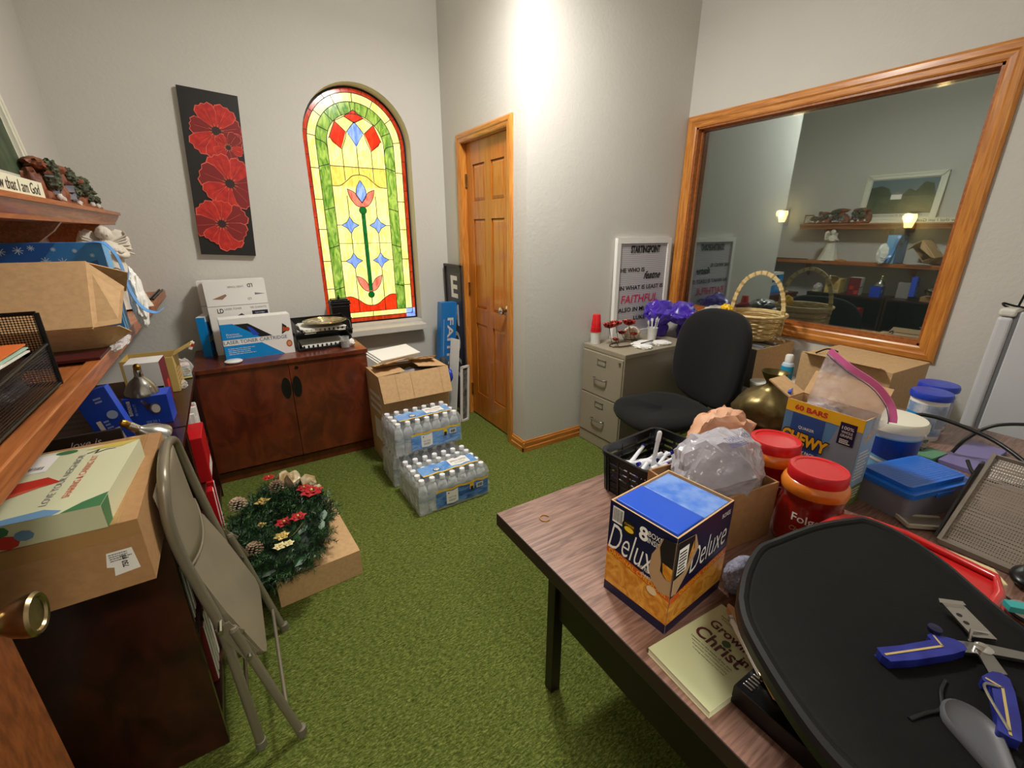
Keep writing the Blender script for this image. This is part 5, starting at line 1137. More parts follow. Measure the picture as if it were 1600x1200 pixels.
for (x, y, z, s) in ((-.125, .02, .115, .046), (-.045, .04, .120, .042), (.05, .01, .118, .046), (-.13, -.05, .045, .022), (.03, .05, .05, .03), (.075, -.02, .05, .026)):
    b = MB()
    for L in range(3):
        for k in range(5):
            a = 2 * PI * k / 5 + L * .6; o = V((math.cos(a), math.sin(a), 0)); w_ = V((-o.y, o.x, 0)); r = s * (1 - .25 * L); c = V((x, y, z))
            b.add([c, c + o * r * .7 - w_ * r * .5 + V((0, 0, s * .25)), c + o * r - w_ * r * .28 + V((0, 0, s * .7)), c + o * r * .85 + V((0, 0, s * .82)), c + o * r + w_ * r * .28 + V((0, 0, s * .7)), c + o * r * .7 + w_ * r * .5 + V((0, 0, s * .25))], [(0, 1, 2, 3), (0, 3, 4, 5)], RST)
    b.build('rose', t, solid=.001)
    b = MB(); b.tube(spline([(x, y, z + .004), (x + .01, y - .01, z * .5), (x + .02, y - .02, .004)], 5), .0022, WIR, 6); b.build('stem', t)
b = MB(); b.tube([(.11 * math.cos(a * PI / 14) - .04, .055 * math.sin(a * PI / 14) - .03, .004) for a in range(28)], .003, WIR, 6, True); b.tube(spline([(-.16, -.06, .004), (-.05, -.10, .012), (.10, -.07, .005)], 5), .003, WIR, 6); b.build('wire_base', t)
tag(MB().blob((2.385, 2.175, ZF + .045), (.06, .05, .045), mat('cream_cloth', (206, 190, 168), .8, nz=(16, .1)), .25, 3, 4, 4, True, floor=ZF + .001).build('cloth_flower', smooth=70), 'small cream fabric rosette behind the metal roses', 'ornament')
t = thing('utensil_cup', 'white paper cup holding white plastic utensils, on the filing cabinet', 'cup', (2.50, 2.09, ZF))
MB().lathe([(.028, 0), (.036, .085), (.038, .088), (.035, .088), (.027, .004), (0, .003)], WPLAST, (0, 0, 0), 26).build('cup', t, smooth=40)
rnd = random.Random(2)
for k in range(7):
    a = k * .9; b = MB(); p = V((.012 * math.cos(a), .012 * math.sin(a), .006)); q = V((.034 * math.cos(a), .034 * math.sin(a), rnd.uniform(.11, .145))); b.bar(p, q, .007, .003, WPLAST); b.bar(q, q + (q - p).normalized() * .02, .016, .004, WPLAST); b.build('utensil', t)
for k, (x, y, rz, l) in enumerate(((2.33, 2.02, 10, 'upper folded white napkin on the filing cabinet front edge'), (2.45, 1.97, -12, 'folded white napkin nearest the chair back on the filing cabinet'), (2.27, 1.955, 30, 'small crumpled white napkin at the left of the napkins'))):
    tag(MB().blob((0, 0, .008), (.085 - .02 * k, .05, .010), PAPER, .22, 3, k + 3, 4, True, floor=.0005, box=.6).build('napkin', loc=(x, y, ZF), rz=R(rz)), l, 'napkin', 'napkins on the filing cabinet')
tag(MB().tube(spline([(2.28, 1.99, ZF + .022), (2.36, 1.985, ZF + .028), (2.42, 2.01, ZF + .020)], 6), .004, BLACKM, 8).build('black_utensil'), 'slim black utensil lying over the napkins', 'utensil')
# letter board
t = thing('letter_board', 'white-framed grey letter board with black words and FAITHFUL in pink', 'sign', (2.555, YC - .016, ZF), rot=(R(-1.2), 0, 0))
fr = Fr((-.275, -.012, 0), (1, 0, 0), (0, 0, 1)); w, h = .55, .69; b = MB()
for p in ([(0, 0), (w, 0), (w, .035), (0, .035)], [(0, h - .035), (w, h - .035), (w, h), (0, h)], [(0, .035), (.035, .035), (.035, h - .035), (0, h - .035)], [(w - .035, .035), (w, .035), (w, h - .035), (w - .035, h - .035)]): b.prism(fr, p, -.012, .014, WHITE)
b.build('frame', t, bevel=.002)
b = MB(); FELT = mat('grey_felt', (198, 194, 198), .9); FELD = mat('grey_felt_groove', (166, 162, 168), .9)
b.prism(fr, [(.03, .03), (w - .03, .03), (w - .03, h - .03), (.03, h - .03)], -.012, .004, FELT)
for k in range(46): b.rect(fr, .036, .04 + k * .0135, w - .036, .0435 + k * .0135, FELD, .0046)
PKR = mat('pink_letters', (214, 40, 84), .5)
def lt(s, x, z, hh, wd, m=INK, sh=0, bold=.02): b.text(fr, s, x, z, hh, m, l=.0065, width=wd, shear=sh, bold=bold)
lt('STARTINGPOINT', .29, .615, .052, .30, bold=.05); lt('HE WHO IS', .17, .475, .030, .24); lt('featne', .375, .435, .055, .18, sh=.5); lt('IN WHAT IS LEAST IS', .275, .350, .030, .45); lt('FAITHFUL', .262, .270, .058, .38, PKR, .15, .01); lt('ALSO IN MUCH', .23, .195, .032, .36); lt('LUKE 16:10', .34, .130, .030, .26)
b.build('felt_panel', t)
PUR = mat('purple_satin', (58, 22, 160), .28, rgb2=(84, 40, 196), nz=(6, .3), sheen=.3)
t = thing('purple_cloth', 'shiny purple satin cloth heaped on the window ledge and filing cabinet', 'cloth', (2.66, 2.08, ZF)); b = MB()
b.hull((-.02, .07, .17), (.150, .085, .090), PUR, 44, 3, .10, 2.6, 4); b.hull((.10, -.03, .165), (.125, .110, .090), PUR, 44, 8, .10, 2.6, 4); b.hull((.150, -.05, .02), (.064, .090, .16), PUR, 34, 5, .10, 2.4, 4); b.blob((-.01, .08, .06), (.07, .06, .08), PUR, .16, 1.5, 12, 4, True, floor=.001)
b.build('satin', t, smooth=30)

# ------------------------------------------------------------------ low table under the window
LT = .60
t = thing('side_table', 'low white side table under the interior window, mostly hidden behind the desk and chair', 'table', (2.655, 1.21, 0))
MB().box((-.22, -.60, LT - .025), (.235, .62, LT), WHITE).build('table_top', t, bevel=.003)
for sx in (-1, 1):
    for y in (-.57, .30): MB().box((sx * .195 - .018, y - .018, 0), (sx * .195 + .018, y + .018, LT - .025), WHITE).build('leg', t)
t = thing('book_carton', 'open brown cardboard box full of papers under the wicker basket', 'box', (2.645, 1.465, LT + .001), R(0))
carton(t, .40, .33, .225, KRAFT, KRAFTI, prints=lambda b: (b.shape(faces(.40, .33, .225)['l'], [(0, 0), (.33, 0), (.33, .225), (0, .225)], mat('carton_grey', (104, 98, 94), .7)), b.text(faces(.40, .33, .225)['l'].sub(.28, .12, R(90)), 'BOOKS', 0, 0, .03, INK, l=.002)))
for k in range(7):
    b = MB(); b.box((-.012, -.13, 0), (.012, .13, .19 + .01 * (k % 3)), (PAPER, CREAM, GREY)[k % 3]); tag(b.build('file_folder', loc=(2.50 + k * .045, 1.465, LT + .008), rot=(0, 0, 0)), 'file folder standing in the open carton under the wicker basket', 'folder', 'file folders in the carton')
WK = mat('wicker', (206, 178, 118), .6, rgb2=(228, 206, 152), nz=(40, .2)); WKD = mat('wicker_dark', (176, 146, 90), .65)  # darker tan on some rings, handle strips and the basket floor
t = thing('wicker_basket', 'round pale wicker basket with a tall arched handle, in front of the window glass', 'basket', (2.675, 1.47, LT + .237))
b = MB(); NR = 12
for k in range(NR):
    f = k / (NR - 1); r = lerp(.105, .158, f ** .8); z = .008 + f * .135; pts = []
    for a in range(84):
        an = 2 * PI * a / 84; rr = r + .0045 * math.cos(a * PI / 3.5 + (PI if k % 2 else 0)); pts.append((rr * math.cos(an), rr * math.sin(an), z))
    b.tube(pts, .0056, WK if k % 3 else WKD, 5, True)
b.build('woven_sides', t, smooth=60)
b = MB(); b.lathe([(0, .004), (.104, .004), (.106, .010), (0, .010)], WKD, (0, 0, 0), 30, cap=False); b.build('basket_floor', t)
b = MB(); b.tube([(.164 * math.cos(a * PI / 24), .164 * math.sin(a * PI / 24), .150) for a in range(48)], .0085, WK, 8, True); b.build('rim', t, smooth=60)
b = MB()
hp = [(0, -.155, .04), (0, -.158, .15), (0, -.140, .26), (0, -.095, .345), (0, -.03, .385), (0, .03, .385), (0, .095, .345), (0, .140, .26), (0, .158, .15), (0, .155, .04)]
pts = spline(hp, 7)
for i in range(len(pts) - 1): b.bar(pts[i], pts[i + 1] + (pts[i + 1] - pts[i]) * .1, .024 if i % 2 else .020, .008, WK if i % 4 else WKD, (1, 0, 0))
b.build('handle', t)
t = thing('white_carton', 'plain white carton behind the chair back, with plastic bags on top', 'box', (2.68, 1.75, LT + .001)); MB().box((-.15, -.075, 0), (.15, .075, .325), WHITE).build('carton_body', t, bevel=.002)
t = thing('plastic_packet', 'crinkled clear packet with blue print on the white carton', 'packet', (2.68, 1.74, LT + .328)); MB().blob((0, 0, .03), (.10, .065, .035), mat('packet_film', (206, 202, 196), .3, rgb2=(110, 104, 96), nz=(12, .3)), .3, 3, 3, 4, True, floor=.001).build('packet_body', t, smooth=70)
b = MB(); fr = Fr((-.06, -.07, .01), (1, 0, 0), (0, 0, 1)); b.text(fr, 'ZIP', .06, .02, .022, ROYAL, l=.004, bold=.03); b.build('packet_print', t)
t = thing('yellow_bow', 'small yellow paper bow tucked at the left rim of the wicker basket', 'bow', (2.60, 1.62, LT + .39)); MB().blob((0, 0, 0), (.035, .03, .035), YELLOW, .5, 3, 4, 3, True).build('bow_loops', t)
t = thing('shipping_carton', 'closed brown cardboard box on the side table below the window corner', 'box', (2.62, .865, LT + .001), R(-4))
carton(t, .36, .40, .26, KRAFT, KRAFTI, open_top=False, flaps=(('l', .06, 20, .03),))
tag(MB().tube(spline([(2.50, 1.03, LT + .265), (2.55, 1.00, LT + .285), (2.62, .98, LT + .265)], 6), .004, BLACKM, 8).build('looped_lead'), 'short loop of black cord on the closed carton under the window', 'cord')
t = thing('spray_bottle', 'white and turquoise disinfectant can beside the closed carton', 'bottle', (2.48, 1.14, LT + .001), R(100))
MB().lathe([(.030, 0), (.031, .004), (.031, .075), (.031, .17), (.026, .185), (.014, .192)], [mat('turquoise_print', (30, 150, 190), .3)] * 3 + [mat('can_blue_white', (196, 214, 232), .3)] * 3, (0, 0, 0), 24).build('can', t, smooth=40)
MB().lathe([(.020, .188), (.020, .225), (.015, .232), (0, .232)], WHITE, (0, 0, 0), 20).build('cap', t, smooth=40)
b = MB(); fr = Fr((0, -.0315, .10), (1, 0, 0), (0, 0, 1)); b.disc(fr, 0, .03, .016, NAVY, .001); b.disc(fr, 0, .03, .012, WHITE, .0014); b.text(fr, 'fresh', 0, .03, .008, NAVY, l=.0018); b.build('can_print', t)
t = thing('white_tub', 'low white plastic tub to the left of the turquoise can', 'tub', (2.40, 1.22, LT + .001)); MB().lathe([(.05, 0), (.055, .06), (.058, .062), (.058, .072), (0, .074)], WPLAST, (0, 0, 0), 28).build('tub_body', t, smooth=40)

# ------------------------------------------------------------------ office chair
t = thing('office_chair', 'black fabric office chair with a tall rounded back, behind the desk', 'chair', (2.045, 1.575, 0), R(168))
SH = [(.255 * math.copysign(abs(math.cos(a)) ** .62, math.cos(a)), .245 * math.copysign(abs(math.sin(a)) ** .62, math.sin(a))) for a in [2 * PI * k / 40 for k in range(40)]]
b = MB(); lay = [(.80, .415), (.96, .425), (1.0, .445), (.99, .465), (.93, .482), (.70, .490), (.35, .484), (0.02, .482)]
vs = []; n = 40
for sc, z in lay: vs += [V((x * sc, y * sc, z + (.0 if x < .15 else -.02 * ((x - .15) / .1) ** 2))) for x, y in SH]
b.add(vs, [tuple(range(n))[::-1], tuple((len(lay) - 1) * n + k for k in range(n))] + [(i * n + k, i * n + (k + 1) % n, (i + 1) * n + (k + 1) % n, (i + 1) * n + k) for i in range(len(lay) - 1) for k in range(n)], BLACKF)
b.build('seat', t, smooth=70)
b = MB(); BH = [(.268 * math.copysign(abs(math.cos(a)) ** .68, math.cos(a)), .29 * math.copysign(abs(math.sin(a)) ** .68, math.sin(a))) for a in [2 * PI * k / 44 for k in range(44)]]
def bp(u, v, dpt): return V((-.318 - .09 * (v + .2) + .10 * (u / .245) ** 2 * .5 + dpt, u, .74 + v))
vs = []; n = 44; lay = [(.80, -.045), (.97, -.035), (1.0, -.012), (.985, .012), (.93, .028), (.7, .036), (.4, .036), (.05, .036)]
for sc, dp in lay: vs += [bp(u * sc, v * sc, dp) for u, v in BH]
b.add(vs, [tuple(range(n)), tuple((len(lay) - 1) * n + k for k in range(n))[::-1]] + [(i * n + k, (i + 1) * n + k, (i + 1) * n + (k + 1) % n, i * n + (k + 1) % n) for i in range(len(lay) - 1) for k in range(n)], BLACKF)
b.build('backrest', t, smooth=70)
b = MB(); b.tube(spline([(-.05, 0, .40), (-.20, 0, .395), (-.30, 0, .43), (-.33, 0, .56), (-.345, 0, .66)], 6), .022, BLACKP, 10, flat=1.6); b.build('back_support', t, smooth=60)
b = MB(); b.lathe([(.045, .405), (.03, .36), (.025, .30), (.025, .12), (.035, .10), (.04, .07)], BLACKP, (0, 0, 0), 20); b.build('gas_column', t, smooth=40)
for k in range(5):
    a = 2 * PI * k / 5 + .2; c, s = math.cos(a), math.sin(a); b = MB(); b.tube([(.02 * c, .02 * s, .095), (.15 * c, .15 * s, .085), (.27 * c, .27 * s, .062)], .02, BLACKP, 10, rs=[.024, .019, .014]); lg = b.build('base_arm', t, smooth=60)
    b = MB(); b.lathe([(.012, -.022), (.026, -.02), (.027, 0), (.026, .02), (.012, .022)], BLACKP, (.27 * c, .27 * s, .0275), 18, Matrix.Rotation(a, 4, 'Z') @ Matrix.Rotation(R(90), 4, 'X')); b.build('caster', lg, smooth=40)

# ------------------------------------------------------------------ desk
ZD = .742
WAL = mat('walnut_laminate', (104, 74, 62), .35, rgb2=(146, 112, 98), nz=(5, .3), stretch=(1.6, 22, 4), dist=1.4, coat=.25); EDG = mat('desk_edge_brown', (38, 24, 20), .45); DKM = mat('desk_metal_brown', (30, 20, 17), .45, metal=.2)
t = thing('office_desk', 'long desk with walnut-grain top and dark brown metal body, piled with clutter', 'desk', (1.42, .42, 0))
b = MB(); b.box((-.92, -.455, .705), (.92, .453, .742), EDG); b.rect(Fr((-.918, -.453, .742), (1, 0, 0), (0, 1, 0)), 0, 0, 1.836, .904, WAL, .0003); b.build('desk_top', t, bevel=.002)
for x, y in ((-.73, .46 - .0), (-.73, -.42), (.88, .43), (.88, -.42)): MB().box((x - .018, min(y, .42) - .018 + .0, 0), (x + .018, min(y, .42) + .018, .705), DKM).build('leg', t, bevel=.002)
MB().box((-.712, .395, .33), (.86, .412, .705), DKM).build('modesty_panel', t)
MB().box((-.735, -.40, .32), (-.715, .40, .705), DKM).build('end_panel', t)
for z0, z1 in ((.33, .51), (.515, .70)):
    b = MB(); b.box((-.745, -.36, z0), (-.736, .30, z1), DKM); b.build('side_rail', t) if False else None
tag(MB().tube([(.596 + .013 * math.cos(a * PI / 10), .785 + .013 * math.sin(a * PI / 10), ZD + .0022) for a in range(18)], .0014, mat('rubber_band', (176, 120, 60), .6), 6).build('rubber_band'), 'small tan rubber band near the far left corner of the desk', 'rubber band')

# black pen basket
t = thing('pen_basket', 'black plastic slotted basket full of white pens at the far edge of the desk', 'basket', (.955, .748, ZD + .0005), R(4))
w, d, h = .265, .185, .125; b = MB()
b.prism(Fr((0, 0, 0), (1, 0, 0), (0, 1, 0)), rrect(-w / 2 + .012, -d / 2 + .012, w / 2 - .012, d / 2 - .012, .03), 0, .004, BLACKP); b.build('basket_floor', t)
b = MB()
def ring(z, ex, hh, tk=.0035):
    o = rrect(-w / 2 + .012 - ex, -d / 2 + .012 - ex, w / 2 - .012 + ex, d / 2 - .012 + ex, .032); i = [(x * (1 - tk / (w / 2)), y * (1 - tk / (d / 2))) for x, y in o]; n = len(o)
    vs = [(x, y, z) for x, y in o] + [(x, y, z + hh) for x, y in o] + [(x, y, z) for x, y in i] + [(x, y, z + hh) for x, y in i]
    b.add(vs, [f for k in range(n) for f in ((k, (k + 1) % n, n + (k + 1) % n, n + k), (2 * n + (k + 1) % n, 2 * n + k, 3 * n + k, 3 * n + (k + 1) % n), (n + k, n + (k + 1) % n, 3 * n + (k + 1) % n, 3 * n + k), (k, 2 * n + k, 2 * n + (k + 1) % n, (k + 1) % n))], BLACKP)
for k in range(5): ring(.004 + k * .019, .001 + k * .0015, .0125)
ring(.099, .0095, .014); ring(h - .012, .013, .012, .008)
o = rrect(-w / 2 + .008, -d / 2 + .008, w / 2 - .008, d / 2 - .008, .032, 5); n = len(o)
for k in range(0, n, 1):
    for f in (0, .33, .66):
        p = V(o[k]).lerp(V(o[(k + 1) % n]), f); 
        if (V(o[k]) - V(o[(k + 1) % n])).length < .02 and f > 0: continue
        b.bar((p.x * .985, p.y * .985, .002), (p.x * 1.05, p.y * 1.05, h - .01), .007, .003, BLACKP, (p.x, p.y, 0))
b.build('slotted_sides', t)
PEN = mat('pen_white', (232, 234, 240), .3); PB = mat('pen_blue', (36, 34, 150), .3)
rnd = random.Random(14); pen0 = None; bpos = V((.955, .748, ZD))
for k in range(30):
    L = .125
    if pen0 is None:
        pen0 = thing('marker_pen', 'white marker pen with a dark blue end lying in the black basket', 'pen', group='white pens in the black basket')
        MB().tube([(-L / 2, 0, 0), (L / 2 - .03, 0, 0)], .0058, PEN, 10).build('barrel', pen0, smooth=50); MB().tube([(L / 2 - .03, 0, 0), (L / 2 - .004, 0, 0), (L / 2, 0, 0)], .0066, PEN, 10, rs=[.0068, .0066, .004]).build('cap', pen0, smooth=50); MB().tube([(-L / 2 - .006, 0, 0), (-L / 2 + .004, 0, 0)], .0061, PB, 10).build('blue_end', pen0, smooth=50)
        o = pen0
    else: o = dup(pen0, (0, 0, 0))
    if k == 0: o.location = bpos + V((-.004, -.01, .118)); o.rotation_euler = (0, R(-82), 0); o['label'] = 'white pen standing upright out of the black basket'; del o['group']; o.matrix_basis = Matrix.LocRotScale(o.location, o.rotation_euler, None)
    else:
        if 'group' not in o: o['group'] = 'white pens in the black basket'
        o['label'] = 'white marker pen with a dark blue end lying in the black basket'
        lay = k // 8; x = rnd.uniform(-.055, .05); y = rnd.uniform(-.055, .055); o.location = bpos + V((x, y, .034 + lay * .0145 + rnd.random() * .003)); o.rotation_euler = (0, R(rnd.uniform(-5, 5)), R(rnd.uniform(-28, 28) + (90 if False else 0) + (180 if rnd.random() < .5 else 0)))

# macaroni carton
t = thing('dinner_carton', 'dark blue and orange printed carton with a torn corner, at the left of the desk', 'box', (.664, .462, ZD + .0005), R(5))
w, d, h = .190, .148, .215; ORG = mat('noodle_orange', (196, 120, 26), .4, rgb2=(232, 170, 70), nz=(30, .4), dist=2); ORL = mat('band_orange', (206, 92, 30), .4); BXB = mat('inner_pack_blue', (30, 84, 206), .22, coat=.4)
def pr(b):
    F = faces(w, d, h); f = F['l']; W = d
    b.rect(f, 0, 0, W, h, NAVY); b.shape(f, [(0, .022), (W, .022), (W, .085), (0, .105)], ORG, .0009); b.shape(f, [(0, .096), (W, .076), (W, .092), (0, .112)], ORL, .0012); b.text(f, 'ORIGINAL CHEDDAR', W * .5, .094, .010, YELLOW, l=.0016, width=W * .92, ang=-.12)
    b.text(f, 'Deluxe', W * .44, .138, .060, PAPER, l=.0016, width=W * .84, shear=.35, bold=-.008); b.text(f, '8', W * .55, .185, .030, PAPER, l=.0016, bold=.03); b.text(f, 'BOXES', W * .74, .192, .011, PAPER, l=.0016, width=.036); b.text(f, 'INSIDE', W * .74, .178, .011, PAPER, l=.0016, width=.036)
    b.disc(f, W * .33, .178, .017, INK, .0014); b.disc(f, W * .33, .174, .011, YELLOW, .0017, ry=.006); b.text(f, 'CHEESE', W * .33, .184, .004, YELLOW, l=.002, width=.022); b.rect(f, .008, .172, .034, .207, PAPER, .0013); barcode(b, f, .010, .176, .032, .204, 6); b.text(f, 'with REAL', W * .62, .112, .009, PAPER, l=.0016, width=.034); b.text(f, 'cheese', W * .66, .100, .008, PAPER, l=.0016, width=.026)
    g = F['f']; b.rect(g, 0, 0, w, h, NAVY); b.shape(g, [(0, .022), (w, .022), (w, .098), (0, .072)], ORG, .0009); b.shape(g, [(0, .068), (w, .092), (w, .108), (0, .084)], ORL, .0012); b.text(g, 'ORIGINAL CHEDDAR', w * .55, .090, .010, YELLOW, l=.0016, width=w * .8, ang=.12); b.text(g, 'Deluxe', w * .60, .145, .055, PAPER, l=.0016, width=w * .66, shear=.35, bold=-.008, ang=.1); b.text(g, 'BOXES', w * .86, .196, .010, PAPER, l=.0016, width=.03)
    TORN = mat('torn_card', (176, 142, 104), .9)
    b.shape(f, [(W, .206), (W * .82, .200), (W * .76, .175), (W * .70, .155), (W * .68, .120), (W * .74, .098), (W * .86, .085), (W, .090)], TORN, .0022); b.shape(f, [(W, .206), (W * .84, .203), (W * .80, .180), (W * .84, .150), (W * .84, .132), (W * .92, .122), (W, .126)], INK, .0028); b.shape(f, [(W, .150), (W * .86, .152), (W * .88, .130), (W * .94, .122), (W, .126)], ORG, .0032); b.disc(f, W * .76, .078, .011, mat('noodle_cream', (228, 202, 160), .5), .0032, ry=.009)
    b.shape(g, [(0, .206), (w * .30, .200), (w * .38, .165), (w * .22, .118), (w * .08, .088), (0, .090)], TORN, .0022); b.shape(g, [(0, .206), (w * .28, .200), (w * .30, .170), (w * .16, .130), (0, .126)], INK, .0028); b.rect(g, .006, .134, .036, .190, PAPER, .0032); scribble(b, g, .008, .138, .034, .186, 7, INK, 3, .0036); b.shape(g, [(w * .20, .150), (w * .27, .190), (w * .29, .165)], ORG, .0032)
carton(t, w, d, h, KRAFT, KRAFTI, t=.003, prints=pr)
tag(MB().box((-.0865, -.068, .006), (-.006, .0685, .217), BXB).build('inner_carton', loc=(.664, .462, ZD), rz=R(5), bevel=.0015), 'matte blue inner pack at the front of the torn carton', 'box', 'blue inner packs in the torn carton')
tag(MB().box((.000, -.068, .006), (.0865, .0685, .213), mat('inner_pack_gloss_lit', (60, 118, 220), .12, coat=.8, rgb2=(120, 160, 232), nz=(30, .2))).build('inner_carton', loc=(.664, .462, ZD), rz=R(5), bevel=.0015), 'glossy blue inner pack at the back of the torn carton, catching the light', 'box', 'blue inner packs in the torn carton')  # glossy, with the light it catches also put into a paler blue

# open kraft carton with bags in it
t = thing('open_carton', 'open kraft cardboard box behind the torn blue carton, holding plastic bags', 'box', (.918, .540, ZD + .0005), R(-8))
carton(t, .245, .175, .150, KRAFTD, KRAFTI)
GBAG = film('grey_shopping_bag', (196, 194, 204), .50, .16, (30, 1.0, .010))
t = thing('grey_plastic_bag', 'crumpled translucent grey shopping bag with blue print bulging from the kraft box', 'bag', (.935, .540, ZD + .10))
b = MB(); b.blob((0, -.002, .060), (.105, .070, .065), mat('bag_core', (128, 118, 140), .6, rgb2=(176, 160, 164), nz=(8, .2)), .22, 2, 5, 4, True); b.build('bag_filling', t, smooth=70)
b = MB(); b.hull((-.008, -.002, .068), (.150, .098, .090), GBAG, 42, 5, .06, 2.8, 4); b.build('bag_skin', t, smooth=26)
b = MB(); fr = Fr((-.06, -.045, .160), V((1, -.1, .0)), V((.1, 1, .25))); PBV = mat('bag_print', (84, 90, 140), .5); b.text(fr, 'THANK YOU', .06, .015, .016, PBV, l=0, width=.085, shear=.3); scribble(b, fr, .01, -.01, .07, .005, 3, PBV, 4, 0); b.build('bag_print', t)
PBG = mat('peach_paper', (216, 160, 126), .45, rgb2=(232, 184, 152), nz=(9, .2), bump=(30, .5, .006))
t = thing('paper_bag', 'crumpled peach-coloured paper bag behind the grey plastic bag', 'bag', (1.21, .70, ZD + .0015))
def pf(p): return p + V((.0, -.0 + p.x * -.45, 0))
MB().hull((-.01, .01, .095), (.125, .088, .112), PBG, 40, 4, .085, 2.6, 4, .002).hull((.03, -.085, .060), (.080, .070, .085), PBG, 34, 9, .08, 2.6, 4, .002).build('crumpled_paper', t, smooth=32)

# coffee canisters
CRED = mat('canister_red', (132, 16, 14), .22, coat=.5, rgb2=(160, 30, 18), nz=(4, .3)); CORG = mat('canister_orange_lit', (214, 112, 24), .25, coat=.5, rgb2=(232, 140, 44), nz=(6, .2)); LIDR = mat('lid_red', (206, 20, 28), .35)  # orange shoulder zone paints in the light on the clear red plastic
def canister(label, loc, rz):
    t = thing('coffee_canister', label, 'canister', loc, rz, 'coffee canisters on the desk')
    prof = [(.060, 0), (.068, .004), (.072, .020), (.074, .050), (.070, .085), (.064, .110), (.0625, .118), (.064, .126), (.068, .140), (.070, .152), (.066, .164), (.056, .172)]
    MB().lathe(prof, [CRED] * 8 + [CORG] * 5, (0, 0, 0), 40).build('jar', t, smooth=50)
    MB().lathe([(.060, .168), (.0605, .170), (.0605, .192), (.058, .196), (.050, .1955), (.048, .193), (0, .1932)], LIDR, (0, 0, 0), 40).build('lid', t, smooth=40)
    b = MB()
    def wrap(s, zc, hh, wd, m, bold=0, shear=0):
        vs, fs, x0, x1, y0, y1 = textmesh(s, bold, shear); sy = hh / (y1 - y0); sx = wd / (x1 - x0); out = []
        for v in vs:
            x = (v.x - (x0 + x1) / 2) * sx; z = zc + (v.y - (y0 + y1) / 2) * sy
            r = .0012 + next(lerp(p0[0], p1[0], (z - p0[1]) / (p1[1] - p0[1])) for p0, p1 in zip(prof[:-1], prof[1:]) if p0[1] <= z <= p1[1]); a = -PI / 2 + x / r; out.append(V((r * math.cos(a), r * math.sin(a), z)))
        b.add(out, fs, m)
    wrap('Folgers', .086, .024, .080, PAPER, .01); wrap('Classic Roast', .062, .011, .080, mat('gold_print', (200, 160, 120), .4), 0, .3)
    b.build('label_print', t)
canister('red coffee canister with red lid standing nearer, in front of the snack bar carton', (1.085, .385, ZD + .0005), R(-62))
canister('red coffee canister with red lid, the one farther back beside the kraft box', (1.155, .522, ZD + .0005), R(-62))

# snack-bar carton
t = thing('snack_carton', 'tall blue snack bar carton with yellow band and open flaps, behind the canisters', 'box', (1.352, .486, ZD + .0005), R(-2))
w, d, h = .080, .195, .258; SB = mat('snack_blue', (88, 136, 184), .4); SG2 = mat('snack_grey', (132, 142, 156), .45); SGR = mat('snack_green', (92, 116, 44), .45, rgb2=(124, 140, 66), nz=(20, .3)); SY = mat('snack_yellow', (240, 188, 34), .4); CH_Y = mat('logo_yellow', (240, 178, 40), .4)
def pr(b):
    F = faces(w, d, h); f = F['l']; W = d
    b.rect(f, 0, 0, W, h, SB); b.shape(f, [(W * .50, .05), (W, .05), (W, h - .03), (W * .72, h - .03)], SG2, .0008); b.rect(f, 0, 0, W, .05, SGR, .0009); b.blob(f.p(W * .62, .055, .001), (.002, .030, .022), mat('granola', (150, 104, 56), .8, rgb2=(86, 58, 34), nz=(60, .4)), .3, 4, 3, 3, True)
    b.rect(f, 0, h - .034, W, h, SY, .0010); b.text(f, '60 BARS', W * .34, h - .018, .016, REDP, l=.0014, width=W * .44, bold=.04); b.rect(f, W * .11, .075, W * .55, h - .036, mat('snack_mid_blue', (36, 78, 150), .4), .0011)
    b.text(f, 'QUAKER', W * .33, .183, .010, PAPER, l=.0016, width=.042, bold=.01)
    b.text(f, 'CHEWY', W * .335, .150, .042, INK, l=.0018, width=W * .66, bold=.10, ang=-.06); b.text(f, 'CHEWY', W * .335, .150, .036, CH_Y, l=.0026, width=W * .63, bold=.05, ang=-.06)
    b.text(f, 'VARIETY PACK', W * .34, .112, .010, PAPER, l=.0016, width=.066, bold=.02); b.rect(f, W * .18, .086, W * .50, .100, REDP, .0014); b.text(f, 'CHOCOLATE CHIP', W * .34, .093, .005, PAPER, l=.0018, width=.05)
    b.rect(f, W * .73, h - .082, W * .93, h - .020, NAVY, .0015); b.text(f, '100%', W * .83, h - .034, .009, PAPER, l=.002, width=.028); b.text(f, 'WHOLE', W * .83, h - .046, .007, PAPER, l=.002, width=.026); b.text(f, 'GRAINS', W * .83, h - .056, .007, PAPER, l=.002, width=.028); scribble(b, f, W * .76, h - .078, W * .90, h - .064, 3, PAPER, 3, .002)
    b.rect(f, W * .55, .014, W * .68, .034, PAPER, .0012)
    g = F['f']; b.rect(g, 0, 0, w, h, mat('snack_side', (150, 178, 206), .4)); b.rect(g, 0, 0, w, .06, SGR, .0008); scribble(b, g, .01, .08, .07, .17, 9, WHITE, 5); scribble(b, g, .01, .02, .07, .055, 4, PAPER, 6); q = g.sub(.04, .205, .5); b.text(q, 'CHEWY', 0, 0, .016, CH_Y, width=.05, bold=.03)
carton(t, w, d, h, KRAFT, KRAFTI, t=.003, prints=pr, flaps=(('b', .075, 28, .0), ('r', .075, 55, .0)))
ZB = film('zip_bag_plastic', (242, 236, 242), .26, .07, (26, 1.0, .010)); PINKZ = mat('pink_zip', (232, 118, 180), .3)
t = thing('zip_bag', 'big clear zip bag with a pink seal sticking up out of the snack bar carton', 'bag', (1.352, .486, ZD + .13))
zc = [V((.006, .045, .270)), V((.0, .012, .252)), V((-.004, -.022, .234)), V((0, -.076, .207)), V((.004, -.110, .172)), V((.002, -.124, .145)), V((.0, -.128, .128))]
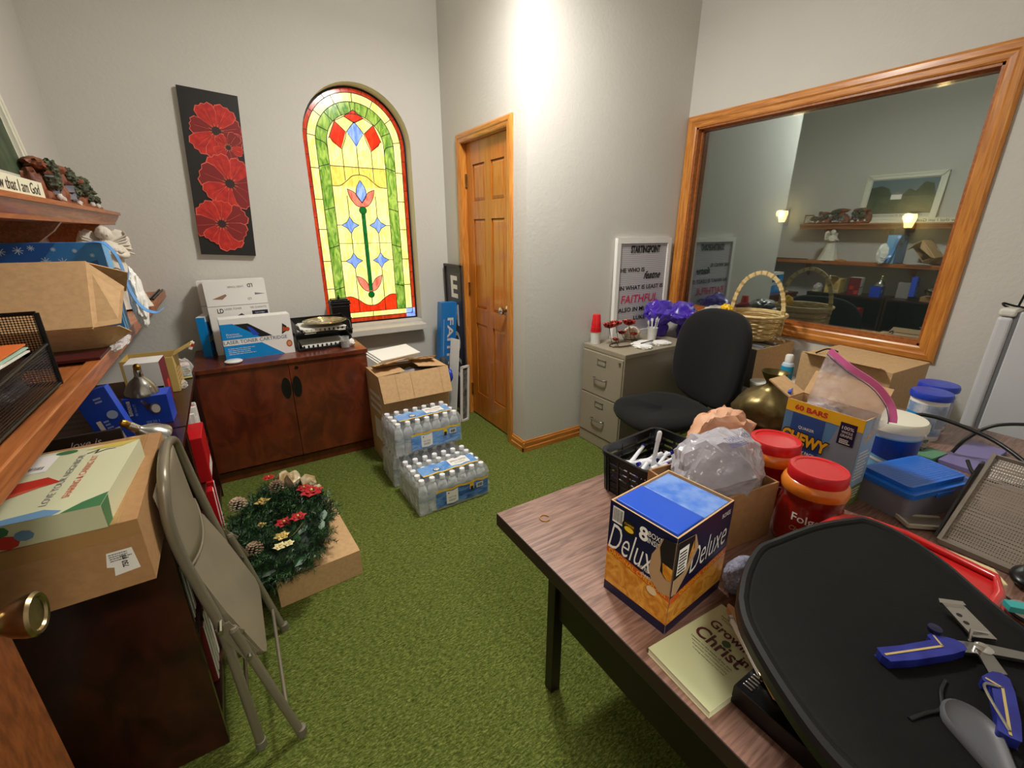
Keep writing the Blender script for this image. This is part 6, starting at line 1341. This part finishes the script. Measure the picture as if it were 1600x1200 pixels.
zp = spline(zc, 6); zb = [V((0, lerp(.075, -.088, i / (len(zp) - 1)), .06)) for i in range(len(zp))]
for s in (-1, 1):
    b = MB()
    def sk(u, v, s=s):
        i = u * (len(zp) - 1); k = min(int(i), len(zp) - 2); f = i - k; top = zp[k].lerp(zp[k + 1], f); bt = zb[k].lerp(zb[k + 1], f); p = bt.lerp(top, v); bulge = .030 * math.sin(PI * v * .8 + .3) * math.sin(PI * min(max(u, .02), .98)); n = noise.noise(V((u * 5, v * 5, s * 3))) * .012 * (1 - v)
        return p + V((s * (bulge * (1 - v) + .001) + n, 0, 0))
    b.grid(sk, 36, 14, ZB); b.build('bag_film', t, smooth=80)
b = MB(); vs = []
for i, p in enumerate(zp):
    nx = (zp[min(i + 1, len(zp) - 1)] - zp[max(i - 1, 0)]).normalized(); up = V((0, -nx.z, nx.y)); up = up if up.z > 0 else -up; vs += [p + V((-.0015, 0, 0)), p + up * .016 + V((-.0015, 0, 0))]
b.add(vs, [(2 * i, 2 * i + 2, 2 * i + 3, 2 * i + 1) for i in range(len(zp) - 1)], PINKZ); b.build('zip_seal', t, solid=.003)
b = MB(); b.tube([p + V((-.003, 0, -.004)) for p in zp], .0012, mat('zip_track', (96, 60, 120), .4), 6); b.build('zip_track', t)
tag(MB().blob((1.362, .50, ZD + .20), (.034, .075, .05), mat('wrapped_snacks', (206, 196, 200), .3, rgb2=(120, 104, 116), nz=(14, .4)), .3, 3, 4, 4, True).build('wrapped_snacks', smooth=60), 'crinkled wrapped snacks inside the open snack bar carton', 'snacks')
tag(MB().box((-.03, -.004, 0), (.03, .004, .11), ROYAL).build('blue_wrapper', loc=(1.362, .580, ZD + .165), rot=(R(-12), 0, R(20))), 'shiny dark blue packet poking up at the left of the snack bar carton', 'packet')

# gold vessel
GOLD = mat('tarnished_gold', (84, 72, 42), .33, metal=.8, rgb2=(128, 112, 70), nz=(7, .3))
t = thing('gold_vase', 'crumpled dull gold vase with a pinched neck and flared mouth, behind the peach bag', 'vase', (1.66, .80, ZD + .0005))
def cr(r, z, a): return r * (1 + .045 * noise.noise(V((math.cos(a) * 2.2, math.sin(a) * 2.2, z * 22))) * 3.2)
MB().lathe([(.050, 0), (.085, .010), (.112, .040), (.120, .075), (.112, .108), (.085, .135), (.050, .152), (.026, .168), (.024, .180), (.034, .198), (.046, .222), (.044, .222), (.030, .196), (.018, .18)], GOLD, (0, 0, 0), 56, fn=cr, cap=False).build('vase_body', t, smooth=70)

# blue-lidded box
BLID = mat('lid_blue', (28, 110, 214), .3, coat=.2); FROST = mat('frosted_plastic', (128, 128, 140), .35)
t = thing('storage_box', 'flat plastic storage box with a bright blue dimpled lid', 'box', (1.503, .314, ZD + .0005), R(-15))
b = MB(); b.prism(Fr((0, 0, 0), (1, 0, 0), (0, 1, 0)), rrect(-.118, -.070, .118, .070, .015), 0, .072, FROST); b.build('box_base', t, smooth=30)
b = MB(); b.prism(Fr((0, 0, 0), (1, 0, 0), (0, 1, 0)), rrect(-.124, -.076, .124, .076, .018), .068, .082, BLID); b.prism(Fr((0, 0, 0), (1, 0, 0), (0, 1, 0)), rrect(-.108, -.060, .108, .060, .014), .082, .094, BLID)
b.box((-.03, -.079, .060), (.03, -.073, .074), BLID); b.build('lid', t, smooth=30, bevel=.002)
b = MB(); DIMP = mat('lid_blue_dark', (18, 84, 180), .4)
for i in range(26):
    for j in range(13): b.disc(Fr((0, 0, .0942), (1, 0, 0), (0, 1, 0)), -.10 + i * .008, -.05 + j * .0084, .0022, DIMP, .0003, 6)
o = b.build('dimples', t); o['kind'] = 'stuff'

# tub and wipes
t = thing('cleaner_tub', 'big blue and white plastic tub with a white lid, behind the blue-lidded box', 'tub', (1.695, .438, ZD + .0005), R(-60))
TB = mat('tub_label_blue', (16, 60, 160), .3); TBL = mat('tub_swirl', (120, 190, 232), .3)
b = MB(); b.lathe([(.068, 0), (.072, .004), (.078, .130), (.080, .140)], mat('tub_white', (206, 222, 236), .3), (0, 0, 0), 44); b.build('tub_body', t, smooth=40)
b = MB()
def cyl(a0, a1, z0f, z1f, m, r0=.0715, r1=.0785, hh=.13, off=.0008, n=24):
    vs = []
    for i in range(n + 1):
        a = lerp(a0, a1, i / n)
        for z in (z0f(i / n), z1f(i / n)): rr = lerp(r0, r1, z / hh) + off; vs.append((rr * math.cos(R(a)), rr * math.sin(R(a)), z))
    b.add(vs, [(2 * i, 2 * i + 2, 2 * i + 3, 2 * i + 1) for i in range(n)], m)
cyl(-175, -15, lambda u: .010, lambda u: .118, TBL, off=.0006); cyl(-140, -15, lambda u: .060 - .045 * u, lambda u: .114, TB, off=.0012); cyl(-175, -60, lambda u: .050 - .03 * u, lambda u: .058 - .03 * u, WHITE, off=.0016)
b.build('tub_label', t)
MB().lathe([(.082, .136), (.086, .138), (.086, .158), (.080, .166), (.060, .168), (0, .166)], mat('lid_ivory', (232, 228, 210), .35), (0, 0, 0), 44).build('lid', t, smooth=40)
def wipes(label, loc):
    t = thing('wipes_canister', label, 'canister', loc, R(-60), 'wipe canisters by the refrigerator')
    MB().lathe([(.050, 0), (.052, .004), (.054, .150), (.052, .155)], WPLAST, (0, 0, 0), 36).build('canister_body', t, smooth=40)
    global b
    b = MB(); cyl(-180, 0, lambda u: .02, lambda u: .135, mat('wipes_label', (214, 218, 226), .4, rgb2=(120, 150, 190), nz=(28, .3)), .0525, .0540, .15); cyl(-180, -120, lambda u: .02, lambda u: .10, LBLUE, .0525, .0540, .15, .0012); cyl(-70, -30, lambda u: .05, lambda u: .12, mat('label_grey_blue', (150, 160, 176), .4), .0525, .0540, .15, .0012); b.build('label', t)
    MB().lathe([(.054, .150), (.060, .152), (.061, .166), (.057, .174), (.030, .176), (0, .175)], mat('wipes_lid_blue', (24, 60, 180), .3), (0, 0, 0), 36).build('lid', t, smooth=40)
wipes('white wipes canister with a blue lid, front one beside the refrigerator', (2.06, .452, ZD + .0005))
wipes('white wipes canister with a blue lid, farther one touching the refrigerator side', (2.195, .470, ZD + .0005))
tag(MB().box((-.14, -.045, 0), (.14, .045, .014), mat('lavender_card', (126, 118, 168), .5)).build('lavender_folder', loc=(1.99, .290, ZD + .0005), rz=R(-3), bevel=.001), 'flat lavender box lying in front of the wipes canisters', 'folder')
tag(MB().box((-.05, -.024, 0), (.05, .024, .018), mat('green_card', (96, 146, 112), .5)).build('green_card_box', loc=(1.875, .368, ZD + .0005), rz=R(-8), bevel=.001), 'little sage green card box between the white-lidded tub and the lavender box', 'box')
tag(MB().blob((1.90, .43, ZD + .032), (.05, .035, .030), mat('crumpled_foil', (130, 122, 112), .3, rgb2=(206, 200, 190), nz=(20, .3), metal=.4), .4, 3, 3, 4, True, floor=ZD + .001).build('crumpled_wrapper', smooth=50), 'crumpled silvery wrapper between the tub and the wipes', 'wrapper')
t = thing('white_card', 'white printed card lying under the black cord at the right of the desk', 'card', (1.93, .175, ZD + .0165), R(-5))
b = MB(); b.box((-.10, -.05, 0), (.10, .05, .001), PAPER); fr = Fr((-.1, -.05, .001), (1, 0, 0), (0, 1, 0)); b.text(fr.sub(.04, .05, R(90)), 'LIGHTS', 0, 0, .014, INK, width=.06); b.text(fr.sub(.075, .05, R(90)), 'THANK YOU', 0, 0, .008, INK, width=.06); b.build('card_body', t)
tag(MB().box((1.82, .10, ZD + .0005), (2.05, .235, ZD + .0155), mat('folded_towel', (196, 196, 200), .8)).build('white_folder', bevel=.002), 'flat pale folder under the white printed card', 'folder')
CORD = mat('black_cord', (16, 16, 17), .4)
b = MB(); b.tube(spline([(1.84, .455, .80), (1.88, .44, .865), (1.90, .40, .875), (1.90, .33, .87), (1.88, .24, .855), (1.83, .16, .83), (1.80, .10, .79), (1.80, .03, .755)], 8), .0062, CORD, 8); tag(b.build('power_cord', smooth=60), 'thick black power cord arching across the right of the desk', 'cord')
b = MB(); b.tube(spline([(2.02, .06, .90), (2.0, .16, .905), (1.97, .26, .88), (1.95, .31, .82), (1.93, .33, .765)], 8), .0055, CORD, 8); b.tube(spline([(1.80, .27, .80), (1.75, .24, .785), (1.74, .20, .785), (1.76, .14, .79), (1.80, .08, .79)], 8), .005, CORD, 8); tag(b.build('cord_loop', smooth=60), 'second black cord looping up beside the refrigerator', 'cord')
t = thing('tan_paper_sack', 'rumpled tan paper sack at the right edge of the desk', 'bag', (1.78, .075, ZD + .0165)); MB().blob((0, 0, .10), (.045, .05, .10), mat('tan_sack', (206, 160, 92), .6, rgb2=(226, 186, 124), nz=(8, .3)), .25, 2.2, 3, 4, True, floor=.001).build('sack_body', t, smooth=50)

# mesh desk organizer and neighbours
SMESH = meshmat('silver_wire_mesh', (150, 140, 130), 210, .36, .5)
t = thing('slanted_mesh_organizer', 'slanted silver wire-mesh organizer at the right of the desk', 'organizer', (1.48, .105, ZD + .0005))
b = MB(); A = [(-.13, 0.012), (.14, .012), (.14, .150)]
for y in (-.095, .095): b.poly([(-.13, y, .004), (.14, y, .004), (.14, y, .155)], SMESH)
b.poly([(-.13, -.095, .006), (.14, -.095, .155), (.14, .095, .155), (-.13, .095, .006)], SMESH); b.build('mesh_panels', t)
b = MB(); SR = mat('silver_rail', (156, 148, 138), .35, metal=.6)
for y in (-.095, .095):
    b.bar((-.135, y, .008), (.142, y, .160), .008, .010, SR); b.bar((-.135, y, .004), (.142, y, .004), .006, .006, SR); b.bar((.14, y, 0), (.14, y, .16), .008, .008, SR)
b.bar((-.135, -.095, .008), (-.135, .095, .008), .012, .012, SR); b.bar((.14, -.095, .157), (.14, .095, .157), .008, .01, SR); b.build('rails', t)
tag(MB().prism(Fr((1.355, .212, ZD + .012), V((1, 0, .42)), V((0, .05, 1))), [(0, 0), (.05, -.012), (.275, .0), (.265, .028), (.235, .040), (.185, .040), (.12, .028)], 0, .005, BLACKP).build('black_sleeve', bevel=.001), 'curved black plastic divider leaning on the near side of the silver mesh organizer', 'divider')
t = thing('mesh_lip_tray', 'small pale mesh tray sticking out to the left of the silver organizer', 'tray', (1.40, .245, ZD + .0005), R(-40)); b = MB(); b.poly([(-.045, -.02, .012), (.05, -.02, .012), (.05, .02, .012), (-.045, .02, .012)], SMESH)
for p, q in (((-.05, -.022), (.05, -.022)), ((-.05, .022), (.05, .022)), ((-.05, -.022), (-.05, .022))): b.bar((*p, .010), (*q, .010), .006, .010, mat('pale_rail', (196, 190, 170), .4))
b.box((-.045, -.018, 0), (.045, .018, .004), SR); b.build('tray_body', t)
tag(MB().blob((1.335, .052, ZD + .016), (.045, .028, .016), BLACKP, 0, 1, 1, 4, floor=ZD + .001).build('computer_mouse', smooth=60), 'glossy black computer mouse in front of the mesh organizer', 'mouse')
t = thing('black_card', 'small black tag with a white squiggle on the desk right of the lap tray', 'tag', (1.245, .150, ZD + .0005), R(-10)); b = MB(); b.prism(Fr((0, 0, 0), (1, 0, 0), (0, 1, 0)), rrect(-.026, -.022, .026, .022, .008), 0, .006, BLACKP); b.text(Fr((0, 0, .006), V((.4, -1, 0)), V((1, .4, 0))), 'k', 0, 0, .018, PAPER, shear=.4); b.build('tag_body', t)
tag(MB().tube([(1.30, .175, ZD + .003), (1.235, .05, ZD + .003)], .002, CORD, 6).build('mouse_cable'), 'thin black mouse cable running toward the camera side', 'cord')

# printer under the trays
t = thing('black_printer', 'flat black machine under the black lap tray, its ridged corner showing by the book', 'printer', (.80, .09, ZD + .0005)); b = MB(); b.box((-.235, -.12, 0), (.10, .150, .036), BLACKP); b.box((-.13, -.12, .03), (.20, .135, .110), BLACKP)
for k in range(7): b.box((-.222 + k * .007, .128, .036), (-.219 + k * .007, .143, .0385), STEEL)
b.build('machine_body', t, bevel=.012, seg=3)
t = thing('red_tray', 'red plastic tray with a raised rim, under the black lap tray', 'tray', (.93, .19, ZD + .113))
REDT = mat('tray_red', (206, 40, 40), .3, coat=.3)
RP = [(-.185, .128), (-.172, .146), (.085, .122), (.120, .115), (.150, .085), (.165, .02), (.150, -.115), (.10, -.13), (-.15, -.13), (-.18, -.10)]
b = MB(); fr = Fr((0, 0, 0), (1, 0, 0), (0, 1, 0)); b.prism(fr, RP, 0, .004, REDT); b.tube([(x, y, .010) for x, y in RP], .0075, REDT, 8, True); b.build('tray_body', t, smooth=50)
tag(MB().prism(Fr((0, 0, 0), (1, 0, 0), (0, 1, 0)), [(0, 0), (.17, -.015), (.18, -.21), (.145, -.235), (.0, -.18)], 0, .004, mat('cream_folder', (226, 208, 158), .6)).build('cream_folder', loc=(.945, .295, ZD + .1095), rz=0), 'cream folder sticking out to the right from under the red tray', 'folder')
# black lap tray
PADZ = ZD + .137
PO = [(.594, .276), (.655, .305), (.735, .328), (.793, .323), (.90, .305), (.985, .275), (1.013, .258), (1.015, .205), (.985, .135), (.939, .074), (.905, .03), (.87, -.022), (.80, -.040), (.47, -.040), (.462, .0), (.467, .084), (.500, .16), (.552, .239)]
t = thing('lap_tray', 'big black rounded lap tray lying across the near end of the desk', 'tray', (.76, .13, PADZ))
PADM = mat('lap_tray_black', (11, 11, 11), .78, nz=(40, .2), bump=(180, .25, .002), spec=.25); PADR = mat('lap_tray_rim', (16, 17, 19), .38)
cx0, cy0 = .76, .13; po = [(x - cx0, y - cy0) for x, y in PO]
po = [tuple(p)[:2] for p in spline([(x, y, 0) for x, y in po + [po[0]]], 5)][:-1]
def sc_(k, dz): return [(x * k, y * k) for x, y in po]
b = MB(); n = len(po); lay = [(.965, .0), (1.0, .008), (1.0, .022), (.988, .030), (.955, .031), (.930, .029), (.915, .026), (.90, .0275), (.5, .0275), (.02, .0275)]
vs = []
for k, z in lay: vs += [V((x * k, y * k, z)) for x, y in po]
for i in range(len(lay) - 1): b.add([vs[i * n + k] for k in range(n)] + [vs[(i + 1) * n + k] for k in range(n)], [(k, (k + 1) % n, n + (k + 1) % n, n + k) for k in range(n)][:], PADR if i < 4 else PADM)
b.add([vs[k] for k in range(n)], [tuple(range(n))[::-1]], PADR); b.add(vs[-n:], [tuple(range(n))], PADM)
b.build('tray_body', t, smooth=50)
b = MB(); GRV = mat('groove_sheen', (60, 62, 64), .3); b.tube(spline([(-.066, -.078, .0280), (-.090, -.080, .0285), (-.118, -.088, .0285), (-.140, -.080, .0285), (-.165, -.072, .0275)], 6), .0028, PADR, 8); b.build('moulded_ridge', t, smooth=60)
GSP = mat('grey_rubber', (96, 98, 104), .45)
t = thing('spoon_rest', 'grey teardrop-shaped rest lying on the near corner of the black lap tray', 'spoon rest', (.640, .014, PADZ + .0285), R(42))
b = MB(); tp = [(.034 * math.cos(R(a)), .022 * math.sin(R(a))) for a in range(-60, 241, 15)]; out = [(.034 * math.cos(R(a)) - (.040 * max(0, -math.cos(R(a))) ** 2), .027 * math.sin(R(a)) * (1 - .35 * max(0, -math.cos(R(a))))) for a in range(0, 360, 12)]; n = len(out)
vs = []
for k, z in ((1.0, 0), (1.0, .006), (.90, .009), (.78, .005), (.45, .002), (.02, .002)): vs += [V((x * k, y * k, z)) for x, y in out]
b.add(vs[-n:], [tuple(range(n))], GSP)
b.add(vs, [(i * n + k, i * n + (k + 1) % n, (i + 1) * n + (k + 1) % n, (i + 1) * n + k) for i in range(5) for k in range(n)], GSP); b.build('rest_body', t, smooth=60)

# blue-handled punch tool
TOOLB = mat('handle_blue', (28, 36, 132), .35, rgb2=(44, 56, 158), nz=(30, .2), coat=.3); TLY = mat('handle_line', (206, 184, 120), .4)
t = thing('punch_tool', 'metal plier tool with two blue grips and cream lines, open on the black lap tray', 'tool', (.78, .035, PADZ + .0285))
def grip(p, q, wd, bumpside=1):
    p, q = V(p), V(q); d = (q - p); L = d.length; u = d.normalized(); v = V((0, 0, 1)).cross(u); fr = Fr(p, u, v)
    out = [(0, -wd * .45), (L * .3, -wd * .55), (L * .78, -wd * .5), (L, -wd * .35), (L * 1.04, 0), (L, wd * .4), (L * .93, wd * .62 * bumpside if bumpside > 0 else wd * .4), (L * .80, wd * .95), (L * .74, wd * .90), (L * .72, wd * .55), (L * .3, wd * .45), (0, wd * .5), (-L * .02, 0)]
    b = MB(); b.prism(fr, out, 0, .013, TOOLB); o = b.build('grip', t, bevel=.004, seg=3)
    b = MB(); b.line(fr, [(L * .02, wd * .0), (L * .76, wd * .05), (L * .80, wd * .75)], .0028, TLY, .0136); b.build('cream_line', o)
grip((-.126, .072, .001), (-.018, .022, .001), .022)
grip((-.128, -.046, .001), (-.034, -.020, .001), .020)
b = MB(); fr = Fr((0, 0, 0), (1, 0, 0), (0, 1, 0)); b.prism(fr, [(-.030, .022), (-.016, .036), (.020, .004), (.060, -.045), (.050, -.052), (.008, -.008)], .004, .009, STEEL); b.prism(fr, [(-.040, -.010), (-.024, -.024), (.012, .004), (.000, .014)], .009, .012, STEEL); b.build('jaw', t, bevel=.001)
b = MB(); b.prism(fr, [(.012, .018), (.052, .060), (.074, .042), (.034, -.002)], .012, .0145, CHROME); b.prism(fr, [(.046, .063), (.055, .067), (.078, .045), (.072, .040)], .0145, .018, CHROME)
for (x, y) in ((.045, .040), (.035, .030)): b.disc(fr, x, y, .0035, INK, .0148, 12)
b.build('punch_plate', t, bevel=.0008)
b = MB(); b.lathe([(.010, .009), (.010, .015), (.006, .017), (0, .017)], CHROME, (.0, .004, 0), 20); b.tube([(-.002, .018, .016), (.020, .022, .018), (.036, .008, .016)], .002, CHROME, 6); b.build('pivot', t, smooth=40)
b = MB(); b.lathe([(.008, .013), (.008, .019), (0, .020)], mat('knob_navy', (20, 22, 60), .4), (-.020, .050, 0), 18); b.build('knob', t, smooth=40)
b = MB(); b.tube(spline([(-.060, -.022, .015), (-.072, -.012, .017), (-.090, -.020, .017), (-.122, -.044, .015)], 6), .0016, STEEL, 6); b.build('wire_catch', t)
t = thing('metal_tin', 'small round shiny metal tin by the punch tool at the right frame edge', 'tin', (.985, .022, ZD + .1145)); MB().lathe([(.026, 0), (.030, .004), (.030, .02), (.026, .028), (.012, .032), (0, .032)], CHROME, (0, 0, 0), 28).build('tin_body', t, smooth=40)
tag(MB().box((-.05, -.008, 0), (.03, .008, .010), mat('teal_plastic', (60, 170, 170), .4)).build('teal_strip', loc=(.940, .005, ZD + .1755), rz=R(-50), bevel=.001), 'little teal plastic strip next to the metal tin', 'strip')

# book and knife
t = thing('paperback_book', 'pale green paperback titled Growing in Christ on the desk edge', 'book', (.615, .300, ZD + .0005), R(-3))
BKG = mat('book_pale_green', (190, 194, 152), .5); BRM = mat('title_maroon', (82, 30, 28), .5); w, d, h = .20, .128, .014
b = MB(); b.box((-w / 2, -d / 2, 0), (w / 2, d / 2, .0012), BKG); b.box((-w / 2 + .001, -d / 2 + .001, .0012), (w / 2 - .001, d / 2 - .001, h - .0012), CREAM); b.box((-w / 2, -d / 2, h - .0012), (w / 2, d / 2, h), BKG)
q = Fr((0, 0, h), (0, -1, 0), (1, 0, 0))
b.text(q, 'Growing', -.0, .044, .026, BRM, width=.092, bold=.02); b.text(q, 'in', .038, .022, .016, BRM, bold=.02); b.text(q, 'Christ', -.004, .012, .028, BRM, width=.090, bold=.02); b.disc(q, -.0, .026, .008, mat('rose_green', (60, 84, 50), .6), .0016, 8)
b.line(q, [(-.045, .074), (.045, .074)], .0012, INK); b.text(q, 'A WORKBOOK FOR NEW BELIEVERS', 0, .068, .004, INK, width=.08)
for k, s in enumerate(('Lessons on the basics of the faith', 'assurance of salvation, prayer', 'forgiveness and answered living', 'trusting and obeying him daily')): b.text(q, s, -.004 + k * .003, -.010 - k * .0065, .0032, INK, width=.082 - k * .006)
b.build('book_body', t)
t = thing('pocket_knife', 'wooden-handled folding knife with silver trim lying on the green book', 'knife', (.640, .258, ZD + .0395), R(56)); b = MB(); KW = mat('knife_wood', (196, 146, 92), .4)
b.prism(Fr((0, 0, 0), (1, 0, 0), (0, 1, 0)), [(-.088, -.006), (-.07, -.011), (.08, -.009), (.092, -.002), (.088, .004), (-.08, .004)], 0, .012, KW); b.build('handle', t, bevel=.003)
b = MB(); b.box((-.045, .004, .002), (.060, .010, .011), WPLAST); b.box((-.052, .003, .002), (-.045, .011, .012), BRASS); b.box((.058, .003, .002), (.066, .011, .012), STEEL); b.build('blade', t, bevel=.001)
KN = mat('knit_grey_blue', (150, 152, 172), .9, rgb2=(110, 112, 134), nz=(200, .3), bump=(300, .8, .003))
tag(MB().blob((.800, .372, ZD + .038), (.050, .028, .038), KN, .15, 2, 4, 4, floor=ZD + .001).build('knit_pouch', smooth=70), 'small grey-blue knitted pouch squeezed beside the torn carton', 'pouch')

# small refrigerator at the right
FRW = mat('fridge_white', (206, 208, 212), .3, coat=.2); GSK = mat('gasket_grey', (110, 112, 116), .6)
t = thing('small_refrigerator', 'slim white refrigerator at the right, its grey door seal showing', 'refrigerator', (2.715, .235, 0))
MB().box((-.13, -.26, .03), (.15, .160, 1.160), FRW).build('body', t, bevel=.006)
MB().box((-.126, .160, .034), (.146, .172, 1.156), GSK).build('door_gasket', t, bevel=.001)
b = MB(); b.box((-.135, .172, .03), (.152, .218, 1.135), FRW); dr = b.build('door', t, bevel=.012, seg=3)
MB().box((-.137, .168, 1.137), (.153, .219, 1.168), mat('trim_ivory', (222, 220, 210), .4)).build('door_trim', t, bevel=.010, seg=3)
for x in (-.10, .12):
    for y in (-.22, .13): MB().lathe([(.015, 0), (.015, .032)], BLACKP, (x, y, 0), 12).build('foot', t)
t = thing('scroll_easel', 'small black wrought-iron easel standing on the refrigerator', 'easel', (2.67, .37, 1.161)); b = MB()
b.tube(spline([(-.02, .07, .004), (-.03, .085, .012), (-.02, .09, .02), (-.01, .06, .012), (0, 0, .004)], 5), .004, BLACKM, 6); b.tube([(0, .05, .01), (0, .04, .10), (0, .02, .11)], .004, BLACKM, 6); b.tube([(0, .04, .10), (0, -.05, .115)], .004, BLACKM, 6); b.tube([(0, .02, .10), (0, .01, .22), (0, -.03, .26)], .004, BLACKM, 6); b.tube([(0, -.10, .004), (0, -.05, .13), (0, .01, .21)], .004, BLACKM, 6)
b.build('iron_scrolls', t, smooth=60)
